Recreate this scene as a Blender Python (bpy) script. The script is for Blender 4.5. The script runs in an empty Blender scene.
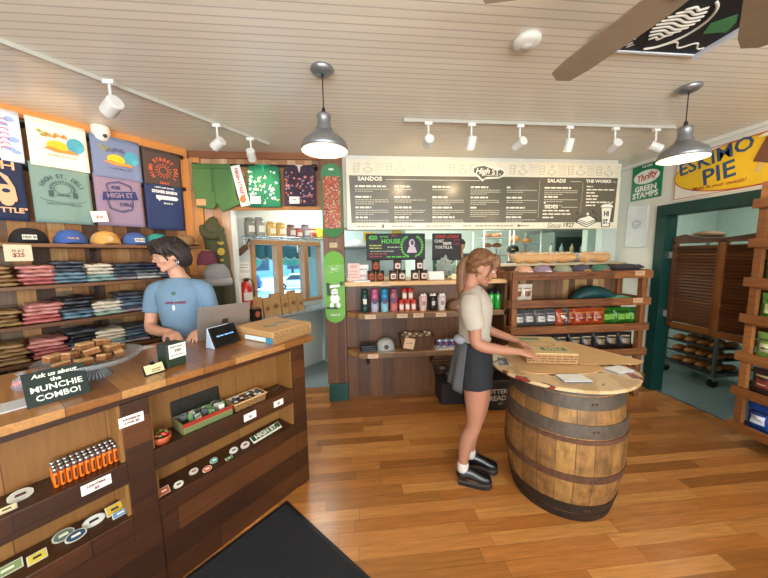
import bpy, bmesh, math, random
from mathutils import Vector, Matrix, noise
R = math.radians
SC = bpy.context.scene
COL = SC.collection
random.seed(7)

# ---------------------------------------------------------------- camera
cam_data = bpy.data.cameras.new('camera')
cam_data.sensor_fit = 'HORIZONTAL'
cam_data.sensor_width = 36.0
cam_data.lens = 36.0 * 298.0 / 768.0
cam_data.clip_start = 0.05
cam_data.clip_end = 300
cam = bpy.data.objects.new('camera', cam_data)
COL.objects.link(cam)
PITCH, YAW, ROLL = R(6.4), R(5.4), R(0.75)
fw = Vector((math.sin(YAW)*math.cos(PITCH), math.cos(YAW)*math.cos(PITCH), -math.sin(PITCH)))
rt = Vector((math.cos(YAW), -math.sin(YAW), 0))
up = rt.cross(fw)
rt2 = rt*math.cos(ROLL) - up*math.sin(ROLL)
up2 = rt*math.sin(ROLL) + up*math.cos(ROLL)
mw = Matrix((rt2, up2, -fw)).transposed().to_4x4()
mw.translation = Vector((0, 0, 1.60))
cam.matrix_world = mw
SC.camera = cam

# ---------------------------------------------------------------- view, world, lights
SC.view_settings.view_transform = 'Standard'
SC.view_settings.look = 'None'
SC.view_settings.gamma = 1
SC.view_settings.use_curve_mapping = False
SC.view_settings.exposure = 0.62
SC.cycles.use_denoising = True
SC.cycles.max_bounces = 6

world = bpy.data.worlds.new('sky'); SC.world = world
world.use_nodes = True
wb = world.node_tree.nodes['Background']
wb.inputs[0].default_value = (0.30, 0.66, 1.0, 1)
wb.inputs[1].default_value = 3.2

def area_light(name, loc, rot, sx, sy, power, color):
    d = bpy.data.lights.new(name, 'AREA'); d.shape = 'RECTANGLE'; d.size = sx; d.size_y = sy
    d.energy = power; d.color = color
    o = bpy.data.objects.new(name, d); COL.objects.link(o); o.location = loc; o.rotation_euler = rot
    return o
def spot_light(name, loc, target, power, color, angle=70, blend=.6, rad=.03):
    d = bpy.data.lights.new(name, 'SPOT'); d.energy = power; d.color = color
    d.spot_size = R(angle); d.spot_blend = blend; d.shadow_soft_size = rad
    o = bpy.data.objects.new(name, d); COL.objects.link(o); o.location = loc
    o.rotation_euler = (Vector(target)-Vector(loc)).to_track_quat('-Z', 'Y').to_euler()
    return o
def point_light(name, loc, power, color, rad=.05):
    d = bpy.data.lights.new(name, 'POINT'); d.energy = power; d.color = color; d.shadow_soft_size = rad
    o = bpy.data.objects.new(name, d); COL.objects.link(o); o.location = loc
    return o
# daylight through the shop windows behind the camera
area_light('daylight_front_window', (0.2, -2.45, 1.55), (R(128), 0, 0), 5.2, 1.5, 215, (1.0, 0.93, 0.83))
sun = bpy.data.lights.new('sun', 'SUN'); sun.energy = 5; sun.angle = R(1); sun.color = (.85, .93, 1.0)
suno = bpy.data.objects.new('sun', sun); COL.objects.link(suno); suno.rotation_euler = Vector((.25, -.45, -.86)).to_track_quat('-Z', 'Y').to_euler()
# fluorescent light of the kitchen and the bakery room
area_light('kitchen_light', (1.4, 5.0, 2.6), (0, 0, 0), 2.6, 0.8, 58, (0.95, 1.0, 0.86))
area_light('bakery_light', (4.6, 2.7, 2.6), (0, 0, 0), 1.0, 1.4, 18, (0.93, 1.0, 0.90))
area_light('passage_light', (-0.5, 4.3, 2.6), (0, 0, 0), 0.6, 0.6, 20, (0.97, 1.0, 0.95))
WARM = (1.0, 0.74, 0.45)

# ---------------------------------------------------------------- frames
LV = Vector((math.sin(R(41)), math.cos(R(41)), 0))      # along the left wall and the counter
NV = Vector((LV.y, -LV.x, 0))                            # from the left wall into the room
def LW(l, n, z=0.0):
    p = LV*l + NV*n
    return Vector((p.x, p.y, z))
RL = R(49)      # left-wall things: local x along the wall, local -y into the room
RR = R(-90)     # right-wall things
CEIL = 2.66

# ---------------------------------------------------------------- materials
_m = {}
def new_mat(name):
    m = bpy.data.materials.new(name); m.use_nodes = True
    nt = m.node_tree; b = nt.nodes['Principled BSDF']
    return m, nt, b
def lin(c):
    return tuple(((x/12.92) if x <= .04045 else ((x+.055)/1.055)**2.4) for x in c)
def hexc(h):
    h = h.lstrip('#'); return lin(tuple(int(h[i:i+2], 16)/255 for i in (0, 2, 4)))
def M(col, rough=.6, metal=0, var=.10, scale=14, bump=0, emit=0, alpha=1, trans=0, coat=0):
    key = (col, rough, metal, var, scale, bump, emit, alpha, trans, coat)
    if key in _m: return _m[key]
    m, nt, b = new_mat('surface_%s' % str(col).strip('#'))
    c = hexc(col)
    nz = nt.nodes.new('ShaderNodeTexNoise'); nz.inputs['Scale'].default_value = scale; nz.inputs['Detail'].default_value = 3
    tc = nt.nodes.new('ShaderNodeTexCoord'); nt.links.new(tc.outputs['Object'], nz.inputs['Vector'])
    mx = nt.nodes.new('ShaderNodeMix'); mx.data_type = 'RGBA'
    mx.inputs[6].default_value = tuple(max(0, x*(1-var)) for x in c)+(1,)
    mx.inputs[7].default_value = tuple(min(1, x*(1+var)) for x in c)+(1,)
    nt.links.new(nz.outputs['Fac'], mx.inputs[0]); nt.links.new(mx.outputs[2], b.inputs['Base Color'])
    b.inputs['Roughness'].default_value = rough; b.inputs['Metallic'].default_value = metal
    if coat: b.inputs['Coat Weight'].default_value = coat; b.inputs['Coat Roughness'].default_value = .15
    if trans: b.inputs['Transmission Weight'].default_value = trans
    if bump:
        bp = nt.nodes.new('ShaderNodeBump'); bp.inputs['Strength'].default_value = bump; bp.inputs['Distance'].default_value = .01
        nt.links.new(nz.outputs['Fac'], bp.inputs['Height']); nt.links.new(bp.outputs[0], b.inputs['Normal'])
    if emit:
        b.inputs['Emission Color'].default_value = c+(1,); b.inputs['Emission Strength'].default_value = emit
    if alpha < 1: b.inputs['Alpha'].default_value = alpha
    _m[key] = m
    return m
def math_node(nt, op, a, b=None):
    n_ = nt.nodes.new('ShaderNodeMath'); n_.operation = op
    for i, v in enumerate((a, b)):
        if v is None: continue
        if isinstance(v, (int, float)): n_.inputs[i].default_value = v
        else: nt.links.new(v, n_.inputs[i])
    return n_.outputs[0]
def planks(name, cols, width=.09, length=1.2, across=2, along=0, rough=.5, gap=.03, grain=.45, coat=0, gapdark=.35, bump=.25, gs=1.0, world=False):
    """boards of mixed tone: a random colour per board, stretched grain, thin dark joints"""
    m, nt, b = new_mat(name); L = nt.links
    tc = nt.nodes.new('ShaderNodeTexCoord'); sx = nt.nodes.new('ShaderNodeSeparateXYZ')
    L.new(tc.outputs['Object'], sx.inputs[0])
    u = math_node(nt, 'DIVIDE', sx.outputs[across], width)
    row = math_node(nt, 'FLOOR', u)
    w1 = nt.nodes.new('ShaderNodeTexWhiteNoise'); w1.noise_dimensions = '1D'; L.new(row, w1.inputs['W'])
    v = math_node(nt, 'ADD', math_node(nt, 'DIVIDE', sx.outputs[along], length), math_node(nt, 'MULTIPLY', w1.outputs['Value'], 7.3))
    seg = math_node(nt, 'FLOOR', v)
    cb = nt.nodes.new('ShaderNodeCombineXYZ'); L.new(row, cb.inputs[0]); L.new(seg, cb.inputs[1])
    w2 = nt.nodes.new('ShaderNodeTexWhiteNoise'); w2.noise_dimensions = '2D'; L.new(cb.outputs[0], w2.inputs['Vector'])
    ramp = nt.nodes.new('ShaderNodeValToRGB'); ramp.color_ramp.interpolation = 'CONSTANT' if len(cols) > 3 else 'LINEAR'
    els = ramp.color_ramp.elements
    while len(els) < len(cols): els.new(.5)
    for i, c in enumerate(cols):
        els[i].position = i/len(cols) if len(cols) > 3 else i/(len(cols)-1); els[i].color = hexc(c)+(1,)
    L.new(w2.outputs['Value'], ramp.inputs[0])
    cg = nt.nodes.new('ShaderNodeCombineXYZ')
    sc = [60*gs]*3; sc[along] = 4*gs
    L.new(math_node(nt, 'ADD', math_node(nt, 'MULTIPLY', sx.outputs[0], sc[0]), math_node(nt, 'MULTIPLY', w2.outputs['Value'], 50)), cg.inputs[0])
    L.new(math_node(nt, 'MULTIPLY', sx.outputs[1], sc[1]), cg.inputs[1]); L.new(math_node(nt, 'MULTIPLY', sx.outputs[2], sc[2]), cg.inputs[2])
    nz = nt.nodes.new('ShaderNodeTexNoise'); nz.inputs['Scale'].default_value = 1; nz.inputs['Detail'].default_value = 6; nz.inputs['Roughness'].default_value = .65
    nz.inputs['Distortion'].default_value = .6
    L.new(cg.outputs[0], nz.inputs['Vector'])
    mr = nt.nodes.new('ShaderNodeMapRange'); mr.inputs[1].default_value = .25; mr.inputs[2].default_value = .75
    mr.inputs[3].default_value = 1-grain; mr.inputs[4].default_value = 1+grain*.55; L.new(nz.outputs['Fac'], mr.inputs[0])
    fr = math_node(nt, 'FRACT', u); fr2 = math_node(nt, 'FRACT', v)
    d1 = math_node(nt, 'GREATER_THAN', fr, gap); d2 = math_node(nt, 'GREATER_THAN', fr2, gap*width/length)
    j = math_node(nt, 'MULTIPLY', d1, d2)
    fac = math_node(nt, 'MULTIPLY', mr.outputs[0], math_node(nt, 'ADD', math_node(nt, 'MULTIPLY', j, 1-gapdark), gapdark))
    vm = nt.nodes.new('ShaderNodeVectorMath'); vm.operation = 'SCALE'
    L.new(ramp.outputs[0], vm.inputs[0]); L.new(fac, vm.inputs['Scale']); L.new(vm.outputs[0], b.inputs['Base Color'])
    bp = nt.nodes.new('ShaderNodeBump'); bp.inputs['Strength'].default_value = bump; bp.inputs['Distance'].default_value = .004
    L.new(math_node(nt, 'ADD', j, math_node(nt, 'MULTIPLY', nz.outputs['Fac'], .4)), bp.inputs['Height']); L.new(bp.outputs[0], b.inputs['Normal'])
    b.inputs['Roughness'].default_value = rough
    if coat: b.inputs['Coat Weight'].default_value = coat; b.inputs['Coat Roughness'].default_value = .2
    return m
W_FLOOR = planks('oak_floor_boards', ['#ab6b30', '#b97a3c', '#945c28', '#b27237', '#a0662e', '#c08344'], .083, .75, 1, 0, .34, .025, .34, coat=.25, gapdark=.45)
W_CEIL = planks('painted_beadboard', ['#ebe3d2', '#eee6d5', '#e8e0cf'], .05, 4000, 1, 0, .30, .13, .05, gapdark=.66, bump=.5)
W_WALLV = planks('reclaimed_wall_boards', ['#8a5a33', '#a9713f', '#5d3d25', '#b5824f', '#7b6350', '#9c6a3c', '#c2915c', '#4a3122'], .095, 1.4, 0, 2, .7, .04, .4)
W_DARKV = planks('dark_brown_boards_upright', ['#5e3a1c', '#714724', '#492a13'], .14, 3, 0, 2, .5, .02, .45, coat=.1)
W_DARKH = planks('dark_brown_boards_level', ['#4b2913', '#593218', '#371d0e', '#422311'], .13, .9, 2, 0, .4, .03, .45, coat=.3)
W_PLY = planks('honey_plywood', ['#8c5e2e', '#976832', '#825527'], .3, 3, 0, 2, .5, .01, .22, coat=.1)
W_TOP = planks('counter_top_boards', ['#99632f', '#ab7440', '#8a5729', '#b27f4a'], .16, 3, 0, 1, .3, .02, .35, coat=.5)
W_ORANGE = planks('orange_stained_pine', ['#c4803c', '#d08d47', '#bd7836'], .4, 4, 2, 0, .55, .005, .2)
W_ORANGEV = planks('orange_stained_pine_upright', ['#c07c3c', '#cf8c4a', '#b06c30'], .16, 4, 0, 2, .55, .01, .25)
W_SHELF = planks('rough_red_brown_board', ['#8a5029', '#9c6032', '#6c3d1e'], .5, 5, 2, 0, .6, .003, .8)
W_SHELFY = planks('rough_red_brown_board_upright', ['#8a5029', '#9c6032', '#6c3d1e'], .5, 5, 1, 2, .6, .003, .8)
W_LIGHTH = planks('live_edge_light_board', ['#b98a58', '#c79a67', '#a97a4a', '#8a5d38'], .06, .35, 1, 0, .5, .01, .35, coat=.1)
W_WALLSHELF = planks('brown_shelf_board', ['#6e4626', '#7d5230', '#603b1f'], .4, 4, 2, 0, .5, .003, .4)
W_LOUVER = planks('walnut_louver_wood', ['#5a341b', '#6b4124', '#482913'], .03, 3, 2, 0, .42, .004, .4, coat=.2)
W_FRAME = planks('window_frame_pine', ['#b98552', '#c39060', '#ad7947'], .5, 3, 0, 2, .5, .003, .25)
W_PALLET = planks('slatted_back_boards', ['#9a7044', '#b98c58', '#6b4a2c', '#c8a272', '#80583a'], .075, 3, 0, 2, .6, .05, .35)
BLACK = M('#141414', .5); WHITE = M('#e9e6dd', .55); CREAM = M('#e8dcc0', .6); STEEL = M('#b9bcbc', .3, .9); IRON = M('#2a2422', .5, .5)
PAPER = M('#efe9dc', .8, var=.04); CARD = M('#b98f5c', .85, var=.07); SKIN = M('#c48c6e', .55, var=.05, scale=5); GREEN_D = M('#0c3a33', .4)

# ---------------------------------------------------------------- mesh helpers
class MB:
    def __init__(s): s.bm = bmesh.new(); s.mi = 0
    def _tag(s, fs):
        for f in fs: f.material_index = s.mi
    def box(s, x0, x1, y0, y1, z0, z1, mat=None):
        r = bmesh.ops.create_cube(s.bm, size=1)
        mt = Matrix.Translation(((x0+x1)/2, (y0+y1)/2, (z0+z1)/2)) @ Matrix.Diagonal((abs(x1-x0), abs(y1-y0), abs(z1-z0), 1))
        if mat is not None: mt = mat @ mt
        bmesh.ops.transform(s.bm, matrix=mt, verts=r['verts'])
        s._tag({f for v in r['verts'] for f in v.link_faces}); return s
    def cyl(s, p0, p1, r0, r1=None, seg=16):
        if r1 is None: r1 = r0
        p0, p1 = Vector(p0), Vector(p1); d = p1-p0
        r = bmesh.ops.create_cone(s.bm, cap_ends=True, segments=seg, radius1=r0, radius2=r1, depth=d.length)
        q = d.to_track_quat('Z', 'Y').to_matrix().to_4x4(); q.translation = (p0+p1)/2
        bmesh.ops.transform(s.bm, matrix=q, verts=r['verts'])
        s._tag({f for v in r['verts'] for f in v.link_faces}); return s
    def ell(s, c, rad, rot=None, u=16, v=10):
        r = bmesh.ops.create_uvsphere(s.bm, u_segments=u, v_segments=v, radius=1)
        mt = Matrix.Translation(c) @ (rot.to_4x4() if rot is not None else Matrix()) @ Matrix.Diagonal((rad[0], rad[1], rad[2], 1))
        bmesh.ops.transform(s.bm, matrix=mt, verts=r['verts'])
        s._tag({f for v in r['verts'] for f in v.link_faces}); return s
    def lathe(s, prof, c=(0, 0, 0), seg=24, sx=1, sy=1, mat=None, cap=True):
        rings = []
        for r_, z_ in prof:
            ring = []
            for i in range(seg):
                a = 2*math.pi*i/seg
                p = Vector((c[0]+r_*math.cos(a)*sx, c[1]+r_*math.sin(a)*sy, c[2]+z_))
                if mat is not None: p = mat @ p
                ring.append(s.bm.verts.new(p))
            rings.append(ring)
        fs = []
        for a, b in zip(rings, rings[1:]):
            for i in range(seg):
                try: fs.append(s.bm.faces.new((a[i], a[(i+1) % seg], b[(i+1) % seg], b[i])))
                except ValueError: pass
        if cap:
            fs.append(s.bm.faces.new(rings[0][::-1])); fs.append(s.bm.faces.new(rings[-1]))
        s._tag(fs); return s
    def loft(s, pts, seg=14, ref=(0, 0, 1), sub=4, round_ends=True):
        """tube through (x,y,z,rx[,ry]) points, interpolated smoothly; rx is the half width across ref x tangent, ry along ref"""
        P = [Vector(p[:3]) for p in pts]; A = [(p[3], p[4] if len(p) > 4 else p[3]) for p in pts]
        def cr(a, b, c, d, t): return .5*((2*b)+(c-a)*t+(2*a-5*b+4*c-d)*t*t+(3*b-a-3*c+d)*t**3)
        Q, B = [], []
        n_ = len(P)
        for i in range(n_-1):
            a, b, c, d = P[max(i-1, 0)], P[i], P[i+1], P[min(i+2, n_-1)]
            ra = [A[max(i-1, 0)], A[i], A[i+1], A[min(i+2, n_-1)]]
            for k in range(sub):
                t = k/sub
                Q.append(cr(a, b, c, d, t)); B.append(tuple(max(.0005, cr(ra[0][j], ra[1][j], ra[2][j], ra[3][j], t)) for j in (0, 1)))
        Q.append(P[-1]); B.append(A[-1])
        T = [(Q[min(i+1, len(Q)-1)]-Q[max(i-1, 0)]).normalized() for i in range(len(Q))]
        if round_ends:
            q0, q1 = Q[0], Q[-1]; t0, t1 = T[0], T[-1]; b0, b1 = B[0], B[-1]
            for f_, h_ in ((.85, .45), (.45, .85)):
                Q.insert(0, q0-t0*min(b0)*h_); B.insert(0, (b0[0]*f_, b0[1]*f_)); T.insert(0, t0)
                Q.append(q1+t1*min(b1)*h_); B.append((b1[0]*f_, b1[1]*f_)); T.append(t1)
        rings = []; ref = Vector(ref)
        for q, b, t in zip(Q, B, T):
            x_ = ref.cross(t)
            if x_.length < 1e-3: x_ = Vector((1, 0.01, 0)).cross(t)
            x_.normalize(); y_ = t.cross(x_).normalized()
            rings.append([s.bm.verts.new(q + x_*b[0]*math.cos(2*math.pi*i/seg) + y_*b[1]*math.sin(2*math.pi*i/seg)) for i in range(seg)])
        fs = []
        for a, b in zip(rings, rings[1:]):
            for i in range(seg): fs.append(s.bm.faces.new((a[i], a[(i+1) % seg], b[(i+1) % seg], b[i])))
        fs.append(s.bm.faces.new(rings[0][::-1])); fs.append(s.bm.faces.new(rings[-1]))
        s._tag(fs); return s
    def tube(s, pts, r, seg=8, sub=1): return s.loft([tuple(p)+(r,) for p in pts], seg, (0.01, .02, 1), sub, False)
    def prism(s, pts, y0, y1, mat=None):
        """outline in x,z pushed from y0 (front) to y1 (back)"""
        return s._prism([(p[0], y0, p[1]) for p in pts], [(p[0], y1, p[1]) for p in pts], mat)
    def prismz(s, pts, z0, z1, mat=None):
        return s._prism([(p[0], p[1], z0) for p in pts], [(p[0], p[1], z1) for p in pts], mat)
    def _prism(s, A, B, mat):
        if mat is not None: A = [mat @ Vector(p) for p in A]; B = [mat @ Vector(p) for p in B]
        a = [s.bm.verts.new(p) for p in A]; b = [s.bm.verts.new(p) for p in B]; n_ = len(a); fs = []
        fs.append(s.bm.faces.new(a)); fs.append(s.bm.faces.new(b[::-1]))
        for i in range(n_): fs.append(s.bm.faces.new((a[i], b[i], b[(i+1) % n_], a[(i+1) % n_])))
        s._tag(fs); return s
    def disc(s, cx_, cz, rx, rz, y0, y1, seg=24):
        return s.prism([(cx_+rx*math.cos(2*math.pi*i/seg), cz+rz*math.sin(2*math.pi*i/seg)) for i in range(seg)], y0, y1)
    def grid(s, fn, nu, nv, close=False):
        vs = [[s.bm.verts.new(fn(i/nu, j/nv)) for j in range(nv+1)] for i in range(nu+1)]
        fs = []
        for i in range(nu):
            for j in range(nv): fs.append(s.bm.faces.new((vs[i][j], vs[i+1][j], vs[i+1][j+1], vs[i][j+1])))
        s._tag(fs); return s
    def setm(s, i): s.mi = i; return s
    def mesh(s, name, mats, smooth=False):
        bmesh.ops.recalc_face_normals(s.bm, faces=s.bm.faces)
        me = bpy.data.meshes.new(name); s.bm.to_mesh(me); s.bm.free()
        for m in (mats if isinstance(mats, (list, tuple)) else [mats]): me.materials.append(m)
        if smooth: me.polygons.foreach_set('use_smooth', [True]*len(me.polygons))
        return me
    def build(s, name, mats, parent=None, smooth=False, bevel=0, loc=None, rotz=0, solid=0, sub=0, seg=2):
        me = s.mesh(name, mats, smooth)
        return put(name, me, parent, loc, rotz, bevel, solid, sub, smooth, seg)
def put(name, me, parent=None, loc=None, rotz=0, bevel=0, solid=0, sub=0, smooth=False, seg=2):
    o = bpy.data.objects.new(name, me); COL.objects.link(o)
    if parent is not None: o.parent = parent
    if loc is not None: o.location = loc
    if rotz: o.rotation_euler = (0, 0, rotz)
    if solid:
        md = o.modifiers.new('solid', 'SOLIDIFY'); md.thickness = solid
    if bevel:
        md = o.modifiers.new('bevel', 'BEVEL'); md.width = bevel; md.segments = seg; md.limit_method = 'ANGLE'
    if sub:
        md = o.modifiers.new('sub', 'SUBSURF'); md.levels = sub; md.render_levels = sub
    return o
def thing(name, label, cat, loc=(0, 0, 0), rotz=0, group=None):
    o = bpy.data.objects.new(name, None); COL.objects.link(o); o.empty_display_size = .05
    o.location = loc; o.rotation_euler = (0, 0, rotz)
    o['label'] = label; o['category'] = cat
    if group: o['group'] = group
    return o
def tag(o, label, cat, group=None):
    o['label'] = label; o['category'] = cat
    if group: o['group'] = group
    return o
def struct(o):
    o['kind'] = 'structure'; return o
def dup(root, loc, rotz=None, label=None, group=None):
    r = root.copy(); COL.objects.link(r); r.location = loc
    if rotz is not None: r.rotation_euler = (root.rotation_euler[0], root.rotation_euler[1], rotz)
    if label: r['label'] = label
    if group: r['group'] = group
    for ch in list(root.children):
        c = ch.copy(); COL.objects.link(c); c.parent = r
        for g in list(ch.children):
            d = g.copy(); COL.objects.link(d); d.parent = c
    return r
_txt = {}
def text_mesh(s, width=None, size=.05, depth=.0012, bold=0, skew=0, align='CENTER'):
    if width:
        k0 = _text_mesh(s, width, size, depth, 0, skew, align, True)
        return _text_mesh(s, width, size, depth, bold*.55/max(k0, .2), skew, align)
    return _text_mesh(s, None, size, depth, bold*.7, skew, align)
def _text_mesh(s, width, size, depth, bold, skew, align, probe=False):
    cu = bpy.data.curves.new('lettering', 'FONT'); cu.body = s; cu.size = size; cu.extrude = depth; cu.offset = bold
    cu.align_x = align; cu.align_y = 'CENTER'; cu.shear = skew; cu.resolution_u = 2; cu.space_line = .85
    ob = bpy.data.objects.new('lettering', cu); COL.objects.link(ob)
    bpy.context.view_layer.update()
    me = bpy.data.meshes.new_from_object(ob.evaluated_get(bpy.context.evaluated_depsgraph_get()))
    bpy.data.objects.remove(ob); bpy.data.curves.remove(cu)
    xs = [v.co.x for v in me.vertices]
    k = 1
    if width and xs and max(xs) > min(xs): k = width/(max(xs)-min(xs))
    if probe:
        bpy.data.meshes.remove(me); return k
    me.transform(Matrix.Rotation(R(90), 4, 'X') @ Matrix.Diagonal((k, k, 1, 1)))
    return me
def text(s, mat, parent, x, y, z, width=None, size=.05, rot=0, name='lettering', depth=.0012, bold=0, skew=0, sz=1, align='CENTER', tilt=None):
    me = text_mesh(s, width, size, depth, bold, skew, align)
    mt = Matrix.Translation((x, y, z)) @ (tilt if tilt is not None else Matrix()) @ Matrix.Rotation(rot, 4, 'Y') @ Matrix.Diagonal((1, 1, sz, 1))
    me.transform(mt); me.materials.clear(); me.materials.append(mat)
    return put(name, me, parent)
def arc_text(s, mat, parent, cx_, y, cz, rad, a0, a1, size, bold=0, name='lettering'):
    """letters along an arc, angles in degrees measured clockwise from the top"""
    bm = bmesh.new(); n_ = len(s)
    for i, ch in enumerate(s):
        if ch == ' ': continue
        a = R(a0+(a1-a0)*i/max(1, n_-1))
        flip = rad < 0
        me = text_mesh(ch, None, size, .0012, bold)
        rr = abs(rad)
        px, pz = cx_+rr*math.sin(a), cz+rr*math.cos(a)
        me.transform(Matrix.Translation((px, y, pz)) @ Matrix.Rotation(a+(math.pi if flip else 0), 4, 'Y'))
        bm.from_mesh(me); bpy.data.meshes.remove(me)
    me = bpy.data.meshes.new(name); bm.to_mesh(me); bm.free(); me.materials.append(mat)
    return put(name, me, parent)
def word_bars(mb, x, z, w, h, y, seed=0, word=.05):
    rnd = random.Random(seed); p = x
    while p < x+w-.01:
        l_ = min(rnd.uniform(.5, 1.4)*word, x+w-p); mb.box(p, p+l_, y, y+.002, z, z+h); p += l_+word*.22
    return mb
def bake(mb, name, mats, voxel=.006, smooth_it=2):
    """fuse overlapping lofts into one continuous skin"""
    me = mb.mesh(name, mats)
    ob = bpy.data.objects.new(name, me); COL.objects.link(ob)
    md = ob.modifiers.new('r', 'REMESH'); md.mode = 'VOXEL'; md.voxel_size = voxel
    if smooth_it:
        sm = ob.modifiers.new('s', 'SMOOTH'); sm.factor = .6; sm.iterations = smooth_it
    bpy.context.view_layer.update()
    out = bpy.data.meshes.new_from_object(ob.evaluated_get(bpy.context.evaluated_depsgraph_get()))
    bpy.data.objects.remove(ob); bpy.data.meshes.remove(me)
    out.materials.clear()
    for m in (mats if isinstance(mats, (list, tuple)) else [mats]): out.materials.append(m)
    out.polygons.foreach_set('use_smooth', [True]*len(out.polygons)); out.name = name
    return out
# ================================================================ THE SETTING
PAINT = M('#d9d6c8', .7, var=.03); PAINT_K = M('#c3cdc4', .7, var=.03); GREYF = planks('grey_painted_floor', ['#7f9294', '#7a8d90', '#84979a'], .9, 1.4, 1, 0, .35, .004, .06)
struct(MB().box(-7, 3.46, -2.7, 3.57, -.06, 0).build('floor', W_FLOOR))
struct(MB().box(-4, 3.46, 3.57, 6.6, -.06, -.003).build('floor_kitchen', GREYF))
struct(MB().box(3.46, 8, -2.7, 6.6, -.06, -.003).build('floor_bakery', GREYF))
struct(MB().box(-.33, .02, 3.555, 3.585, -.02, .004).box(3.44, 3.48, 2.0, 3.1, -.02, .004).build('trim_1', STEEL))
struct(MB().box(-7, 8, -2.7, 6.6, CEIL, CEIL+.06).build('ceiling', W_CEIL))
struct(MB().box(-5.0, 1.40, 0, .10, 0, CEIL).build('wall_left', W_WALLV, None, loc=LW(0, -3.38), rotz=RL))
struct(MB().box(-5.0, 1.37, -.035, 0, 2.575, CEIL).build('trim_2', W_ORANGE, None, loc=LW(0, -3.38), rotz=RL))
struct(MB().box(1.31, 1.385, -.03, 0, 0, 2.575).build('trim_3', W_ORANGEV, None, loc=LW(0, -3.38), rotz=RL))
struct(MB().box(-5.85, -5.75, -2.7, -.4, 0, CEIL).build('wall_front_left', PAINT))
# front wall with the big shop window behind the camera
struct(MB().box(-5.9, -2.5, -2.7, -2.6, 0, CEIL).box(2.9, 3.5, -2.7, -2.6, 0, CEIL).box(-2.5, 2.9, -2.7, -2.6, 0, .5).box(-2.5, 2.9, -2.7, -2.6, 2.4, CEIL).build('wall_front', PAINT))
fr = MB()
for x in (-2.5, -.75, 1.05, 2.84): fr.box(x, x+.06, -2.68, -2.6, .5, 2.4)
struct(fr.build('window_2', W_FRAME))
# wall with the ordering window, beyond the clothes wall
wl = MB()
wl.box(1.40, 1.985, 0, .12, 0, CEIL).box(3.16, 5.6, 0, .12, 0, CEIL).box(1.985, 3.16, 0, .12, 0, .98).box(1.985, 3.16, 0, .12, 1.80, CEIL)
struct(wl.build('wall_window_side', M('#cfd4cc', .6, var=.03), None, loc=LW(0, -3.38), rotz=RL))
wf = MB()
wf.box(1.985, 3.16, -.02, .1, .96, 1.0).box(1.985, 3.16, -.02, .1, 1.755, 1.81)
for a, b in ((1.985, 2.043), (2.347, 2.421), (2.78, 2.851), (3.10, 3.16)): wf.box(a, b, -.02, .1, 1.0, 1.755)
win = struct(wf.build('window_1', W_FRAME, None, loc=LW(0, -3.38), rotz=RL, bevel=.004))
def glass_mat():
    m, nt, b = new_mat('window_glass')
    out = nt.nodes['Material Output']; tr = nt.nodes.new('ShaderNodeBsdfTransparent'); gl = nt.nodes.new('ShaderNodeBsdfGlossy')
    tr.inputs[0].default_value = (.93, .97, .98, 1); gl.inputs['Roughness'].default_value = .03
    mx = nt.nodes.new('ShaderNodeMixShader'); mx.inputs[0].default_value = .07
    nt.links.new(tr.outputs[0], mx.inputs[1]); nt.links.new(gl.outputs[0], mx.inputs[2]); nt.links.new(mx.outputs[0], out.inputs[0])
    return m
GLASS = glass_mat()
for a, b in ((2.043, 2.347), (2.421, 2.78), (2.851, 3.10)): MB().box(a, b, .04, .046, 1.0, 1.755).build('pane', GLASS, win)
# wall of the shirts: solid to the left, header over the passage
struct(MB().box(-1.68, -1.275, 3.29, 3.335, 0, 2.12).box(-1.68, -.33, 3.29, 3.40, 2.12, CEIL).build('wall_back_left', planks('pale_mixed_boards', ['#b98a62', '#c79c78', '#a3704a', '#d0a886', '#8a5f42', '#c48f64'], .085, 1.2, 0, 2, .6, .03, .3)))
struct(MB().box(-1.64, -.33, 3.262, 3.29, 2.595, CEIL).build('trim_4', planks('brown_top_beam', ['#7b4a28', '#8a5530', '#6c4023'], .4, 4, 2, 0, .6, .003, .3)))
struct(MB().box(-1.275, -.33, 3.27, 3.29, 2.085, 2.12).build('trim_5', W_ORANGE))
struct(MB().box(-1.275, -1.238, 3.285, 3.345, 0, 2.085).build('trim_6', M('#d8d8d0', .6)))
struct(MB().box(-1.62, -1.53, 3.262, 3.29, 0, 2.595).build('trim_7', W_ORANGEV))
# post carrying the two decks
struct(MB().box(-.33, -.115, 3.20, 3.38, .20, CEIL).build('pillar', planks('post_boards', ['#6f452a', '#7d5032', '#5d3822'], .07, 2.2, 0, 2, .55, .04, .4), bevel=.004))
struct(MB().box(-.318, -.11, 3.185, 3.385, 0, .20).build('baseboard_pillar', M('#113f36', .4), bevel=.004))
# wall the menu hangs on, kitchen walls
struct(MB().box(-.115, 3.06, 3.32, 3.70, 1.905, CEIL).build('wall_back', PAINT))
struct(MB().box(3.22, 3.46, 3.66, 3.76, 0, CEIL).build('wall_back_right', PAINT_K))
struct(MB().box(-1, 6.5, 6.4, 6.5, 0, CEIL).build('wall_kitchen_back', PAINT_K))
struct(MB().box(6.4, 6.5, 4.3, 6.5, 0, CEIL).build('wall_kitchen_right', PAINT_K))
struct(MB().box(3.46, 6.5, 4.2, 4.3, 0, CEIL).build('wall_bakery_left', M('#b9c9c0', .7)))
struct(MB().box(5.6, 5.7, -1.0, 4.2, 0, CEIL).box(3.5, 5.7, -1.1, -1.0, 0, CEIL).build('wall_bakery_back', M('#b4c8bc', .7)))
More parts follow.
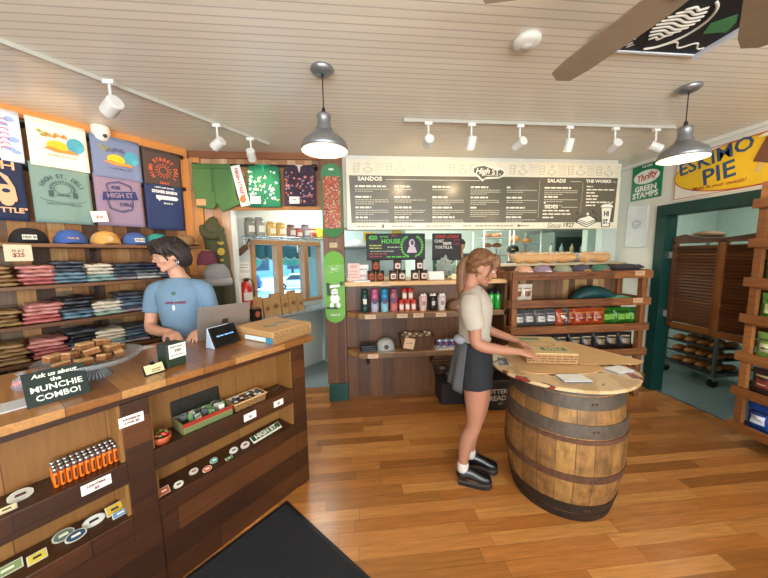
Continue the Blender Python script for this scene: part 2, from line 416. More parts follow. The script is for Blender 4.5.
# right wall with the doorway
wr = MB()
wr.box(3.42, 3.50, 3.03, 3.72, 0, CEIL).box(3.42, 3.50, -2.7, 2.0, 0, CEIL).box(3.42, 3.50, 2.0, 3.03, 2.0, CEIL)
struct(wr.build('wall_right', PAINT))
dt = MB()
dt.box(3.385, 3.53, 3.005, 3.118, 0, 1.992).box(3.385, 3.53, 1.93, 3.118, 1.992, 2.112).box(3.385, 3.53, 1.93, 2.03, 0, 1.992)
struct(dt.build('door_1', GREEN_D, bevel=.005))
struct(MB().box(3.39, 3.42, -2.6, 3.66, 2.625, CEIL).build('trim_8', M('#dedbd0', .6)))

# ---------------------------------------------------------------- outside the ordering window
def OUT(l, n, z): return LW(l, n, z)
struct(MB().box(-60, 90, 3.0, 80, -2.15, -2.05).build('ground_outside', M('#d5dadb', .8), None, loc=LW(0, -3.38), rotz=RL))
def car(loc, rz, col, label):
    t = thing('car', label, 'car', loc, rz)
    b = MB(); b.prism([(-2.2, .35), (-2.2, .95), (-1.3, 1.05), (2.1, 1.1), (2.25, .9), (2.25, .35)], -.9, .9).build('body', M(col, .3), t, bevel=.08)
    MB().prism([(-1.25, 1.02), (-.6, 1.72), (1.8, 1.75), (2.15, 1.05)], -.8, .8).build('cabin', M(col, .3), t, bevel=.08)
    MB().prism([(-1.0, 1.08), (-.5, 1.62), (1.65, 1.62), (1.9, 1.1)], -.83, .83).build('window', M('#1b2730', .15), t, bevel=.03)
    for x in (-1.35, 1.4):
        for y in (-.88, .88):
            w = MB().cyl((x, y-.1, .36), (x, y+.1, .36), .36, seg=20).build('wheel', M('#151515', .7), t)
            MB().cyl((x, y-.12, .36), (x, y+.12, .36), .2, seg=12).build('hubcap', STEEL, w)
    for x, c in ((-2.22, '#f4f4f0'), (2.24, '#a02018')):
        for y in (-.6, .6): MB().box(x-.03, x+.03, y-.18, y+.18, .75, .9).build('lamp', M(c, .3), t)
    return t
def along(px_dir, D, z): return None
car((-6.9, 35.0, -2.05), R(10), '#e8eef0', 'white estate car parked on the bright street seen through the right window pane')
car((-12.4, 33.0, -2.05), R(8), '#1f4a6e', 'dark blue car parked on the street, seen through the middle of the window')
bl = thing('building', 'low building with dark windows across the street outside the window', 'building', LW(22, -50, -2.05), RL)
MB().box(-34, 40, 0, 8, 0, 5.2).build('wall', M('#8fa9b4', .8), bl)
MB().prism([(-35, 5.2), (41, 5.2), (38, 6.4), (-32, 6.4)], -.6, 8.5).build('roof', M('#41606b', .8), bl)
for i in range(9): MB().box(-30+i*7.5, -26.5+i*7.5, -.06, .1, 1.2, 3.8).build('window', M('#1d3a4c', .2), bl)
for i, (l_, n_, s) in enumerate(((6, -24, 3.2), (16, -30, 3.8), (26, -34, 3.6))):
    tr = thing('tree', ('round leafy street tree outside the left pane', 'leafy street tree outside the middle pane', 'leafy street tree outside the right pane')[i], 'tree', LW(l_, n_, -2.05))
    MB().cyl((0, 0, 0), (0, 0, 3), .2, .14).build('trunk', M('#4a3c30', .8), tr)
    mb = MB(); rnd = random.Random(i)
    for k in range(16): mb.ell((rnd.uniform(-1, 1)*s*.6, rnd.uniform(-1, 1)*s*.6, 4.2+rnd.uniform(-.3, .6)*s*.6), (s*.38, s*.38, s*.32), u=10, v=7)
    mb.build('crown', M('#2f6b55', .8, var=.5, scale=4), tr)
aw = thing('awning', 'teal scalloped awning with white edge outside the window', 'awning', LW(2.2, -4.9, 0), RL)
pts = [(-1.2, 2.1)] + [(4.8, 2.1)]
k = 30
edge = []
for i in range(k*4+1):
    x = 4.8-6.0*i/(k*4); edge.append((x, 1.58-.045*abs(math.sin(math.pi*i/4))))
MB().prism([(-1.2, 1.80), (4.8, 1.80)]+edge, .0, .012).build('valance', M('#2f7f86', .8), aw)
e2 = MB()
for i in range(len(edge)-1):
    a, b = edge[i], edge[i+1]; e2._prism([(a[0], -.004, a[1]+.022), (b[0], -.004, b[1]+.022), (b[0], -.004, b[1]), (a[0], -.004, a[1])], [(a[0], .016, a[1]+.022), (b[0], .016, b[1]+.022), (b[0], .016, b[1]), (a[0], .016, a[1])], None)
e2.build('edging', WHITE, aw)
MB().grid(lambda u, v: (-1.2+6*u, 1.35*v, 1.80+.75*v), 2, 2).build('canopy', M('#35878c', .8), aw, solid=.01)
# ================================================================ THE SERVICE COUNTER (local x along it, y = 0 its front, z up)
ct = thing('service_counter', 'long wooden shop counter with honey top and two open display bays', 'counter', LW(0, -1.62, 0), RL)
X0, X1 = -1.4, 1.285
MB().prismz([(X0-.05, -.055), (1.345, -.045), (1.52, .68), (X0-.05, .68)], 1.02, 1.055).build('countertop', W_TOP, ct, bevel=.004)
MB().prismz([(X0, .0), (1.30, .0), (1.46, .64), (X0, .64)], .98, 1.02).build('top_rail', W_DARKH, ct)
MB().prismz([(X0, -.004), (X1, -.004), (X1, .03), (X0, .03)], 0, .385).build('base_panel', W_DARKH, ct, bevel=.002)
for a, b, h in ((.322, .418, 'stile'), (1.203, 1.292, 'stile'), (-.75, -.66, 'stile')):
    MB().box(a, b, -.012, .03, 0, .985).build(h, W_DARKH, ct, bevel=.002)
MB().prismz([(1.262, .03), (1.292, .0), (1.46, .63), (1.43, .64)], 0, .98).build('end_panel', W_DARKH, ct)
MB().prismz([(X0, .61), (1.43, .61), (1.43, .64), (X0, .64)], 0, .98).build('rear_panel', W_DARKH, ct)
for a, b in ((-.66, .322), (.418, 1.203)):
    MB().box(a, b, .165, .18, .38, .985).build('back_panel', W_PLY, ct)
    MB().box(a, a+.012, .012, .165, .38, .985).build('bay_side', W_PLY, ct)
    MB().box(b-.012, b, .012, .165, .38, .985).build('bay_side', W_PLY, ct)
    MB().box(a-.0, b, -.004, .165, .70, .715).build('shelf', W_DARKH, ct)
    MB().box(a-.0, b, -.008, .012, .625, .722).build('shelf_rail', W_DARKH, ct, bevel=.002)
    MB().box(a-.0, b, -.004, .165, .445, .46).build('shelf', W_DARKH, ct)
    MB().box(a-.0, b, -.008, .012, .385, .466).build('shelf_rail', W_DARKH, ct, bevel=.002)
def onC(l, d, z=1.055): return LW(l, -1.62-d, z)     # a spot on the counter: d = distance back from its front face
def cardbox(name, label, cat, l, d, z, w, h, lines, rot=0, lean=R(-10), t=.002, col=PAPER, ink='#7a4038', group=None, yaw=RL):
    r = thing(name, label, cat, onC(l, d, z), yaw, group)
    tl = Matrix.Rotation(lean, 4, 'X') @ Matrix.Rotation(rot, 4, 'Y')
    MB().box(-w/2, w/2, 0, t, 0, h, tl).build('card', col, r)
    for i, (s, zz, ww) in enumerate(lines):
        text(s, M(ink, .7), r, 0, 0, 0, ww, rot=0, tilt=tl @ Matrix.Translation((0, -.0015, zz)), depth=.0004, bold=.001)
    return r
# price tags pinned to the front
cardbox('price_card', 'white price card on the stile between the two counter bays, with red writing', 'sign', .352, -.015, .885, .085, .045, [('STICKERS $2', .030, .06), ('3 FOR $5', .014, .05)], lean=0)
cardbox('price_card', 'white price card on the rail under the orange lighters', 'sign', .222, -.012, .668, .09, .042, [('LIGHTERS', .028, .055), ('$3', .012, .014)], lean=0)
cardbox('price_card', 'small white card on the rail under the wicker basket', 'sign', .883, -.012, .655, .075, .042, [('$2', .02, .02)], lean=0)
cardbox('price_card', 'small white card on the rail near the counter\'s right end', 'sign', 1.075, -.012, .655, .068, .038, [('$5', .018, .02)], lean=0)
# --- lighters: 2 rows
def lighter():
    t = thing('lighter', 'x', 'lighter')
    MB().lathe([(.008, 0), (.0086, .004), (.0086, .056), (.0078, .060)], sx=1, sy=1.3, seg=12).build('fuel_body', M('#e2701c', .35), t, smooth=True)
    MB().box(-.003, .003, -.0122, -.0112, .012, .05).build('print', M('#4a2410', .6), t)
    c = MB().lathe([(.0078, .060), (.0078, .075), (.006, .077)], sx=1, sy=1.3, seg=12).build('metal_cap', STEEL, t, smooth=True)
    MB().cyl((-.003, 0, .072), (.003, 0, .072), .0055, seg=10).build('spark_wheel', M('#333333', .4, .8), c)
    MB().box(-.004, .004, .006, .012, .060, .068).build('thumb_button', M('#b02018', .4), t)
    return t
l0 = lighter(); first = True
for r_ in range(3):
    for i in range(11):
        lab = 'orange lighter in the %s row of lighters on the upper left counter shelf' % ('front', 'middle', 'rear')[r_]
        p = onC(.124+i*.0178, .06+r_*.032, .716)
        if first: l0.location = p; l0.rotation_euler = (0, 0, RL); l0['label'] = lab; l0['group'] = 'orange lighters, front row'; first = False
        else: dup(l0, p, RL, lab, 'orange lighters, %s row' % ('front', 'middle', 'rear')[r_])
# --- stickers stacked in little piles (each pile a wad of paper)
def sticker(l, d, z, w, h, col, col2, label, shape='oval', n_=3, rot=0, lean=R(-55)):
    t = thing('sticker_pile', label, 'stickers', onC(l, d, z), RL+rot); w *= .86; h *= .9
    tl = Matrix.Rotation(lean, 4, 'X')
    mb = MB()
    for k in range(n_):
        if shape == 'oval': pts = [(w/2*math.cos(a*math.pi/10)*(1+.04*(a % 2)), h/2+h/2*math.sin(a*math.pi/10)) for a in range(20)]
        else: pts = [(-w/2, 0), (w/2, 0), (w/2, h), (-w/2, h)]
        mb.prism(pts, .0015*k*2, .0015*k*2+.0022, tl)
    mb.build('paper', M('#c9c2b0', .7), t)
    m2 = MB()
    if shape == 'oval': m2.prism([(w*.44*math.cos(a*math.pi/10), h/2+h*.43*math.sin(a*math.pi/10)) for a in range(20)], -.0012, 0, tl)
    else: m2.prism([(-w*.44, h*.08), (w*.44, h*.08), (w*.44, h*.92), (-w*.44, h*.92)], -.0012, 0, tl)
    m2.build('print', M(col, .6), t)
    m3 = MB(); m3.prism([(-w*.22, h*.4), (w*.22, h*.4), (w*.2, h*.62), (-w*.2, h*.62)], -.0024, -.001, tl)
    m3.build('emblem', M(col2, .6), t)
    return t
sticker(.035, .07, .716, .075, .05, '#b9b2a4', '#4a2f28', 'grey oval sticker pile on the upper left shelf beside the lighters')
sticker(-.06, .06, .716, .09, .045, '#58626c', '#c8c0a8', 'dark oval sticker pile on the upper left shelf at the picture edge')
sticker(.0, .03, .716, .055, .025, '#d6c79a', '#3a3028', 'small cream sticker strip in front on the upper left shelf', 'rect')
for a in ((-.02, .07, '#7d8b54', '#e8e2c8', .085, .04, 'rect', 'green sticker pile at the left end of the lower left shelf'),
          (.05, .05, '#c9b13c', '#222222', .06, .04, 'rect', 'yellow sticker pile low on the lower left shelf'),
          (.125, .09, '#5d6a5a', '#d8d0b0', .075, .05, 'oval', 'dark green oval sticker pile behind the blue one on the lower left shelf'),
          (.155, .05, '#2b3f56', '#d9d2c0', .075, .045, 'oval', 'navy sticker pile leaning on the lower left shelf'),
          (.215, .08, '#d8d4c8', '#2b2b2b', .085, .05, 'oval', 'large white oval sticker pile on the lower left shelf'),
          (.285, .085, '#d6ae2b', '#22384a', .07, .05, 'rect', 'yellow rectangular sticker pile on the lower left shelf'),
          (.295, .05, '#5f8fb0', '#e8e4d8', .065, .03, 'rect', 'blue sticker strip in front of the yellow pile on the lower left shelf'),
          (-.10, .07, '#b85a38', '#eee8d8', .07, .045, 'oval', 'rusty red sticker pile at the picture edge on the lower left shelf')):
    sticker(a[0], a[1], .461, a[4], a[5], a[2], a[3], a[7], a[6])
for a in ((.455, .03, '#c2502e', '#efe6d2', .055, .04, 'rect', 'red square sticker pile, leftmost on the lower right shelf'),
          (.515, .02, '#d9d4c4', '#2f2f2f', .05, .038, 'oval', 'white round sticker pile second from left on the lower right shelf'),
          (.600, .06, '#cdb9a4', '#7a4a38', .05, .036, 'oval', 'beige oval sticker pile on the lower right shelf'),
          (.650, .02, '#c8563a', '#efd9c4', .052, .034, 'oval', 'small coral sticker pile in front on the lower right shelf'),
          (.703, .06, '#59a093', '#d9e8dc', .045, .036, 'oval', 'teal round sticker pile on the lower right shelf'),
          (.765, .02, '#3e6a3a', '#cbd8b0', .045, .02, 'rect', 'little green sticker strip on the lower right shelf'),
          (.812, .05, '#cfcac0', '#4a4a4a', .055, .042, 'oval', 'white and grey round sticker pile left of the pink one'),
          (.878, .04, '#d6c0b4', '#6a3038', .06, .046, 'oval', 'pinkish white round sticker pile beside the green HIGH ST bar sticker')):
    sticker(a[0], a[1], .461, a[4], a[5], a[2], a[3], a[7], a[6])
t = thing('bar_sticker', 'long green bumper sticker reading HIGH ST on the lower right shelf', 'sticker', onC(1.03, .045, .461), RL+R(4))
tl = Matrix.Rotation(R(-62), 4, 'X')
MB().box(-.105, .105, 0, .006, 0, .05, tl).build('paper', M('#e6e2d2', .6), t)
MB().box(-.102, .102, -.001, 0, .012, .048, tl).build('print', M('#274a2a', .6), t)
text('HIGH ST.', M('#e8e2c8', .6), t, 0, 0, 0, .16, tilt=tl @ Matrix.Translation((0, -.002, .03)), bold=.002, depth=.0004)
# --- open tin of stickers
t = thing('biscuit_tin', 'open dark tin box with raised lid and green front on the upper right shelf', 'tin', onC(.675, .020, .716), RL)
w = .25
MB().box(-w/2, w/2, 0, .004, 0, .055).box(-w/2, w/2, .126, .13, 0, .055).box(-w/2, -w/2+.004, 0, .13, 0, .055).box(w/2-.004, w/2, 0, .13, 0, .055).box(-w/2, w/2, 0, .13, 0, .004).build('tin_body', M('#8d8a5a', .45, .2), t)
MB().box(-w/2, w/2, -.0015, 0, .036, .056).build('red_band', M('#9c2a20', .4), t)
MB().box(-w/2+.01, w/2-.01, -.0015, 0, .006, .03).build('painted_front', M('#6b7446', .5), t)
MB().box(-w/2, w/2, .13, .137, .05, .16, Matrix.Rotation(R(-6), 4, 'X')).build('lid', M('#34322c', .4, .6, var=.4, scale=40), t, bevel=.003)
mb = MB(); rnd = random.Random(3)
for k in range(26): mb.setm(k % 3).box(-.014, .014, -.002, .002, -.015, .02, Matrix.Translation((rnd.uniform(-.105, .105), rnd.uniform(.02, .11), .05)) @ Matrix.Rotation(rnd.uniform(-.5, .5), 4, 'Z') @ Matrix.Rotation(rnd.uniform(-.6, .6), 4, 'X'))
s_ = tag(mb.build('loose_stickers', [M('#c9c6b6', .6), M('#6f8f5c', .6), M('#5a5f66', .6)], loc=onC(.675, .020, .716), rotz=RL), 'jumble of small paper stickers heaped in the open tin', 'stickers'); s_['kind'] = 'stuff'
# wicker basket with pins
def basket(name, label, cat, loc, rz, w, d, h, col='#8a6236', cols2=('#c6a06a', '#5c3d20')):
    t = thing(name, label, cat, loc, rz)
    mb = MB()
    nrow = max(4, int(h/.012))
    for k in range(nrow):
        z = h*(k+.5)/nrow; g = .9+.1*k/nrow
        for i in range(int(w/.02)):
            x = -w/2*g+(i+.5)*w*g/int(w/.02); s = .002*(1 if (i+k) % 2 else -1)
            for y in (-d/2*g, d/2*g): mb.ell((x, y+s, z), (.013, .004, h/nrow*.6), u=6, v=4)
        for i in range(int(d/.02)):
            y = -d/2*g+(i+.5)*d*g/int(d/.02); s = .002*(1 if (i+k) % 2 else -1)
            for x in (-w/2*g, w/2*g): mb.ell((x+s, y, z), (.004, .013, h/nrow*.6), u=6, v=4)
    mb.build('woven_side', M(col, .7, var=.35, scale=60), t)
    MB().box(-w/2*.9, w/2*.9, -d/2*.9, d/2*.9, 0, .006).build('base', M(cols2[1], .7), t)
    MB().tube([(-w/2, -d/2, h), (w/2, -d/2, h), (w/2, d/2, h), (-w/2, d/2, h), (-w/2, -d/2, h)], .005).build('rim', M(cols2[0], .6), t)
    return t
basket('wicker_basket', 'shallow wicker basket of small pins beside the tin on the upper right shelf', 'basket', onC(.915, .075, .716), RL, .20, .11, .045)
mb = MB(); rnd = random.Random(5)
for k in range(40): mb.setm(k % 3).cyl((rnd.uniform(-.085, .085), rnd.uniform(-.045, .045), .035+rnd.uniform(0, .012)), (rnd.uniform(-.085, .085), rnd.uniform(-.045, .045), .04+rnd.uniform(0, .012)), .009, seg=8) if False else mb.setm(k % 3).ell((rnd.uniform(-.085, .085), rnd.uniform(-.045, .045), .03+rnd.uniform(0, .016)), (.011, .011, .004), u=8, v=5)
s_ = tag(mb.build('button_pins', [M('#d8d4c8', .4), M('#7c5a48', .4), M('#41566a', .4)], loc=onC(.915, .075, .722), rotz=RL), 'heap of small button pins in the wicker basket on the upper right shelf', 'pins'); s_['kind'] = 'stuff'
for i, (a, lab) in enumerate(((1.055, 'small grey metal pen lying left of its twin on the upper right shelf'), (1.125, 'small grey metal pen at the right end of the upper right shelf'))):
    t = thing('pen', lab, 'pen', onC(a, .08, .722), RL+R(20))
    MB().cyl((-.03, 0, .002), (.024, 0, .002), .005, seg=10).build('barrel', M('#55585c', .3, .6), t); MB().cyl((.024, 0, .002), (.034, 0, .002), .004, .001, seg=10).build('tip', STEEL, t)
# bowl of wrapped sweets
t = thing('bowl', 'small orange patterned bowl at the left end of the upper right shelf', 'bowl', onC(.468, .045, .716), RL)
MB().lathe([(.018, 0), (.03, .004), (.038, .02), (.04, .04), (.036, .04), (.03, .012), (.001, .008)], seg=20).build('shell', M('#b4532c', .4, var=.5, scale=60), t, smooth=True)
mb = MB()
for k in range(12): mb.setm(k % 2).ell((.02*math.cos(k*2.4), .02*math.sin(k*2.4), .038+.008*(k % 3)), (.011, .009, .007), u=8, v=6)
s_ = tag(mb.build('wrapped_sweets', [M('#c63a28', .4), M('#4d7c3a', .4)], loc=onC(.468, .045, .716), rotz=RL), 'red and green wrapped sweets filling the small orange bowl', 'sweets'); s_['kind'] = 'stuff'

# ---------------------------------------------------------------- on top of the counter
# laptop seen from behind its screen
lp = thing('laptop', 'open grey laptop on the counter in front of the cashier, seen from behind', 'laptop', onC(1.00, .47), RL+R(-4))
MB().box(-.17, .17, 0, .23, 0, .014).build('base', M('#a39a92', .35, .5), lp, bevel=.004)
k_ = MB()
for i in range(12):
    for j in range(4): k_.box(-.15+i*.025, -.128+i*.025, .06+j*.03, .085+j*.03, .014, .017)
k_.build('keyboard', BLACK, lp)
tl = Matrix.Translation((0, 0, .012)) @ Matrix.Rotation(R(-14), 4, 'X').inverted()
tl = Matrix.Translation((0, -.0, .012)) @ Matrix.Rotation(R(14), 4, 'X')
sc_ = MB().box(-.17, .17, -.006, .0, 0, .225, tl).build('screen_lid', M('#9b9088', .35, .5), lp, bevel=.003)
MB().box(-.02, .02, -.0072, -.006, .09, .125, tl).build('logo', M('#3c3632', .4), sc_, bevel=.001)
MB().box(-.16, .16, .0, .001, .012, .215, tl).build('display', M('#9fb6d6', .3, emit=.5), lp)
# payment tablet on a stand
tb = thing('payment_tablet', 'black payment tablet on a white wedge stand, screen glowing with blue text', 'tablet', onC(.915, .235), RL+R(14))
tl = Matrix.Rotation(R(-26), 4, 'X')
MB().box(-.095, .095, 0, .012, .004, .135, tl).build('body', M('#15181c', .25), tb, bevel=.004)
MB().box(-.086, .086, -.001, 0, .014, .126, tl).build('screen', M('#05070b', .12), tb)
text('High Street Market & Deli', M('#7fb2e8', .4, emit=1.6), tb, 0, 0, 0, .12, tilt=tl @ Matrix.Translation((0, -.002, .072)), depth=.0003)
MB()._prism([(-.098, .012, 0), (-.098, .085, 0), (-.098, .066, .115), (-.098, .062, .125)], [(.05, .012, 0), (.05, .085, 0), (.05, .066, .115), (.05, .062, .125)], None).build('stand', M('#bcd0e4', .3), tb, bevel=.004)
# closed pizza boxes, two of them
for k, lab in ((0, 'lower pizza box at the counter\'s right end, blue and white tape on its side'), (1, 'upper pizza box with printed lid stacked at the counter\'s right end')):
    pb = thing('pizza_box', lab, 'pizza box', onC(1.215, .200, 1.055+.041*k), RL+R(7-3*k))
    MB().box(-.165, .165, -.19, .19, 0, .040).build('box', CARD if k else M('#9c7446', .85, var=.12), pb, bevel=.002)
    if k == 0:
        MB().box(-.167, -.165, -.12, .09, .006, .034).build('tape', M('#cfe0e6', .5), pb)
        MB().box(-.1675, -.1655, -.17, -.11, .0, .038).build('label_blue', M('#3f87a4', .5), pb)
    else:
        MB().prismz([(-.11, -.03), (-.03, -.07), (.0, -.03), (-.08, .01)], .040, .0406).prismz([(.0, -.01), (.1, -.04), (.12, .0), (.03, .03)], .040, .0406).build('print', M('#6b7560', .7), pb)
        word_bars(word_bars(word_bars(MB(), -.15, .006, .3, .005, -.192, 4, .03), -.15, .016, .3, .005, -.192, 5, .03), -.15, .027, .3, .005, -.192, 6, .03).build('side_print', M('#7b5a34', .7), pb)
# black box with green sleeve and white label
t = thing('tea_box', 'dark green box with a cream menu label standing on the counter', 'box', onC(.57, .135), RL+R(12))
MB().box(-.045, .045, -.04, .04, 0, .052).build('box_base', M('#1f3320', .6), t, bevel=.003)
MB().box(-.045, .045, -.04, .04, .052, .118).build('box_top', M('#2c3430', .6), t, bevel=.003)
MB().box(-.036, .047, -.0425, -.041, .044, .115).build('label', PAPER, t)
text('TIPS', M('#4a4038', .7), t, .006, -.044, .08, .035)
word_bars(word_bars(MB(), -.03, .10, .07, .004, -.0445, 2, .02), -.03, .058, .07, .003, -.0445, 3, .02).build('fine_print', M('#4a4038', .7), t)
# clipped note on a stand
t = thing('note_holder', 'little black sign holder with a binder clip and cream note, near the counter\'s front', 'sign', onC(.475, .06), RL+R(8))
tl = Matrix.Rotation(R(-28), 4, 'X')
MB().box(-.043, .043, 0, .004, 0, .052, tl).build('backing', BLACK, t)
MB().box(-.037, .04, -.0012, 0, .007, .05, tl).build('note', M('#dccf9e', .8), t)
word_bars(word_bars(MB(), -.02, .018, .045, .004, -.012, 2, .012), -.02, .030, .045, .004, -.017, 3, .012).build('handwriting', M('#8a7358', .7), t)
MB().box(-.009, .009, -.004, .008, .047, .06, tl).cyl(tl @ Vector((-.004, .002, .06)), tl @ Vector((-.006, .004, .075)), .0015).cyl(tl @ Vector((.004, .002, .06)), tl @ Vector((.006, .004, .075)), .0015).build('binder_clip', M('#1a1a1a', .3, .4), t)
# white napkin
tag(MB().prismz([(-.04, -.035), (.055, -.02), (.02, .05)], 0, .002).build('paper_napkin', M('#cfd3d6', .8), loc=onC(.585, .62), rotz=RL), 'folded white napkin on the counter behind the cake stand', 'napkin')
tag(MB().prismz([(-.35, -.075), (.07, -.06), (.10, .05), (-.35, .055)], 0, .003).build('paper_sheet', M('#c9ccd0', .7), loc=onC(.03, .15), rotz=RL), 'long white paper sheet lying on the counter left of the chalk sign', 'paper')
# glass cake stand
cs = thing('cake_stand', 'fluted glass cake stand piled with bars on the counter', 'cake stand', onC(.30, .27), RL)
GL2 = M('#a8aeb0', .08, alpha=.38)
mb = MB()
for i in range(28):
    a = 2*math.pi*i/28; mb.cyl((.062*math.cos(a), .062*math.sin(a), 0), (.022*math.cos(a), .022*math.sin(a), .055), .006, .003, seg=6)
mb.build('fluted_foot', M('#8f979c', .1, alpha=.6), cs, smooth=True)
MB().lathe([(.018, .055), (.02, .07), (.16, .078), (.185, .10), (.188, .10), (.163, .072), (.02, .062)], seg=48).build('plate', GL2, cs, smooth=True)
BAR_T = M('#b48d5e', .85, var=.45, scale=55, bump=1.0); BAR_C = M('#80502c', .85, var=.5, scale=60, bump=1.0)
bars = [(-.10, -.05, 0, 10), (-.04, -.07, 0, -15), (.03, -.06, 0, 20), (.09, -.02, 0, 60), (-.09, .02, 0, 80), (-.02, .02, 0, 5), (.05, .04, 0, -30), (0, .09, 0, 15),
        (-.07, -.02, 1, 30), (0, -.02, 1, -10), (.07, -.01, 1, 15), (-.03, .05, 1, 50), (.04, .07, 1, 10), (-.02, 0, 2, 20), (.04, .02, 2, -20), (.11, .06, 0, 0), (-.12, -.0, 1, 0)]
for i, (x, y, k, a) in enumerate(bars):
    p = cs.location + Matrix.Rotation(RL, 3, 'Z') @ Vector((x, y, .083+.028*k))
    t = thing('dessert_bar', 'golden crumbly dessert bar in the %s layer on the glass cake stand' % ('bottom', 'middle', 'top')[k], 'cake', p, RL+R(a), 'dessert bars, %s layer' % ('bottom', 'middle', 'top')[k])
    t.rotation_euler = (R(7*((i*5) % 3-1)), R(9*((i*7) % 3-1)), RL+R(a+((i*37) % 40)))
    MB().box(-.029, .029, -.019, .019, 0, .021).build('crumb', BAR_C, t, bevel=.004)
    MB().box(-.028, .028, -.018, .018, .020, .029).build('topping', BAR_T, t, bevel=.004)
# MUNCHIE COMBO chalk sign leaning on the stand
t = thing('chalk_sign', 'black chalk sign reading Ask us about the MUNCHIE COMBO on the counter', 'sign', onC(.165, .055), RL+R(2))
tl = Matrix.Rotation(R(-30), 4, 'X')
MB().box(-.085, .085, 0, .004, 0, .135, tl).build('board', M('#10231f', .5), t)
CH = M('#e2e2d4', .8)
for s, zz, w_, sk in (('Ask us about', .115, .125, .2), ('the', .092, .03, 0), ('MUNCHIE', .063, .14, 0), ('COMBO!', .028, .12, 0)):
    text(s, CH, t, 0, 0, 0, w_, tilt=tl @ Matrix.Translation((0, -.001, zz)), depth=.0004, bold=.0012, skew=sk)
# small cellophane bags of sweets behind it
for i, (l_, d_, c, c2) in enumerate(((.09, .35, '#d2552a', '#8fb0d8'), (.135, .31, '#c8452c', '#e6dcc8'), (.185, .36, '#e07a2a', '#9ab4e0'), (.225, .33, '#d86a24', '#b8c4e0'))):
    t = thing('sweet_bag', 'little cellophane bag of red and orange sweets behind the chalk sign, %s' % ('leftmost', 'second from left', 'second from right', 'rightmost')[i], 'sweets', onC(l_, d_), RL+R(20*i))
    mb = MB()
    for k in range(7): mb.setm(k % 2).ell((.018*math.cos(k*2.2), .014*math.sin(k*2.2), .014+.009*(k % 3)), (.013, .012, .011), u=8, v=6)
    mb.build('sweets', [M(c, .4), M(c2, .4)], t, smooth=True)
    MB().lathe([(.026, 0), (.032, .02), (.022, .045), (.006, .055), (.018, .07)], seg=10).build('wrapper', M('#c8d4e8', .1, alpha=.25), t)
# ================================================================ CLOTHES WALL (left)
WL = lambda l, n, z: LW(l, n, z)
# shelves
for k, (z, lab) in enumerate(((1.712, 'top brown wall shelf, holding the caps'), (1.43, 'second brown wall shelf from the top, folded tees on it'), (1.17, 'third brown wall shelf from the top, folded tees on it'), (.922, 'lowest brown wall shelf, folded tees on it'))):
    s_ = MB().box(-1.6, 1.30, -.345, 0, z-.026, z).build('wall_shelf', W_WALLSHELF, None, bevel=.003, loc=LW(0, -3.38), rotz=RL)
    tag(s_, lab, 'shelf')
    for x in (-1.0, -.2, .60, 1.2): MB().prism([(x, z-.026), (x+.02, z-.026), (x+.02, z-.12), (x, z-.12)], -.02, -.005).box(x, x+.02, -.22, -.005, z-.045, z-.026).build('bracket', IRON, s_)
# pipes the tees hang from
for k, (z, lab) in enumerate(((2.565, 'upper black pipe rail for hanging tees on the left wall'), (2.268, 'lower black pipe rail for hanging tees on the left wall'))):
    t = thing('pipe_rail', lab, 'rail', LW(0, -3.38, z), RL)
    MB().cyl((-1.2, -.065, 0), (1.315, -.065, 0), .011, seg=12).build('pipe', IRON, t, smooth=True)
    for x in (-1.0, .0, .325, .648, .985, 1.30):
        MB().cyl((x, -.065, 0), (x, -.0, 0), .012, seg=12).cyl((x, -.006, 0), (x, 0, 0), .032, seg=16).cyl((x-.02, -.065, 0), (x+.02, -.065, 0), .018, seg=12).build('flange', IRON, t)
def cloth_panel(w, h, seed=0, th=.012, amp=.006, taper=0):
    rnd = random.Random(seed); ph = [rnd.uniform(0, 6) for _ in range(4)]
    def f(u, v, s=0):
        x = (u-.5)*w*(1-taper*(1-v)); z = -h*(1-v)
        y = -amp*math.sin(u*7+ph[0])*(1-v)-amp*.6*math.sin(u*15+ph[1]+v*3)*(1-v) - .004*math.cos((u-.5)*math.pi)
        return Vector((x, y+s, z))
    mb = MB(); nu, nv = 14, 12
    F = [[mb.bm.verts.new(f(i/nu, j/nv)) for j in range(nv+1)] for i in range(nu+1)]
    B = [[mb.bm.verts.new(f(i/nu, j/nv, th)) for j in range(nv+1)] for i in range(nu+1)]
    for i in range(nu):
        for j in range(nv):
            mb.bm.faces.new((F[i][j], F[i+1][j], F[i+1][j+1], F[i][j+1])); mb.bm.faces.new((B[i][j], B[i][j+1], B[i+1][j+1], B[i+1][j]))
    for i in range(nu):
        for j in (0, nv): mb.bm.faces.new((F[i][j], F[i+1][j], B[i+1][j], B[i][j]))
    for j in range(nv):
        for i in (0, nu): mb.bm.faces.new((F[i][j], F[i][j+1], B[i][j+1], B[i][j]))
    return mb
def tee(l0, l1, ztop, zbot, col, label, seed):
    w, h = l1-l0, ztop-zbot
    t = thing('hanging_tee', label, 't-shirt', LW((l0+l1)/2, -3.38, ztop), RL)
    b = cloth_panel(w, h, seed).build('cloth', M(col, .85, var=.04, scale=30), t, smooth=True, loc=(0, -.092, 0))
    MB().loft([(-w/2, -.066, 0, .022, .026), (w/2, -.066, 0, .022, .026)], 12, (0, 0, 1), 1, False).build('fold_over_rail', M(col, .85, var=.04, scale=30), t, smooth=True)
    MB().box(-w/2+.006, w/2-.006, -.052, -.04, -h+.02, 0).build('rear_layer', M(col, .85, var=.04, scale=30), t)
    return t, w, h
YS = -.104   # print plane in front of the cloth
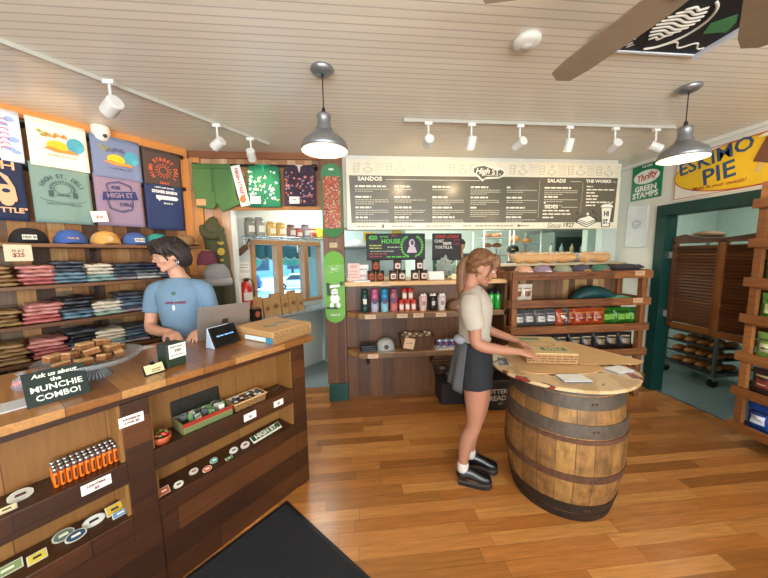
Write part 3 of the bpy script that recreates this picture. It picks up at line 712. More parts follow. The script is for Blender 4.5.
def sun_wave(t, w, h, txt, ytxt=True):
    k = w/.30
    mb = MB()
    mb.disc(-.01*k, -.155*k, .055*k, .038*k, YS, YS+.003).build('sun_print', M('#f0b92c', .8), t)
    MB().disc(.085*k, -.13*k, .048*k, .055*k, YS-.001, YS+.002).build('wave_print', M('#4fa6bd', .8), t)
    mb = MB()
    for r_ in (.042, .032, .022, .012):
        for i in range(14):
            a = i*2*math.pi/18; b = (i+1)*2*math.pi/18
            mb._prism([((.085+r_*math.cos(a))*k, YS-.002, (-.13+r_*1.1*math.sin(a))*k), ((.085+r_*math.cos(b))*k, YS-.002, (-.13+r_*1.1*math.sin(b))*k), ((.085+(r_-.002)*math.cos(b))*k, YS-.002, (-.13+(r_-.002)*1.1*math.sin(b))*k), ((.085+(r_-.002)*math.cos(a))*k, YS-.002, (-.13+(r_-.002)*1.1*math.sin(a))*k)],
                      [((.085+r_*math.cos(a))*k, YS, (-.13+r_*1.1*math.sin(a))*k), ((.085+r_*math.cos(b))*k, YS, (-.13+r_*1.1*math.sin(b))*k), ((.085+(r_-.002)*math.cos(b))*k, YS, (-.13+(r_-.002)*1.1*math.sin(b))*k), ((.085+(r_-.002)*math.cos(a))*k, YS, (-.13+(r_-.002)*1.1*math.sin(a))*k)], None)
    mb.build('wave_lines', M('#2c7189', .8), t)
    mb = MB()
    for cx_, cz in ((-.075, -.10), (-.055, -.085), (-.09, -.075)):
        for i in range(7):
            a = R(20+i*24); mb.prism([(cx_*k, cz*k-.003), (cx_*k+.028*k*math.cos(a), cz*k+.028*k*math.sin(a)), (cx_*k+.003, cz*k+.003)], YS, YS+.002)
    mb.build('palm_print', M('#9aa43a', .8), t)
    MB().prism([(-.085*k, -.18*k), (-.02*k, -.20*k), (.10*k, -.195*k), (.06*k, -.17*k), (.02*k, -.18*k), (-.05*k, -.165*k)], YS-.002, YS).build('beach_print', M('#e88a3c', .8), t)
    arc_text('High St.', M(txt, .8), t, 0, YS, -.16*k-.045*k, .125*k, -26, 26, .036*k, bold=.0012)
    text('Deli', M(txt, .8), t, .01*k, YS, -.078*k, .06*k, depth=.001, bold=.001)
    text('Goodies Since 1927', M(txt, .8), t, .01*k, YS, -.222*k, .15*k, depth=.001)
t, w, h = tee(.338, .640, 2.585, 2.272, '#efe6d6', 'white tee on the left wall with a yellow sun and blue wave print', 1); sun_wave(t, w, h, '#e0843c')
t, w, h = tee(.662, .975, 2.575, 2.262, '#7080a2', 'periwinkle blue tee with the same sun and wave print, right of the white tee', 2); sun_wave(t, w, h, '#5b5f86')
# tie-dye tee
t, w, h = tee(.02, .312, 2.59, 2.27, '#d6e2f2', 'pale blue tie-dye tee at the left edge of the upper rail', 3)
mb = MB(); rnd = random.Random(4)
for i in range(16): mb.disc(rnd.uniform(-.13, .13), -rnd.uniform(.02, .29), rnd.uniform(.012, .03), rnd.uniform(.01, .02), YS+.002, YS+.004, 10)
mb.build('dye_blotches', M('#8aa9d8', .85), t)
mb = MB()
for i in range(7):
    for q in range(2): mb.loft([(.02+q*.05+.02*math.cos(a*.9), YS, -.06-i*.03+.012*math.sin(a*.9), .003) for a in range(5)], 6, (0, 1, 0), 1)
mb.build('red_print', M('#d2648c', .85), t)
# van tee
t, w, h = tee(.0, .298, 2.285, 1.872, '#1e2a4a', 'navy tee with a peach camper van print at the left edge of the lower rail', 5)
PE = M('#dfae8a', .8)
text('HIGH', PE, t, .0, YS, -.05, .22, bold=.003, sz=.8)
MB().prism([(-.13, -.10), (.05, -.10), (.075, -.12), (.10, -.19), (.105, -.27), (.10, -.285), (-.13, -.285)], YS, YS+.003).build('van_print', PE, t, bevel=.001)
MB().prism([(-.12, -.12), (-.06, -.12), (-.06, -.175), (-.12, -.175)], YS-.002, YS).prism([(-.05, -.12), (.045, -.12), (.075, -.175), (-.05, -.175)], YS-.002, YS).disc(.06, -.215, .018, .014, YS-.002, YS).build('van_windows', M('#1e2a4a', .85), t)
MB().disc(-.09, -.285, .03, .03, YS-.003, YS).disc(.06, -.285, .03, .03, YS-.003, YS).build('van_wheels', PE, t)
text('TTLE°', PE, t, .085, YS, -.345, .12, bold=.003)
# sage sun tee
t, w, h = tee(.325, .632, 2.275, 1.872, '#74928c', 'sage green tee with a dark line drawing of a rising sun, below the white tee', 6)
DK = M('#3d5557', .8)
arc_text('HIGH ST. DELI', DK, t, 0, YS, -.17, .108, -68, 68, .04, bold=.0004)
mb = MB()
for i in range(20):
    a = R(-20+i*11.6); c_, s_ = math.cos(a), math.sin(a)
    p = Vector((.055*c_, 0, -.15+.045*s_)); q = Vector((.075*c_, 0, -.15+.063*s_)); nrm = Vector((-s_, 0, c_))*.004
    mb.prism([(p.x-nrm.x, p.z-nrm.z), (p.x+nrm.x, p.z+nrm.z), (q.x+nrm.x*.3, q.z+nrm.z*.3)], YS, YS+.002)
for i in range(24):
    a = R(i*15); b = R(i*15+15)
    mb.prism([(.047*math.cos(a), -.15+.038*math.sin(a)), (.047*math.cos(b), -.15+.038*math.sin(b)), (.044*math.cos(b), -.15+.035*math.sin(b)), (.044*math.cos(a), -.15+.035*math.sin(a))], YS, YS+.002)
for x in (-.075, .05): mb.prism([(x, -.17), (x+.025, -.175), (x+.025, -.215), (x, -.21)], YS, YS+.002)
for i in range(9): mb.prism([(-.035+i*.008, -.19), (-.031+i*.008, -.19), (-.031+i*.008, -.205), (-.035+i*.008, -.205)], YS, YS+.002)
mb.prism([(-.12, -.225), (-.09, -.24), (0, -.25), (.09, -.24), (.12, -.225), (.12, -.228), (.09, -.243), (0, -.253), (-.09, -.243), (-.12, -.228)], YS, YS+.002)
mb.build('sun_drawing', DK, t)
text('Smokin Great Sandos Since 1927', DK, t, 0, YS, -.262, .18)
# brown sun tee
t, w, h = tee(.990, 1.285, 2.56, 2.262, '#4c3d38', 'dark brown tee with an orange HIGH STREET DELI sun print', 7)
OR = M('#d9683a', .8)
arc_text('HIGH STREET DELI', OR, t, 0, YS, -.165, .098, -125, 125, .040, bold=.0016)
text('SINCE', OR, t, 0, YS, -.275, .07, bold=.001)
mb = MB()
for i in range(16):
    a = R(i*22.5); c_, s_ = math.cos(a), math.sin(a); nrm = Vector((-s_, 0, c_))*.0035
    for p0, p1, kk in ((.045, .068, .4),):
        p = Vector((p0*c_, 0, -.165+p0*s_)); q = Vector((p1*c_, 0, -.165+p1*s_))
        mb.prism([(p.x-nrm.x, p.z-nrm.z), (p.x+nrm.x, p.z+nrm.z), (q.x+nrm.x*kk, q.z+nrm.z*kk), (q.x-nrm.x*kk, q.z-nrm.z*kk)], YS, YS+.002)
for i in range(24):
    a = R(i*15); b = R(i*15+15)
    mb.prism([(.037*math.cos(a), -.165+.037*math.sin(a)), (.037*math.cos(b), -.165+.037*math.sin(b)), (.032*math.cos(b), -.165+.032*math.sin(b)), (.032*math.cos(a), -.165+.032*math.sin(a))], YS, YS+.002)
mb.build('sun_print', OR, t)
# mauve badge tee
t, w, h = tee(.655, .962, 2.268, 1.875, '#8b7a92', 'mauve tee with a navy HIGH ST badge print', 8)
NY = M('#2c3568', .8)
mb = MB()
oc = [(-.075, -.05), (0, -.025), (.075, -.05), (.085, -.07), (.075, -.12), (.085, -.2), (.075, -.255), (0, -.28), (-.075, -.255), (-.085, -.2), (-.075, -.12), (-.085, -.07)]
for i in range(len(oc)):
    a, b = Vector((oc[i][0], 0, oc[i][1])), Vector((oc[(i+1) % 12][0], 0, oc[(i+1) % 12][1])); c_ = Vector((0, 0, -.15)); ia = a+(c_-a)*.045; ib = b+(c_-b)*.045
    mb.prism([(a.x, a.z), (b.x, b.z), (ib.x, ib.z), (ia.x, ia.z)], YS, YS+.002)
    ja = a+(c_-a)*.09; jb = b+(c_-b)*.09; ka = a+(c_-a)*.11; kb = b+(c_-b)*.11
    mb.prism([(ja.x, ja.z), (jb.x, jb.z), (kb.x, kb.z), (ka.x, ka.z)], YS, YS+.002)
mb.prism([(-.115, -.19), (-.105, -.125), (.105, -.095), (.12, -.16), (.105, -.165)], YS, YS+.002)
mb.build('badge_print', NY, t)
text('HIGH ST', M('#8b7a92', .85), t, .0, YS-.0015, -.143, .17, bold=.003, rot=R(-7), sz=1.2)
text('420', NY, t, -.025, YS, -.082, .06, bold=.0015, rot=R(-6)); text('DELI', NY, t, .03, YS, -.212, .075, bold=.001, rot=R(-6))
# navy stoner sando tee
t, w, h = tee(.985, 1.280, 2.272, 1.865, '#27365f', 'navy tee lettered STONER SANDO in white, rightmost on the lower rail', 9)
WT = M('#e6e6e6', .8)
text('I GOT LOST IN THE', WT, t, .0, YS, -.03, .15, bold=.0014); text('STONER SANDO', WT, t, 0, YS, -.068, .20, bold=.003, sz=1.3)
MB().prism([(-.07, -.10), (.09, -.10), (.105, -.12), (.09, -.135), (-.03, -.135), (-.05, -.15), (-.055, -.135), (-.07, -.13)], YS, YS+.002).build('sandwich_print', WT, t)
text('SINCE 27', WT, t, .02, YS, -.168, .075, bold=.001)
t = thing('price_card', 'white price card pinned low between the sage and mauve tees', 'sign', LW(.66, -3.38+.13, 1.935), RL)
MB().box(-.048, .048, -.001, .001, -.038, .045, Matrix.Rotation(R(-8), 4, 'Y')).build('card', PAPER, t)
text('$25', M('#8a4a3a', .7), t, 0, -.003, .0, .04, bold=.001)
# security camera on the trim
t = thing('security_camera', 'white dome security camera under the orange trim above the clothes', 'camera', LW(.735, -3.30, 2.60), RL)
MB().lathe([(.055, .058), (.062, .05), (.06, .0), (.05, -.02)], seg=24).ell((0, 0, -.008), (.05, .05, .052)).build('housing', M('#e9e4dc', .35), t, smooth=True)
MB().ell((.012, -.042, -.018), (.016, .014, .018)).ell((-.018, -.04, -.010), (.008, .01, .01)).build('lens', M('#1a1c22', .1), t, smooth=True)

# ---------------------------------------------------------------- caps
def cap(label, loc, rz, crown, brim, patch=None, word=None, wordcol='#e8e4d8', mesh_back=None, k=1.0, name='cap'):
    """cap facing local -y"""
    t = thing(name, label, 'cap', loc, rz)
    def f(u, v):
        a = 2*math.pi*u; b = v*math.pi/2
        r_ = math.cos(b)**.72; x = .093*r_*math.cos(a); y = .098*r_*math.sin(a)
        z = .014+.106*math.sin(b)**.95
        if math.sin(a) < -.2: y *= 1-.05*v; z += .014*math.sin(b)*(-math.sin(a))*(1-v)*1.6
        return (x*k, y*k, z*k)
    mb = MB(); mb.grid(f, 28, 9)
    bmesh.ops.remove_doubles(mb.bm, verts=mb.bm.verts, dist=.0005)
    if mesh_back:
        for fc in mb.bm.faces:
            c_ = fc.calc_center_median()
            if c_.y > -.015*k: fc.material_index = 1
    mb.build('crown', [M(crown, .85, var=.06, scale=50), M(mesh_back or crown, .85, var=.25, scale=120)], t, smooth=True, solid=.002)
    br = MB()
    def g(u, v):
        a = -math.pi*(.06+.88*u); q = math.sin(math.pi*u)**.5
        x = .094*math.cos(a)*(1+.10*v); y = .094*math.sin(a) - .072*v*q
        z = .014 + .012*v - .030*(abs(x)/.1)**2*v
        return (x*k, y*k, z*k)
    br.grid(g, 18, 5).build('brim', M(brim, .8, var=.05), t, smooth=True, solid=.003)
    MB().ell((0, .0, .120*k), (.008*k, .008*k, .004*k), u=10, v=6).build('button', M(crown, .8), t)
    th = Matrix.Translation((0, -.0955*k, .046*k)) @ Matrix.Rotation(R(-14), 4, 'X')
    if patch:
        if patch == 'round': MB()._prism([tuple(th @ Vector((.022*k*math.cos(a*math.pi/10), -.004, .022*k*math.sin(a*math.pi/10)+.012*k))) for a in range(20)], [tuple(th @ Vector((.022*k*math.cos(a*math.pi/10), .012, .022*k*math.sin(a*math.pi/10)+.012*k))) for a in range(20)], None).build('patch', M(wordcol, .7), t)
        else: MB().box(-.032*k, .032*k, -.004, .014, -.006*k, .026*k, th).build('patch', M(patch, .7), t)
    if word:
        text(word, M(wordcol if patch in (None,) else '#30343c', .7), t, 0, 0, 0, .06*k, tilt=th @ Matrix.Translation((0, -.0055, .010*k)), depth=.0006, bold=.0012, skew=.15)
    return t
for i, (l_, c, b, p, w_, wc, mbk, lab) in enumerate((
    (.03, '#b98a60', '#b98a60', None, None, '#e8e4d8', None, 'tan cap at the left end of the top wall shelf, half out of the picture'),
    (.272, '#17181c', '#17181c', '#dcd8cc', 'High St', '#30343c', None, 'black cap with a white label patch on the top wall shelf'),
    (.472, '#38599c', '#38599c', None, 'High St.', '#c9a06a', None, 'royal blue cap with gold script lettering on the top wall shelf'),
    (.665, '#c99a52', '#c28f4a', 'round', None, '#caa878', '#d9c7a8', 'mustard trucker cap with pale mesh and round patch on the top wall shelf'),
    (.850, '#3f5c97', '#3f5c97', '#dcd8cc', 'High St', '#30343c', '#34446a', 'blue trucker cap with white label patch and dark mesh on the top wall shelf'),
    (1.01, '#2f8f86', '#2f8f86', None, None, '#fff', None, 'teal cap behind the cashier\'s head on the top wall shelf'),
    (1.215, '#8f6c46', '#6b4c30', None, None, '#fff', '#9a7650', 'brown corduroy cap at the right end of the top wall shelf'))):
    cap(lab, LW(l_, -3.185, 1.697), RL+R(-6+3*i), c, b, p, w_, wc, mbk)

# ---------------------------------------------------------------- folded tees in plastic
def folded(seed, w=.172, d=.25, h=.030):
    rnd = random.Random(seed); ph = [rnd.uniform(0, 6) for _ in range(6)]
    mb = MB(); nu, nv = 12, 10
    def f(u, v, top):
        x, y = (u-.5)*w, (v-.5)*d
        edge = min(1, 7*min(u, 1-u, v, 1-v)+.15)
        wob = .0055*math.sin(u*9+ph[0])*math.sin(v*8+ph[1])+.004*math.sin(u*19+ph[2]+v*6)
        z = h*.5 + (h*.5*math.sqrt(edge)+wob*edge if top else -h*.42*math.sqrt(edge)+wob*.5*edge)
        x += .004*math.sin(v*11+ph[3])+.003*math.sin(v*23+ph[4]); y += .005*math.sin(u*10+ph[5])
        return (x, y, max(0.0, z))
    A = [[mb.bm.verts.new(f(i/nu, j/nv, True)) for j in range(nv+1)] for i in range(nu+1)]
    B = [[mb.bm.verts.new(f(i/nu, j/nv, False)) for j in range(nv+1)] for i in range(nu+1)]
    for i in range(nu):
        for j in range(nv):
            mb.bm.faces.new((A[i][j], A[i+1][j], A[i+1][j+1], A[i][j+1])); mb.bm.faces.new((B[i][j], B[i][j+1], B[i+1][j+1], B[i+1][j]))
    for i in range(nu):
        for j in (0, nv): mb.bm.faces.new((A[i][j], A[i+1][j], B[i+1][j], B[i][j]))
    for j in range(nv):
        for i in (0, nu): mb.bm.faces.new((A[i][j], A[i][j+1], B[i][j+1], B[i][j]))
    return mb
CN = {'brown': '#7d5a34', 'tan': '#8f7048', 'pink': '#c08078', 'rose': '#a85a58', 'charcoal': '#3a3f48', 'slate': '#5f7888', 'cream': '#cfc2ae', 'seafoam': '#7f9a94', 'dark blue': '#3d4654', 'lilac grey': '#8a7c84', 'navy': '#23263a', 'grey': '#77757a', 'white': '#bdb9b2', 'mint': '#8fa596', 'black': '#191a20'}
fold_cache = {}
def folded_mesh(col, sd):
    if (col, sd) not in fold_cache:
        fold_cache[(col, sd)] = folded(sd).mesh('folded_tee', M(CN[col], .45, var=.22, scale=40, bump=.35, coat=.35), True)
    return fold_cache[(col, sd)]
ORD = ('bottom', 'second from bottom', 'third from bottom', 'fourth from bottom', 'fifth from bottom', 'sixth from bottom', 'seventh from bottom')
rows = [('second wall shelf', 1.431, [(-.09, 'tan tan brown tan'), (.10, 'tan brown tan brown tan'), (.278, 'rose rose pink pink pink'), (.432, 'slate slate slate charcoal charcoal charcoal'), (.590, 'seafoam seafoam cream cream cream'), (.738, 'lilac^grey dark^blue dark^blue charcoal dark^blue'), (.885, 'white grey charcoal navy navy'), (1.04, 'charcoal grey charcoal')]),
        ('third wall shelf', 1.171, [(-.09, 'brown tan tan'), (.09, 'tan brown brown tan'), (.285, 'rose rose pink pink pink'), (.445, 'slate slate charcoal black charcoal black'), (.600, 'mint white cream cream'), (.755, 'lilac^grey dark^blue slate dark^blue dark^blue charcoal'), (.915, 'charcoal navy charcoal')]),
        ('lowest wall shelf', .923, [(-.08, 'brown tan brown tan'), (.10, 'tan brown tan brown tan'), (.290, 'rose rose rose pink pink'), (.455, 'slate slate charcoal black black charcoal'), (.612, 'mint mint cream cream cream'), (.770, 'lilac^grey dark^blue slate dark^blue charcoal'), (.93, 'charcoal navy black charcoal')])]
rnd = random.Random(11)
for rname, z0, stacks in rows:
    for si, (l_, cols) in enumerate(stacks):
        z = z0
        cl = [c.replace('^', ' ') for c in cols.split()]
        for k, c in enumerate(cl):
            pos = 'topmost' if k == len(cl)-1 else ORD[k]
            lab = '%s folded tee, %s in the %s stack, %s' % (c, pos, ('leftmost', 'tan', 'pink', 'charcoal and slate', 'cream and green', 'dark blue', 'grey-topped', 'last')[si], rname)
            o = put('folded_tee', folded_mesh(c, (k+si) % 4), None, LW(l_+rnd.uniform(-.008, .008), -3.175+rnd.uniform(-.015, .02), z), RL+R(rnd.uniform(-11, 11)))
            tag(o, lab, 'folded t-shirt'); z += .0262
# sign on the cap shelf
t = thing('price_card', 'cream card reading $25 hanging from the top wall shelf under the black cap', 'sign', LW(.205, -3.028, 1.645), RL)
MB().box(-.058, .058, -.002, 0, -.05, .055).build('card', M('#d8c6a8', .8), t)
text('FLAT', M('#8a3a32', .7), t, 0, -.004, .015, .05); text('$25', M('#8a3a32', .7), t, 0, -.004, -.012, .05, bold=.001)
# ================================================================ CLOTHES ON THE HEADER WALL
t = thing('pipe_rail', 'black pipe rail on the header wall with shorts and patterned shirts', 'rail', (0, 3.29, 2.515), 0)
MB().cyl((-1.56, -.07, 0), (-.37, -.07, 0), .012, seg=12).build('pipe', IRON, t, smooth=True)
for x in (-1.55, -.40): MB().cyl((x, -.07, 0), (x, 0, 0), .013, seg=12).cyl((x, -.008, 0), (x, 0, 0), .035, seg=16).cyl((x-.025, -.07, 0), (x+.025, -.07, 0), .02).build('flange', IRON, t)
# green shorts
t = thing('shorts', 'olive green drawstring shorts hung spread on the header wall', 'shorts', (-1.375, 3.20, 2.50), 0)
GS = M('#4f7440', .85, var=.06, scale=20)
def shp(pts, th=.02, bulge=.0, y=0.0, mb=None):
    mb = mb or MB(); mb.prism(pts, y, y+th); return mb
shp([(-.20, .0), (.165, .01), (.19, -.12), (.20, -.30), (.245, -.36), (.055, -.445), (.01, -.36), (-.03, -.42), (-.185, -.395), (-.21, -.2)], .025).build('cloth', GS, t, bevel=.01)
MB().box(-.20, .165, -.006, .034, -.03, .02).build('waistband', M('#466a39', .85), t, bevel=.008)
mb = MB()
for q in range(7): mb.cyl((-.025+.012*(q % 2), -.008, -.02-.035*q), (-.02+.012*((q+1) % 2), -.008, -.045-.035*q), .003, seg=6)
mb.build('drawstring', M('#23351e', .8), t)
MB().box(-.002, .004, -.002, 0, -.36, -.03, Matrix.Rotation(R(0), 4, 'Y')).build('seam', M('#3c5a30', .8), t)
MB().box(-.18, -.09, -.006, -.004, -.38, -.32).build('price_card', M('#d9a070', .8), t)
# white strip with red lettering
t = thing('banner_strip', 'white strip with red lettering hanging between the shorts and the green shirt', 'strip', (-1.125, 3.195, 2.31), 0)
rm = Matrix.Rotation(R(11.5), 4, 'Y').inverted()
MB().box(-.045, .045, -.004, .004, -.20, .20, rm).build('strip', WHITE, t, bevel=.002)
text('HIGH STREET', M('#b04030', .7), t, 0, 0, 0, .28, tilt=rm @ Matrix.Translation((0, -.006, .03)) @ Matrix.Rotation(R(90), 4, 'Y'), bold=.003)
MB().ell((.02, -.008, -.13), (.03, .006, .035)).build('emblem', M('#c9703c', .7), t)
def camp_shirt(x, w, h, col, label, spots, seed, inner):
    t = thing('patterned_shirt', label, 'shirt', (x, 3.20, 2.505), 0)
    cm = M(col, .85, var=.08)
    mb = shp([(-w*.42, -.0), (-w*.16, .012), (0, -.06), (w*.16, .012), (w*.42, 0), (w*.47, -.04), (w*.47, -h), (-w*.47, -h), (-w*.47, -.04)], .03)
    mb.build('cloth', cm, t, bevel=.008)
    MB().prism([(-w*.18, .02), (-w*.05, .0), (0, -.075), (-w*.10, -.11), (-w*.26, -.02)], -.008, 0).prism([(w*.18, .02), (w*.05, .0), (0, -.075), (w*.10, -.11), (w*.26, -.02)], -.008, 0).build('collar', cm, t, bevel=.003)
    MB().prism([(-w*.12, .018), (w*.12, .018), (0, -.06)], -.003, .01).build('inner_neck', M(inner, .8), t)
    MB().box(-.001, .002, -.002, 0, -h+.005, -.08).build('placket', M('#222a26', .8), t)
    mb = MB()
    for q in range(4): mb.disc(.006, -.12-.07*q, .005, .005, -.004, 0, 8)
    mb.build('button', WHITE, t)
    rnd = random.Random(seed); mb = MB()
    for q in range(60):
        mb.setm(q % len(spots)); cx_, cz = rnd.uniform(-w*.42, w*.42), -rnd.uniform(.05, h-.03); r_ = rnd.uniform(.008, .02); a = rnd.uniform(0, 3)
        pts = [(cx_+r_*math.cos(a+i*math.pi/4)*(1 if i % 2 else .5), cz+r_*math.sin(a+i*math.pi/4)*(.9 if i % 2 else .6)) for i in range(8)]
        mb.prism(pts, -.0015, .001)
    mb.build('floral_print', [M(c, .8) for c in spots], t)
    return t
camp_shirt(-.90, .335, .40, '#1f7350', 'bright green camp shirt with white printed pattern on the header wall', ['#d8e6d2', '#e8e2b0', '#b8d0e0'], 1, '#2fa070')
camp_shirt(-.545, .335, .385, '#3a2a38', 'dark plum camp shirt with orange printed pattern on the header wall', ['#c8603a', '#d88a8a', '#8f7a94'], 2, '#c9b4a4')
for x, w_, lab in ((-.98, .10, 'white price card below the green patterned shirt'), (-.60, .10, 'white price card below the plum patterned shirt')):
    t = thing('price_card', lab, 'sign', (x, 3.175, 2.17), 0)
    MB().box(-w_/2, w_/2, -.002, 0, -.035, .035).build('card', PAPER, t)
    word_bars(MB(), -.02, .0, .04, .008, -.004, 1, .02).build('handwriting', M('#8a5a4a', .7), t)
# olive hoodie hanging from a hook
t = thing('hoodie', 'long olive hoodie with yellow smiley print hung on the wall left of the passage', 'hoodie', (-1.39, 3.18, 0), 0)
OL = M('#4b4a2f', .9, var=.12, scale=12)
MB().loft([(-.03, .03, 1.97, .05, .04), (-.04, .02, 1.88, .10, .07), (-.03, .02, 1.76, .09, .065), (.0, .03, 1.55, .10, .06), (.03, .03, 1.3, .11, .06), (.03, .03, 1.12, .11, .05)], 16, (0, 1, 0), 4).build('cloth', OL, t, smooth=True)
MB().loft([(-.11, -.02, 1.90, .03), (-.07, -.055, 1.83, .04), (.02, -.05, 1.81, .035), (.07, -.02, 1.88, .03)], 12, (0, 1, 0), 4).build('hood', OL, t, smooth=True)
MB().loft([(.06, -.02, 1.83, .04), (.085, -.03, 1.6, .048), (.085, -.03, 1.35, .045), (.08, -.02, 1.14, .04)], 12, (0, 1, 0), 4).build('sleeve', OL, t, smooth=True)
YL = M('#c8a83a', .8)
MB().disc(.075, 1.66, .032, .035, -.085, -.07).build('smiley_print', YL, t)
MB().disc(.065, 1.67, .004, .006, -.088, -.08, 8).disc(.085, 1.67, .004, .006, -.088, -.08, 8).box(.06, .09, -.088, -.08, 1.643, 1.648).build('smiley_face', M('#2d2c1c', .8), t)
text('high', YL, t, .08, -.085, 1.745, .06, bold=.002); text('st', YL, t, .08, -.085, 1.58, .03, bold=.002)
MB().cyl((-.03, .05, 2.0), (-.03, .105, 2.0), .006).ell((-.03, .045, 2.005), (.012, .012, .012), u=8, v=6).build('hook', IRON, t)
t = thing('beanie', 'grey knit beanie hanging behind the cashier\'s shoulder', 'beanie', (-1.36, 3.08, 1.36), 0)
MB().lathe([(.001, .19), (.07, .175), (.11, .12), (.125, .05), (.125, .0)], seg=24, sy=.8, cap=False).build('crown', M('#8b8886', .95, var=.15, scale=60), t, smooth=True, solid=.006)
MB().lathe([(.132, -.03), (.138, .0), (.132, .04)], seg=24, sy=.8, cap=False).build('cuff', M('#9a9694', .95, var=.15, scale=60), t, smooth=True, solid=.006)
MB().box(-.02, .02, .08, .21, .02, .05).build('peg', W_FRAME, t)
t = thing('beanie', 'striped maroon and white beanie above the grey one', 'beanie', (-1.455, 3.12, 1.55), 0)
mb = MB()
prof = [(.001, .13), (.05, .12), (.08, .085), (.092, .04), (.092, .0)]
mb.lathe(prof, seg=24, sy=.8, cap=False)
for f_ in mb.bm.faces:
    if f_.calc_center_median().z % .045 < .02: f_.material_index = 1
mb.build('crown', [M('#c9b8b4', .95, scale=60), M('#6a3440', .95, scale=60)], t, smooth=True, solid=.006)
MB().lathe([(.096, -.02), (.10, .0), (.096, .02)], seg=24, sy=.8, cap=False).build('cuff', M('#6a3440', .95), t, smooth=True, solid=.005)
MB().box(-.02, .02, .06, .17, .02, .045).build('peg', W_FRAME, t)
# ================================================================ SKATE DECKS ON THE POST
def deck(z0, z1, col, label, kind):
    hgt = z1-z0; w = .105
    t = thing('skateboard_deck', label, 'skateboard', (-.2225, 3.165, z0), 0)
    bm_ = MB(); NZ = 44
    def fr_(u, v, y):
        z = hgt*v; e = min(z, hgt-z); hw = w*math.sqrt(max(0.0, 1-(1-min(1, e/w))**2)) if e < w else w
        bend = -max(0, .15-e)*.13
        return Vector(((2*u-1)*max(hw, .004), bend+y, z))
    bm_.grid(lambda u, v: fr_(u, v, 0), 10, NZ); bm_.grid(lambda u, v: fr_(u, v, .011), 10, NZ)
    for u0 in (0, 1): bm_.grid(lambda u, v: fr_(u0, v, .011*u), 1, NZ)
    bmesh.ops.remove_doubles(bm_.bm, verts=bm_.bm.verts, dist=.0002)
    bm_.build('deck', M(col, .5, var=.06), t)
    for zz in (.16, .22, hgt-.16, hgt-.22):
        mb = MB()
        for x in (-.03, .03): mb.cyl((x, -.003, zz), (x, .0, zz), .004, seg=8)
        mb.build('bolt', STEEL, t)
    return t, hgt
t, hg = deck(1.79, 2.53, '#1d6b2c', 'upper green skateboard deck on the post, covered with a red sandwich artwork', 0)
MB().box(-.088, .088, -.008, 0, .095, hg-.125).build('artwork_ground', M('#a8462f', .5), t, bevel=.004)
mb = MB(); rnd = random.Random(9)
for i in range(640):
    cx_, cz = rnd.uniform(-.083, .083), rnd.uniform(.10, hg-.13); r_ = rnd.uniform(.005, .013); a0 = rnd.uniform(0, 6); mb.setm(rnd.choice((0, 0, 1, 1, 2, 3, 4, 5)))
    mb.prism([(cx_+r_*math.cos(a0+k)*rnd.uniform(.4, 1), cz+r_*.6*math.sin(a0+k)) for k in range(0, 6)], -.0105-.00001*i, .0)
mb.build('artwork', [M('#a03020', .5), M('#cdb994', .5), M('#c8702a', .5), M('#6a1a16', .5), M('#5b7a2c', .5), M('#c9584a', .5)], t)
MB().ell((0, -.016, hg-.06), (.028, .004, .012)).build('logo', M('#d8e2d2', .5), t)
t, hg = deck(.895, 1.655, '#62a01e', 'lower bright green skateboard deck on the post, with a white cartoon figure', 1)
mb = MB().disc(.0, .33, .035, .035, -.022, 0).disc(0, .26, .05, .05, -.022, 0).disc(-.035, .19, .022, .03, -.022, 0).disc(.035, .19, .022, .03, -.022, 0).prism([(-.06, .40), (.06, .41), (.05, .385), (-.05, .375)], -.022, 0)
mb.build('figure', M('#e8e8e2', .5), t)
MB().disc(-.012, .335, .005, .007, -.026, 0, 8).disc(.014, .335, .005, .007, -.026, 0, 8).prism([(-.08, .30), (-.05, .29), (-.05, .42), (-.085, .43)], -.024, 0).prism([(.055, .43), (.085, .44), (.08, .40), (.055, .40)], -.024, 0).prism([(-.09, .155), (.03, .15), (.03, .165), (-.09, .17)], -.024, 0).build('outline', M('#1c1f1a', .5), t)
text('HIGH ST', M('#e8e8e2', .5), t, 0, -.020, .085, .10, bold=.002)
text('DELI', M('#e8e8e2', .5), t, 0, -.004, .57, .06, bold=.001)
mb = MB()
for i in range(5): mb.prism([(-.09, .52+i*.02), (.09, .56+i*.012), (.09, .562+i*.012), (-.09, .522+i*.02)], -.016, 0)
mb.build('swoosh', M('#b8d890', .5), t)
t = thing('price_card', 'small tan card on the post between the two skateboard decks', 'sign', (-.225, 3.19, 1.715), 0)
MB().box(-.04, .04, -.004, .004, -.025, .025).build('card', M('#c9b48c', .8), t); word_bars(MB(), -.025, 0, .05, .006, -.007, 3, .02).build('handwriting', M('#6a5038', .7), t)

# ================================================================ MENU BOARD (3.13 wide, hung in front of the kitchen header)
mn = thing('menu_board', 'wide black and cream menu board above the kitchen hatch, headed SANDOS, SALADS and THE WORKS', 'menu', (-.076, 3.28, 1.882), 0)
MB().box(0, 3.143, 0, .02, 0, .731).build('backing', M('#e6dcc2', .35), mn)
PNL = M('#635e50', .25, var=.03)
MB().prism([(.045, .07), (3.09, .072), (3.11, .57), (.03, .565)], -.002, 0).build('dark_panel', PNL, mn)
MC = M('#eee6d0', .5); MD = M('#5e594c', .6); ML = M('#b3a88e', .6)
text('SANDOS', MC, mn, .25, -.004, .53, .26, bold=.004, sz=.85); MB().box(.42, 1.46, -.004, -.002, .523, .527).build('heading_rule', MC, mn)
text('SALADS', MC, mn, 2.36, -.004, .53, .22, bold=.004, sz=.85); MB().box(2.53, 2.66, -.004, -.002, .523, .527).build('heading_rule', MC, mn)
text('THE WORKS', MC, mn, 2.87, -.004, .53, .31, bold=.004, sz=.85); MB().box(3.04, 3.09, -.004, -.002, .523, .527).build('heading_rule', MC, mn)
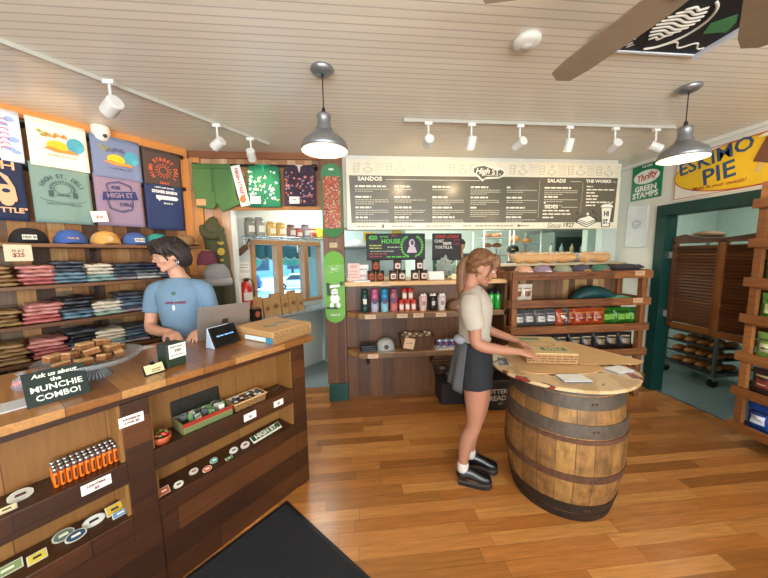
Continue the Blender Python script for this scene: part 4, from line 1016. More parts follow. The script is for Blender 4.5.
text('SIDES', MC, mn, 2.31, -.004, .245, .16, bold=.004, sz=.85); MB().box(2.43, 2.63, -.004, -.002, .238, .242).build('heading_rule', MC, mn)
def item(x, z, w_, nl, hw, seed):
    h_ = word_bars(MB(), x, z-.010, hw, .018, -.004, seed, .05).build('item_heading', MC, mn)
    m_ = MB()
    for k in range(nl): word_bars(m_, x, z-.035-.021*k, w_*(1 if k < nl-1 else .55), .007, -.0035, seed*7+k, .03)
    m_.build('item_text', M('#c9c0a8', .6), mn)
s_ = 0
for x, w_, its in ((.09, .36, ((.455, 2, .33), (.345, 3, .17), (.235, 3, .17), (.13, 3, .13))), (.51, .34, ((.455, 1, .17), (.345, 2, .17), (.235, 3, .19), (.13, 2, .17))),
                   (.93, .36, ((.455, 1, .20), (.345, 3, .18), (.235, 3, .22), (.13, 3, .25))), (1.36, .34, ((.455, 3, .20), (.345, 3, .20), (.235, 4, .08))),
                   (1.775, .36, ((.455, 2, .06), (.345, 2, .18), (.235, 3, .22), (.13, 2, .18))), (2.22, .40, ((.455, 3, .32), (.355, 2, .18), (.29, 1, .02)))):
    for z, nl, hw in its: s_ += 1; item(x, z, w_, nl, hw, s_)
m_ = MB()
for k in range(3): word_bars(m_, 2.21, .195-.038*k, (.32, .34, .13)[k], .014, -.004, 60+k, .06)
for k in range(7): word_bars(m_, 2.73, .465-.035*k, (.07, .34, .10, .15, .13, .29, .14)[k], .014, -.004, 80+k, .06)
m_.build('list_text', MC, mn)
MB().box(2.155, 2.160, -.004, -.002, .12, .54).prism([(2.665, .17), (2.67, .17), (2.685, .52), (2.68, .52)], -.004, -.002).build('divider', M('#a89f8a', .6), mn)
# doodle frieze: little outlined sandwiches, cups and jagged lines
m_ = MB(); rnd = random.Random(2)
def ol(m, pts, w_=.003, y=-.002):
    for a, b in zip(pts, pts[1:]):
        A, B = Vector((a[0], 0, a[1])), Vector((b[0], 0, b[1])); d = (B-A)
        if d.length < 1e-5: continue
        nn = Vector((-d.z, 0, d.x)).normalized()*w_/2
        m.prism([(A.x-nn.x, A.z-nn.z), (B.x-nn.x, B.z-nn.z), (B.x+nn.x, B.z+nn.z), (A.x+nn.x, A.z+nn.z)], y, 0)
for i in range(9):
    bx = .08+i*.345
    if 1.28 < bx+.15 < 1.75: continue
    ol(m_, [(bx, .60), (bx+.005, .69), (bx+.06, .69), (bx+.055, .60), (bx, .60)]); ol(m_, [(bx+.002, .66), (bx+.058, .66)]); ol(m_, [(bx, .63), (bx+.056, .63)])
    ol(m_, [(bx+.10, .63), (bx+.15, .655), (bx+.20, .63), (bx+.15, .60), (bx+.10, .63)]); ol(m_, [(bx+.10, .63), (bx+.10, .61), (bx+.15, .585), (bx+.20, .61), (bx+.20, .63)]); ol(m_, [(bx+.13, .67), (bx+.15, .70), (bx+.17, .67)])
    for k in range(6):
        z = .59+.02*k; ol(m_, [(bx+.225+.012*q, z+(.004 if q % 2 else 0)) for q in range(9)], .002)
m_.build('doodle_frieze', M('#8f8670', .6), mn)
# foot strip
m_ = MB()
for x, w_ in ((.10, .20), (.48, .26), (.86, .28), (1.28, .10), (1.42, .45), (1.95, .10)): word_bars(m_, x, .03, w_, .010, -.002, int(x*100), .04)
m_.disc(1.93, .035, .016, .016, -.002, 0, 12).disc(.385, .035, .014, .022, -.002, 0, 12).build('foot_text', M('#8a5e50', .6), mn)
text('Since', M('#8a8272', .6), mn, 2.35, -.003, .035, .17, bold=.001, skew=.3); text('1927', MD, mn, 2.53, -.003, .038, .13, bold=.003)
# logo lozenge
MB().prism([(1.37, .60), (1.42, .575), (1.46, .54), (1.49, .515), (1.52, .54), (1.68, .55), (1.74, .575), (1.76, .62), (1.72, .66), (1.60, .67), (1.50, .70), (1.42, .69), (1.37, .66)], -.006, -.002).build('logo_outline', M('#efe7d2', .5), mn)
MB().prism([(1.39, .61), (1.44, .585), (1.47, .555), (1.495, .535), (1.53, .56), (1.68, .565), (1.72, .59), (1.735, .615), (1.70, .64), (1.60, .65), (1.50, .68), (1.43, .67), (1.39, .65)], -.008, -.006).build('logo_field', MD, mn)
text('High', M('#f2ead6', .5), mn, 1.485, -.010, .622, .16, bold=.004, skew=.3); text('ST.', M('#f2ead6', .5), mn, 1.645, -.010, .612, .10, bold=.004)
text('MARKET & DELI', M('#f2ead6', .5), mn, 1.60, -.010, .577, .14)
# sandwich and cup drawings at the right foot
MB().prism([(2.64, .075), (2.75, .03), (2.86, .075), (2.86, .10), (2.78, .145), (2.64, .105)], -.006, -.002).build('sandwich_drawing', M('#efe7d2', .5), mn)
m_ = MB(); ol(m_, [(2.64, .105), (2.75, .068), (2.86, .10)], .007, -.008); ol(m_, [(2.64, .085), (2.75, .045), (2.86, .085)], .009, -.008); ol(m_, [(2.63, .07), (2.75, .02), (2.87, .07), (2.87, .105), (2.78, .15), (2.63, .11), (2.63, .07)], .006, -.008)
m_.build('sandwich_lines', M('#3a3830', .5), mn)
m_ = MB()
for a in range(-60, 70, 24):
    if abs(a) < 14: continue
    c_, q_ = math.sin(R(a)), math.cos(R(a)); ol(m_, [(2.75+.11*c_, .13+.06*q_), (2.75+.15*c_, .13+.10*q_)], .007)
m_.ell((2.76, -.006, .165), (.014, .004, .018), u=10, v=6).build('sparkles', M('#efe7d2', .5), mn)
MB().prism([(2.945, .03), (3.035, .03), (3.055, .24), (2.93, .24)], -.006, -.002).disc(2.993, .25, .075, .028, -.007, -.002).prism([(3.0, .27), (3.06, .305), (3.07, .30), (3.012, .265)], -.006, -.002).build('cup_drawing', M('#efe7d2', .5), mn)
text('ST.', M('#3a3830', .5), mn, 2.99, -.008, .075, .075, bold=.004, sz=1.2); text('HI', M('#3a3830', .5), mn, 2.99, -.008, .165, .06, bold=.004, sz=1.2)
m_ = MB(); ol(m_, [(2.92, .235), (2.945, .02), (3.04, .02), (3.065, .235), (2.92, .235)], .006, -.008); m_.build('cup_lines', M('#3a3830', .5), mn)
# ================================================================ FRONT SHELVES UNDER THE HATCH
su = thing('display_shelf', 'dark board-clad counter front with two chamfered light shelves below the hatch', 'shelf', (0, 0, 0), 0)
MB().box(-.11, 1.62, 3.26, 3.30, 0, 1.29).build('back_panel', W_DARKV, su)
MB().prismz([(-.115, 3.72), (-.115, 3.02), (1.60, 3.02), (1.60, 3.72)], 1.292, 1.335).build('top_board', planks('pale_worktop', ['#c9995f', '#d3a66c', '#c08f56'], .3, 2, 1, 0, .4, .006, .25), su, bevel=.004)
for z in (1.005, .588):
    MB().prismz([(-.10, 3.26), (-.10, 3.16), (.04, 3.0), (1.60, 3.0), (1.60, 3.26)], z-.05, z).build('shelf', W_LIGHTH, su, bevel=.004)
for x in (.10, .82, 1.45):
    MB()._prism([(x, 3.26, .538), (x, 3.10, .538), (x, 3.26, .38)], [(x+.03, 3.26, .538), (x+.03, 3.10, .538), (x+.03, 3.26, .38)], None).build('bracket', W_DARKH, su)
MB().box(1.57, 1.60, 3.0, 3.28, 0, 1.29).build('end_panel', W_DARKV, su)
for x, z, lab in ((.14, .98, 'blank tan price card under the water bottles'), (.47, .98, 'tan price card under the spice jars\' left half'), (.64, .98, 'tan price card under the spice jars\' right half'), (.88, .98, 'tan price card under the black mug'), (1.13, .98, 'tan price card under the brown cap'), (.16, .563, 'tan price card under the black folded clothing on the lower shelf'), (.30, 1.313, 'little pale card on the worktop\'s edge')):
    t = thing('price_card', lab, 'sign', (x, 3.0 if z < 1.2 else 3.02, z), 0)
    MB().box(-.055, .055, -.004, -.001, -.024, .020).build('card', M('#c9a98a', .8), t); word_bars(MB(), -.03, -.004, .06, .006, -.006, int(x*10), .02).build('handwriting', M('#8a6a50', .7), t)
ZT, ZM, ZL = 1.336, 1.006, .589
# candle jars on the worktop
def candle(x, y, z, lab, white):
    t = thing('candle_jar', lab, 'candle', (x, y, z), 0)
    MB().lathe([(.036, 0), (.043, .006), (.043, .085), (.040, .092)], seg=20).build('glass_jar', M('#5c3318', .12, coat=.5), t, smooth=True)
    MB().lathe([(.041, .09), (.044, .092), (.044, .106), (.040, .108)], seg=20).build('lid', M('#1d1a18', .4), t, smooth=True)
    mb = MB(); mb.grid(lambda u, v: (.0442*math.sin(R(-40+80*u)), -.0442*math.cos(R(-40+80*u)), .018+.055*v), 8, 2)
    lb = mb.build('label', M('#d9d0c8' if white else '#a3472e', .6), t)
    MB().grid(lambda u, v: (.0447*math.sin(R(-18+36*u)), -.0447*math.cos(R(-18+36*u)), .030+.03*v), 6, 2).build('emblem', M('#8a5a4c' if white else '#5e2418', .6), lb)
    return t
for x, z, l, w_ in ((.165, 0, 'amber candle jar with a red label at the left end of the bottom row', 0), (.258, 0, 'amber candle jar with a red label, second in the bottom row', 0), (.212, 1, 'amber candle jar with a red label on top of the left pair', 0),
                    (.395, 0, 'amber candle jar with a white label, third in the bottom row', 1), (.488, 0, 'amber candle jar with a white label, fourth in the bottom row', 1), (.442, 1, 'amber candle jar with a white label on top of the middle pair', 1),
                    (.63, 0, 'amber candle jar with a white label, fifth in the bottom row', 1), (.724, 0, 'amber candle jar with a white label, right end of the bottom row', 1), (.677, 1, 'amber candle jar with a white label on top of the right pair', 1)):
    candle(x, 3.14, ZT+.108*z, l, w_)
def board_card(name, lab, x, y, z, w, h, col, lean, lines, inks, cat='sign', d=.004, rz=0):
    t = thing(name, lab, cat, (x, y, z), rz)
    tl = Matrix.Rotation(R(-lean), 4, 'X')
    MB().box(-w/2, w/2, 0, d, 0, h, tl).build('card', M(col, .6), t)
    for i, (s, zz, ww, ik) in enumerate(lines): text(s, M(ik, .6), t, 0, 0, 0, ww, tilt=tl @ Matrix.Translation((0, -.0015, zz)), depth=.0004, bold=.001)
    return t, tl
t, tl = board_card('menu_flyer', 'pink flyer standing at the left end of the worktop', -.02, 3.12, ZT, .12, .19, '#e0b8ac', 10, [('RIDES', .155, .07, '#9a5048')], 0)
word_bars(word_bars(word_bars(MB(), -.05, .04, .10, .005, -.012, 1, .03), -.05, .07, .10, .005, -.017, 2, .03), -.05, .10, .1, .005, -.022, 3, .03).build('fine_print', M('#a86a60', .7), t)
t, tl = board_card('menu_flyer', 'white flyer with black and red lettering beside the pink one on the worktop', .085, 3.20, ZT, .105, .17, '#e6e2da', 10, [('HIGH ST', .12, .08, '#222222'), ('DELI', .05, .07, '#b02a20')], 0)
tag(MB().prismz([(-.08, -.05), (.09, -.05), (.09, .05), (-.08, .05)], 0, .012).build('paper_pad', M('#dfe0de', .7), loc=(.055, 3.08, ZT)), 'white pad of paper lying in front of the two flyers', 'paper')
t, tl = board_card('folded_sign', 'white folded sign tilted on the worktop right of the candles', .87, 3.13, ZT, .165, .095, '#e9e6e0', 25, [], 0)
t, tl = board_card('folded_sign', 'small cream card on the worktop near the white cup', 1.08, 3.13, ZT, .085, .06, '#e3cfa4', 15, [], 0)
# chalk boards in the hatch
t = thing('chalk_sign', 'wide black chalk board with green lettering and a drawn figure hanging in the hatch', 'sign', (.478, 3.50, 1.70), 0)
MB().box(-.35, .35, 0, .02, -.155, .155).build('board', M('#221f26', .6), t, bevel=.012)
GC = M('#5fc24a', .7)
text('420', GC, t, -.27, -.003, .105, .10, bold=.004); text('IN THE', GC, t, -.14, -.003, .115, .09, bold=.002); text('HOUSE', GC, t, -.06, -.003, .062, .22, bold=.004); text('IT\'S 4', M('#c9603a', .7), t, -.02, -.003, .13, .06, bold=.001)
word_bars(word_bars(MB(), -.31, .01, .14, .014, -.003, 1, .04), -.31, -.02, .14, .012, -.003, 2, .04).build('yellow_writing', M('#b8bf6a', .7), t)
word_bars(word_bars(MB(), -.10, -.01, .14, .012, -.003, 3, .04), -.30, -.055, .28, .010, -.003, 4, .04).build('pale_writing', M('#a8b89a', .7), t)
word_bars(word_bars(MB(), -.31, -.085, .2, .011, -.003, 5, .04), -.31, -.115, .14, .011, -.003, 6, .04).build('red_writing', M('#b0483a', .7), t)
word_bars(MB(), -.11, -.125, .26, .016, -.003, 7, .06).build('green_writing', GC, t)
mb = MB(); rnd = random.Random(2)
for s in (-1, 1):
    for i in range(11):
        a = R(-80+i*15); x = .19+s*.11*math.cos(a*.9); z = -.01+.115*math.sin(a); mb.prism([(x, z), (x+s*.03, z+.012), (x+s*.022, z+.03), (x+s*.003, z+.018)], -.004, 0)
mb.build('leaf_wreath', GC, t)
MB().ell((.19, 0, .04), (.035, .004, .05)).prism([(.13, -.07), (.25, -.07), (.225, .0), (.155, .0)], -.004, 0).build('chalk_figure', M('#c9b8c8', .7), t)
MB().ell((.193, -.003, .045), (.018, .004, .028)).build('chalk_face', M('#5a4a58', .7), t)
for x in (-.3, .3): MB().cyl((x, .01, .155), (x, .01, .205), .003).build('hanger', STEEL, t)
t = thing('chalk_sign', 'black chalk board with red and white lettering in the hatch, CHICKEN TORTILLA', 'sign', (1.125, 3.60, 1.70), 0)
MB().box(-.185, .185, 0, .02, -.165, .16).build('board', M('#1b191c', .6), t, bevel=.01)
text('SOUP of DAY', M('#c9402e', .7), t, 0, -.003, .12, .30, bold=.003); text('CHIC', M('#cfc8ba', .7), t, -.10, -.003, .065, .12, bold=.003); text('HOT!', M('#e0d8cc', .7), t, .0, -.004, .035, .10, bold=.005)
text('TORTILLA', M('#cfc8ba', .7), t, -.045, -.003, -.01, .22, bold=.003); text('CUP', M('#a83a2e', .7), t, .12, -.003, .03, .07, bold=.001); text('BOWL', M('#a83a2e', .7), t, .12, -.003, .08, .08, bold=.001)
MB().cyl((-.12, .01, -.165), (-.12, .01, -.31), .006).cyl((.12, .01, -.165), (.12, .01, -.31), .006).build('stand_leg', STEEL, t)
# silver foil plant-like bag heap and cup
t = thing('herb_bundle', 'bundle of silvery dried herbs standing on the worktop in front of the red chalk board', 'plant', (1.04, 3.42, ZT), 0)
MB().lathe([(.035, 0), (.05, .04), (.045, .08)], seg=16).build('pot', M('#8d938c', .4), t, smooth=True)
mb = MB(); rnd = random.Random(8)
for k in range(150):
    a, b = rnd.uniform(0, 6.28), rnd.uniform(0, 1); r_ = .10*b; p = Vector((r_*math.cos(a), r_*math.sin(a)*.6, .07+rnd.uniform(0, .17)*(1.1-b*.5)))
    mb.ell(p, (.012, .005, .016), Matrix.Rotation(rnd.uniform(0, 3), 3, 'Y'), u=6, v=4)
mb.build('foliage', M('#9aa398', .5, .1, var=.5, scale=60), t)
t = thing('paper_cup', 'white paper cup on the worktop beside the girl\'s ponytail', 'cup', (1.19, 3.30, ZT), 0)
MB().lathe([(.038, 0), (.055, .13), (.058, .13), (.058, .138), (.05, .138), (.034, .006)], seg=24, cap=False).build('cup_wall', M('#dccfc6', .6), t, smooth=True)
MB().cyl((0, 0, 0), (0, 0, .004), .038).build('base', M('#dccfc6', .6), t)
# --- middle shelf
def bottle(x, c1, c2, lab, mat=None):
    t = thing('water_bottle', lab, 'bottle', (x, 3.13, ZM), 0)
    MB().lathe([(.036, 0), (.040, .006), (.040, .105)], seg=24).build('lower_body', mat or M(c2, .4), t, smooth=True)
    MB().lathe([(.040, .105), (.040, .17), (.034, .195), (.030, .20)], seg=24).build('upper_body', mat or M(c1, .4), t, smooth=True)
    MB().lathe([(.032, .20), (.034, .205), (.034, .235), (.026, .245)], seg=24).build('lid', M(c1, .5), t, smooth=True)
    MB().grid(lambda u, v: (.0406*math.sin(R(-28+56*u)), -.0406*math.cos(R(-28+56*u)), .09+.055*v), 6, 2).build('emblem', M('#d8d4c8' if 'dark' in lab else '#5a4a68', .6), t)
    return t
bottle(.090, '#12392f', '#12392f', 'dark green metal water bottle with a white emblem, leftmost of four')
bottle(.195, '#b95a86', '#a9a3b8', 'pink to lilac water bottle, second of four')
bottle(.300, '#1c84b4', '#7fb4c4', 'blue to aqua water bottle, third of four')
def swirl():
    m, nt, b = new_mat('swirl_print'); nz = nt.nodes.new('ShaderNodeTexNoise'); nz.inputs['Scale'].default_value = 22; nz.inputs['Distortion'].default_value = 2.5
    tc = nt.nodes.new('ShaderNodeTexCoord'); nt.links.new(tc.outputs['Object'], nz.inputs['Vector']); rp = nt.nodes.new('ShaderNodeValToRGB'); rp.color_ramp.interpolation = 'CONSTANT'
    e = rp.color_ramp.elements; e[0].color = hexc('#d8612c')+(1,); e[1].position = .47; e[1].color = hexc('#3f5fa8')+(1,)
    x = e.new(.54); x.color = hexc('#b83a4c')+(1,); x = e.new(.60); x.color = hexc('#d9a33a')+(1,)
    nt.links.new(nz.outputs['Fac'], rp.inputs[0]); nt.links.new(rp.outputs[0], b.inputs['Base Color']); b.inputs['Roughness'].default_value = .4; return m
bottle(.400, '#8a4a5c', '#c9603a', 'multicoloured swirl patterned water bottle, rightmost of four', swirl())
def spice(x, z, lab):
    t = thing('spice_jar', lab, 'jar', (x, 3.14, ZM+z), 0)
    MB().lathe([(.026, 0), (.029, .005), (.029, .085), (.025, .09)], seg=18).build('jar_body', M('#c4786a', .2), t, smooth=True)
    MB().lathe([(.029, .09), (.031, .092), (.031, .118), (.028, .12)], seg=18).build('lid', M('#c6281e', .4), t, smooth=True)
    MB().grid(lambda u, v: (.0296*math.sin(R(-45+90*u)), -.0296*math.cos(R(-45+90*u)), .02+.05*v), 6, 2).build('label', M('#e6d8cc', .6), t)
for x, z, l in ((.482, 0, 'bottom left'), (.548, 0, 'bottom middle'), (.614, 0, 'bottom right'), (.515, .121, 'upper left'), (.583, .121, 'upper right')): spice(x, z, 'red-lidded spice jar, %s of the five' % l)
def mug(x, col, lid, lab, k=1.0):
    t = thing('tumbler_mug', lab, 'mug', (x, 3.12, ZM), 0)
    MB().lathe([(.034*k, 0), (.036*k, .004), (.046*k, .14), (.044*k, .14), (.034*k, .008), (.001, .008)], seg=24, cap=False).build('body', M(col, .35), t, smooth=True)
    MB().lathe([(.047*k, .138), (.049*k, .142), (.047*k, .156), (.02*k, .16)], seg=24).build('lid', M(lid, .5), t, smooth=True)
    MB().prism([(.04*math.cos(i), .16+.012*(i % 2)) for i in range(0)] or [(-.03, .158), (-.02, .185), (.0, .172), (.02, .19), (.032, .158)], -.02, .02).build('paper_insert', M('#e4dfd6', .8), t)
    MB().grid(lambda u, v: ((.0425+.004*v)*k*math.sin(R(-22+44*u)), -(.0425+.004*v)*k*math.cos(R(-22+44*u)), .06+.045*v), 6, 2).build('emblem', M('#8a8480', .6) if col != '#1b191a' else M('#c8c4bc', .6), t)
mug(.715, '#d8b4ae', '#c9a8a2', 'pale pink tumbler with a paper insert, left of the black one')
mug(.820, '#1b191a', '#1b191a', 'black tumbler between the pink and the white ones')
mug(.920, '#d0c4c0', '#c4b8b4', 'white tumbler with a paper insert right of the black one')
cap('brown cap with white lettering at the right end of the upper display shelf', (1.09, 3.14, ZM-.012), R(6), '#7a5a44', '#7a5a44', None, 'High', '#e8e0d0')
t = thing('folded_garment', 'dark folded garment with pale round print on the middle shelf behind the girl', 'clothing', (1.33, 3.13, ZM), 0)
MB().loft([(-.08, 0, .03, .05), (-.02, 0, .10, .06), (.05, 0, .06, .05), (.09, 0, .02, .03)], 12, (0, 1, 0), 4).build('cloth', M('#39302e', .9), t, smooth=True)
MB().ell((.02, -.055, .07), (.022, .008, .02)).build('print', M('#cfc6b8', .7), t)
for i in range(2):
    t = thing('drink_bottle', ('green lidded bottle left of its twin behind the girl\'s face', 'green lidded bottle right of its twin behind the girl\'s face')[i], 'bottle', (1.475+.075*i, 3.12, ZM), 0)
    MB().lathe([(.032, 0), (.035, .005), (.035, .15), (.030, .165)], seg=20).build('body', M('#2f9a3c', .25, coat=.4), t, smooth=True)
    MB().lathe([(.031, .165), (.033, .17), (.033, .20), (.012, .205), (.010, .222), (.014, .225)], seg=16).build('lid', M('#151515', .4), t, smooth=True)
t = thing('merch_pouch', 'black and white pouch standing at the right end of the middle shelf', 'pouch', (1.55, 3.20, ZM), 0)
def pillow(w, h, th, seed=0, crimp=.02, nu=12, nv=14):
    rnd = random.Random(seed); p = [rnd.uniform(0, 6) for _ in range(4)]
    mb = MB()
    def f(u, v, s):
        e = (math.sin(math.pi*u)**.55)*(min(1, max(0, (v*h-crimp)/(h*.22)))**.6)*(min(1, max(0, ((1-v)*h-crimp)/(h*.25)))**.7)
        y = s*(th/2*e*(1+.18*math.sin(u*8+p[0])*math.sin(v*9+p[1])+.10*math.sin(v*23+p[2]+u*6))) 
        return (w*(u-.5)*(1-.04*math.sin(math.pi*v)), y, h*v)
    A = [[mb.bm.verts.new(f(i/nu, j/nv, -1)) for j in range(nv+1)] for i in range(nu+1)]
    B = [[mb.bm.verts.new(Vector(f(i/nu, j/nv, 1))+Vector((0, .0006, 0))) for j in range(nv+1)] for i in range(nu+1)]
    for i in range(nu):
        for j in range(nv):
            mb.bm.faces.new((A[i][j], A[i+1][j], A[i+1][j+1], A[i][j+1])); mb.bm.faces.new((B[i][j], B[i][j+1], B[i+1][j+1], B[i+1][j]))
    return mb
pillow(.11, .21, .06, 2).build('pouch_body', M('#22211f', .3, var=.4), t, smooth=True); MB().ell((0, -.028, .10), (.03, .008, .035)).build('label', M('#d9d4cc', .6), t)
# --- lower shelf
t = thing('folded_garment', 'black folded clothing at the left end of the lower display shelf', 'clothing', (.12, 3.12, ZL), 0)
for k in range(3):
    o = put('layer', folded_mesh('black', k), t, (0, 0, .022*k)); o.scale = (1.0, .6, .9)
cap('grey cap with a dark round emblem on the lower display shelf', (.305, 3.14, ZL-.012), R(0), '#a8a49c', '#a8a49c', 'round', None, '#3a3a3c', k=1.12)
basket('wire_basket', 'brown wicker basket full of bars with a cream card, on the lower display shelf', 'basket', (.64, 3.13, ZL), 0, .36, .2, .15, '#5a3a22', ('#3f2816', '#3a2414'))
mb = MB(); rnd = random.Random(12)
for i in range(3):
    for j in range(9): mb.setm((i+j) % 2).box(-.16+j*.036, -.13+j*.036, -.07+.05*i, -.03+.05*i, .02, .155+.01*((i*j) % 3))
s_ = tag(mb.build('snack_bars', [M('#7a5232', .4), M('#c8b49a', .4)], loc=(.64, 3.13, ZL)), 'tightly packed wrapped snack bars filling the brown basket', 'snacks'); s_['kind'] = 'stuff'
t = thing('price_card', 'cream card tilted on the front of the brown basket of bars', 'sign', (.545, 3.018, ZL+.085), 0)
MB().box(-.055, .055, -.004, 0, -.055, .06, Matrix.Rotation(R(12), 4, 'Y')).build('card', M('#cfae88', .8), t); word_bars(MB(), -.03, 0, .06, .008, -.007, 3, .03).build('handwriting', M('#8a5a44', .7), t)
for i in range(3):
    t = thing('tin_can', 'blue and white tin on the lower display shelf, %s of three' % ('left', 'middle', 'right')[i], 'can', (.895+.07*i, 3.10, ZL), 0)
    MB().lathe([(.031, 0), (.033, .003), (.033, .082), (.031, .085)], seg=20).build('can_body', M('#a8b0c0', .3, .4), t, smooth=True)
    MB().grid(lambda u, v: (.0336*math.sin(R(-60+120*u)), -.0336*math.cos(R(-60+120*u)), .02+.045*v), 8, 2).build('label', M('#27397a', .5), t)
    MB().grid(lambda u, v: (.034*math.sin(R(-20+40*u)), -.034*math.cos(R(-20+40*u)), .03+.025*v), 4, 2).build('emblem', M('#c04a48', .5), t)
tag(MB().box(-.13, .11, -.10, .07, 0, .012).build('paper_tray', M('#c8c4bc', .7), loc=(.97, 3.12, ZL)), 'pale tray under the blue tins', 'tray').location.z = ZL
for o in COL.objects:
    if o.name.startswith('tin_can'): o.location.z = ZL+.012
t = thing('jar', 'amber jar with cloth lid at the lower shelf\'s right end beside the girl', 'jar', (1.17, 3.12, ZL), 0)
MB().lathe([(.05, 0), (.062, .02), (.062, .11), (.05, .14), (.045, .145)], seg=20).build('jar_body', M('#b9742a', .2, coat=.4), t, smooth=True)
MB().lathe([(.05, .145), (.056, .15), (.054, .175), (.02, .18)], seg=20).build('lid', M('#c9b8a0', .7), t, smooth=True); MB().box(-.03, .03, -.066, -.058, .035, .10).build('label', M('#ded4c0', .7), t)
# black bins on the floor behind the girl
t = thing('basket_bin', 'dark wire basket on the floor under the lower shelf, behind the girl', 'basket', (1.04, 3.10, 0), 0)
MB().box(-.16, .16, -.14, .12, .0, .24).build('bin_body', M('#1b1816', .6), t, bevel=.01)
mb = MB()
for k in range(6): mb.tube([(-.17-.008*k, -.15-.008*k, .24+.035*k), (.17, -.15-.008*k, .24+.035*k), (.17, .12, .24+.035*k), (-.17-.008*k, .12, .24+.035*k), (-.17-.008*k, -.15-.008*k, .24+.035*k)], .004, 6)
mb.build('wire_rim', IRON, t)
mb = MB(); rnd = random.Random(6)
for k in range(9): mb.ell((rnd.uniform(-.12, .12), rnd.uniform(-.1, .08), .26+rnd.uniform(0, .1)), (.05, .04, .03), u=8, v=6)
s_ = tag(mb.build('bagged_goods', M('#5a5450', .3, var=.5, scale=50), loc=(1.04, 3.10, 0), smooth=True), 'crumpled bagged goods in the dark wire basket on the floor', 'bags'); s_['kind'] = 'stuff'
t = thing('crate', 'black crate lettered ER and AD on the floor between the girl and the barrel', 'crate', (1.33, 2.93, 0), 0)
MB().box(-.22, .22, -.14, .14, 0, .30).build('crate_body', M('#171513', .5), t, bevel=.01)
MB().box(-.23, .23, -.15, .15, .30, .325).build('rim', M('#1f1c1a', .4), t, bevel=.006)
text('BUTTER', M('#c9b8a4', .7), t, .07, -.142, .20, .24, bold=.002); text('BREAD', M('#c9b8a4', .7), t, .07, -.142, .13, .22, bold=.002)
text('CO', M('#a89a88', .7), t, .12, -.142, .07, .05, bold=.001)
# ================================================================ DARK STAINED SHELF UNIT (right of the girl)
su = thing('display_rack', 'dark stained wooden rack with five board-fronted shelves of snacks behind the barrel', 'rack', (0, 0, 0), 0)
for x in (1.63, 3.09): MB().box(x-.03, x+.03, 2.90, 2.96, 0, 1.42).build('post', W_SHELFY, su, bevel=.004)
for x in (1.63, 3.09): MB().box(x-.03, x+.03, 3.20, 3.26, 0, 1.42).build('post', W_SHELFY, su, bevel=.004)
for z in (1.375, 1.085, .805, .525, .23):
    MB().box(1.60, 3.12, 2.93, 3.26, z-.03, z-.012).build('shelf', W_SHELF, su)
    MB().box(1.585, 3.15, 2.875, 2.90, z-.045, z+.035).build('front_board', W_SHELF, su, bevel=.003)
    for x in (1.59, 3.13): MB().box(x-.012, x+.012, 2.90, 3.26, z-.045, z+.035).build('side_board', W_SHELFY, su)
MB().box(1.66, 3.06, 3.245, 3.258, .2, 1.40).build('back_slats', W_PALLET, su)
for z, i in ((1.385, 0), (1.095, 1)):
    t = thing('price_card', ('tan card at the right end of the rack\'s top board', 'tan card at the right end of the rack\'s second board')[i], 'sign', (2.99, 2.874, z), 0)
    MB().box(-.055, .055, -.003, 0, -.03, .022).build('card', M('#c9a078', .8), t); word_bars(MB(), -.03, -.004, .06, .006, -.005, i, .02).build('handwriting', M('#8a6a50', .7), t)
t = thing('partition', 'low wooden ledge between the rack and the kitchen, the bread lies on it', 'ledge', (0, 0, 0), 0)
MB().box(1.50, 3.20, 3.30, 3.34, 0, 1.46).build('front_panel', W_LIGHTH, t); MB().box(1.50, 3.22, 3.27, 3.60, 1.46, 1.485).build('top_board', M('#cdbb98', .5), t)
for i, (x, c, b, p, w_, wc, lab) in enumerate(((1.78, '#c79474', '#b98868', None, 'High', '#e8e0d8', 'peach cap, leftmost on the rack\'s top shelf'), (1.99, '#8f7888', '#8f7888', None, 'High', '#e8e0e8', 'mauve cap with white lettering on the rack\'s top shelf'),
        (2.22, '#8a8c74', '#7c7e68', None, None, '#fff', 'camouflage cap, third from the left on the rack\'s top shelf'), (2.44, '#4a4352', '#4a4352', '#d9a52c', 'HS', '#222', 'dark purple cap with a yellow patch on the rack\'s top shelf'),
        (2.66, '#47705a', '#47705a', '#c9732c', 'HS', '#222', 'green cap with an orange patch on the rack\'s top shelf'))):
    cap(lab, (x, 3.02, 1.352), R(8-3*i), c, b, p, w_, wc, None, 1.05)
for i in range(4):
    o = put('folded_shirt', folded('%d' % i and i, .24, .25, .06).mesh('folded_shirt', M('#3b2f33', .85, var=.6, scale=50), True), None, (2.86+.13*(i % 2), 3.07, 1.363+.045*(i//2)), R(-5+6*i))
    tag(o, 'dark patterned folded shirt on the rack\'s top shelf, %s' % ('lower left', 'lower right', 'upper left', 'upper right')[i], 'shirt')
def patch(w, h, th, seed, u0, u1, v0, v1, crimp=.02):
    rnd = random.Random(seed); p = [rnd.uniform(0, 6) for _ in range(4)]
    def f(a, b):
        u, v = u0+(u1-u0)*a, v0+(v1-v0)*b
        e = (math.sin(math.pi*u)**.55)*(min(1, max(0, (v*h-crimp)/(h*.22)))**.6)*(min(1, max(0, ((1-v)*h-crimp)/(h*.25)))**.7)
        y = -(th/2*e*(1+.18*math.sin(u*8+p[0])*math.sin(v*9+p[1])+.10*math.sin(v*23+p[2]+u*6)))-.002
        return (w*(u-.5)*(1-.04*math.sin(math.pi*v)), y, h*v)
    return MB().grid(f, 10, 6)
BAGS = {}
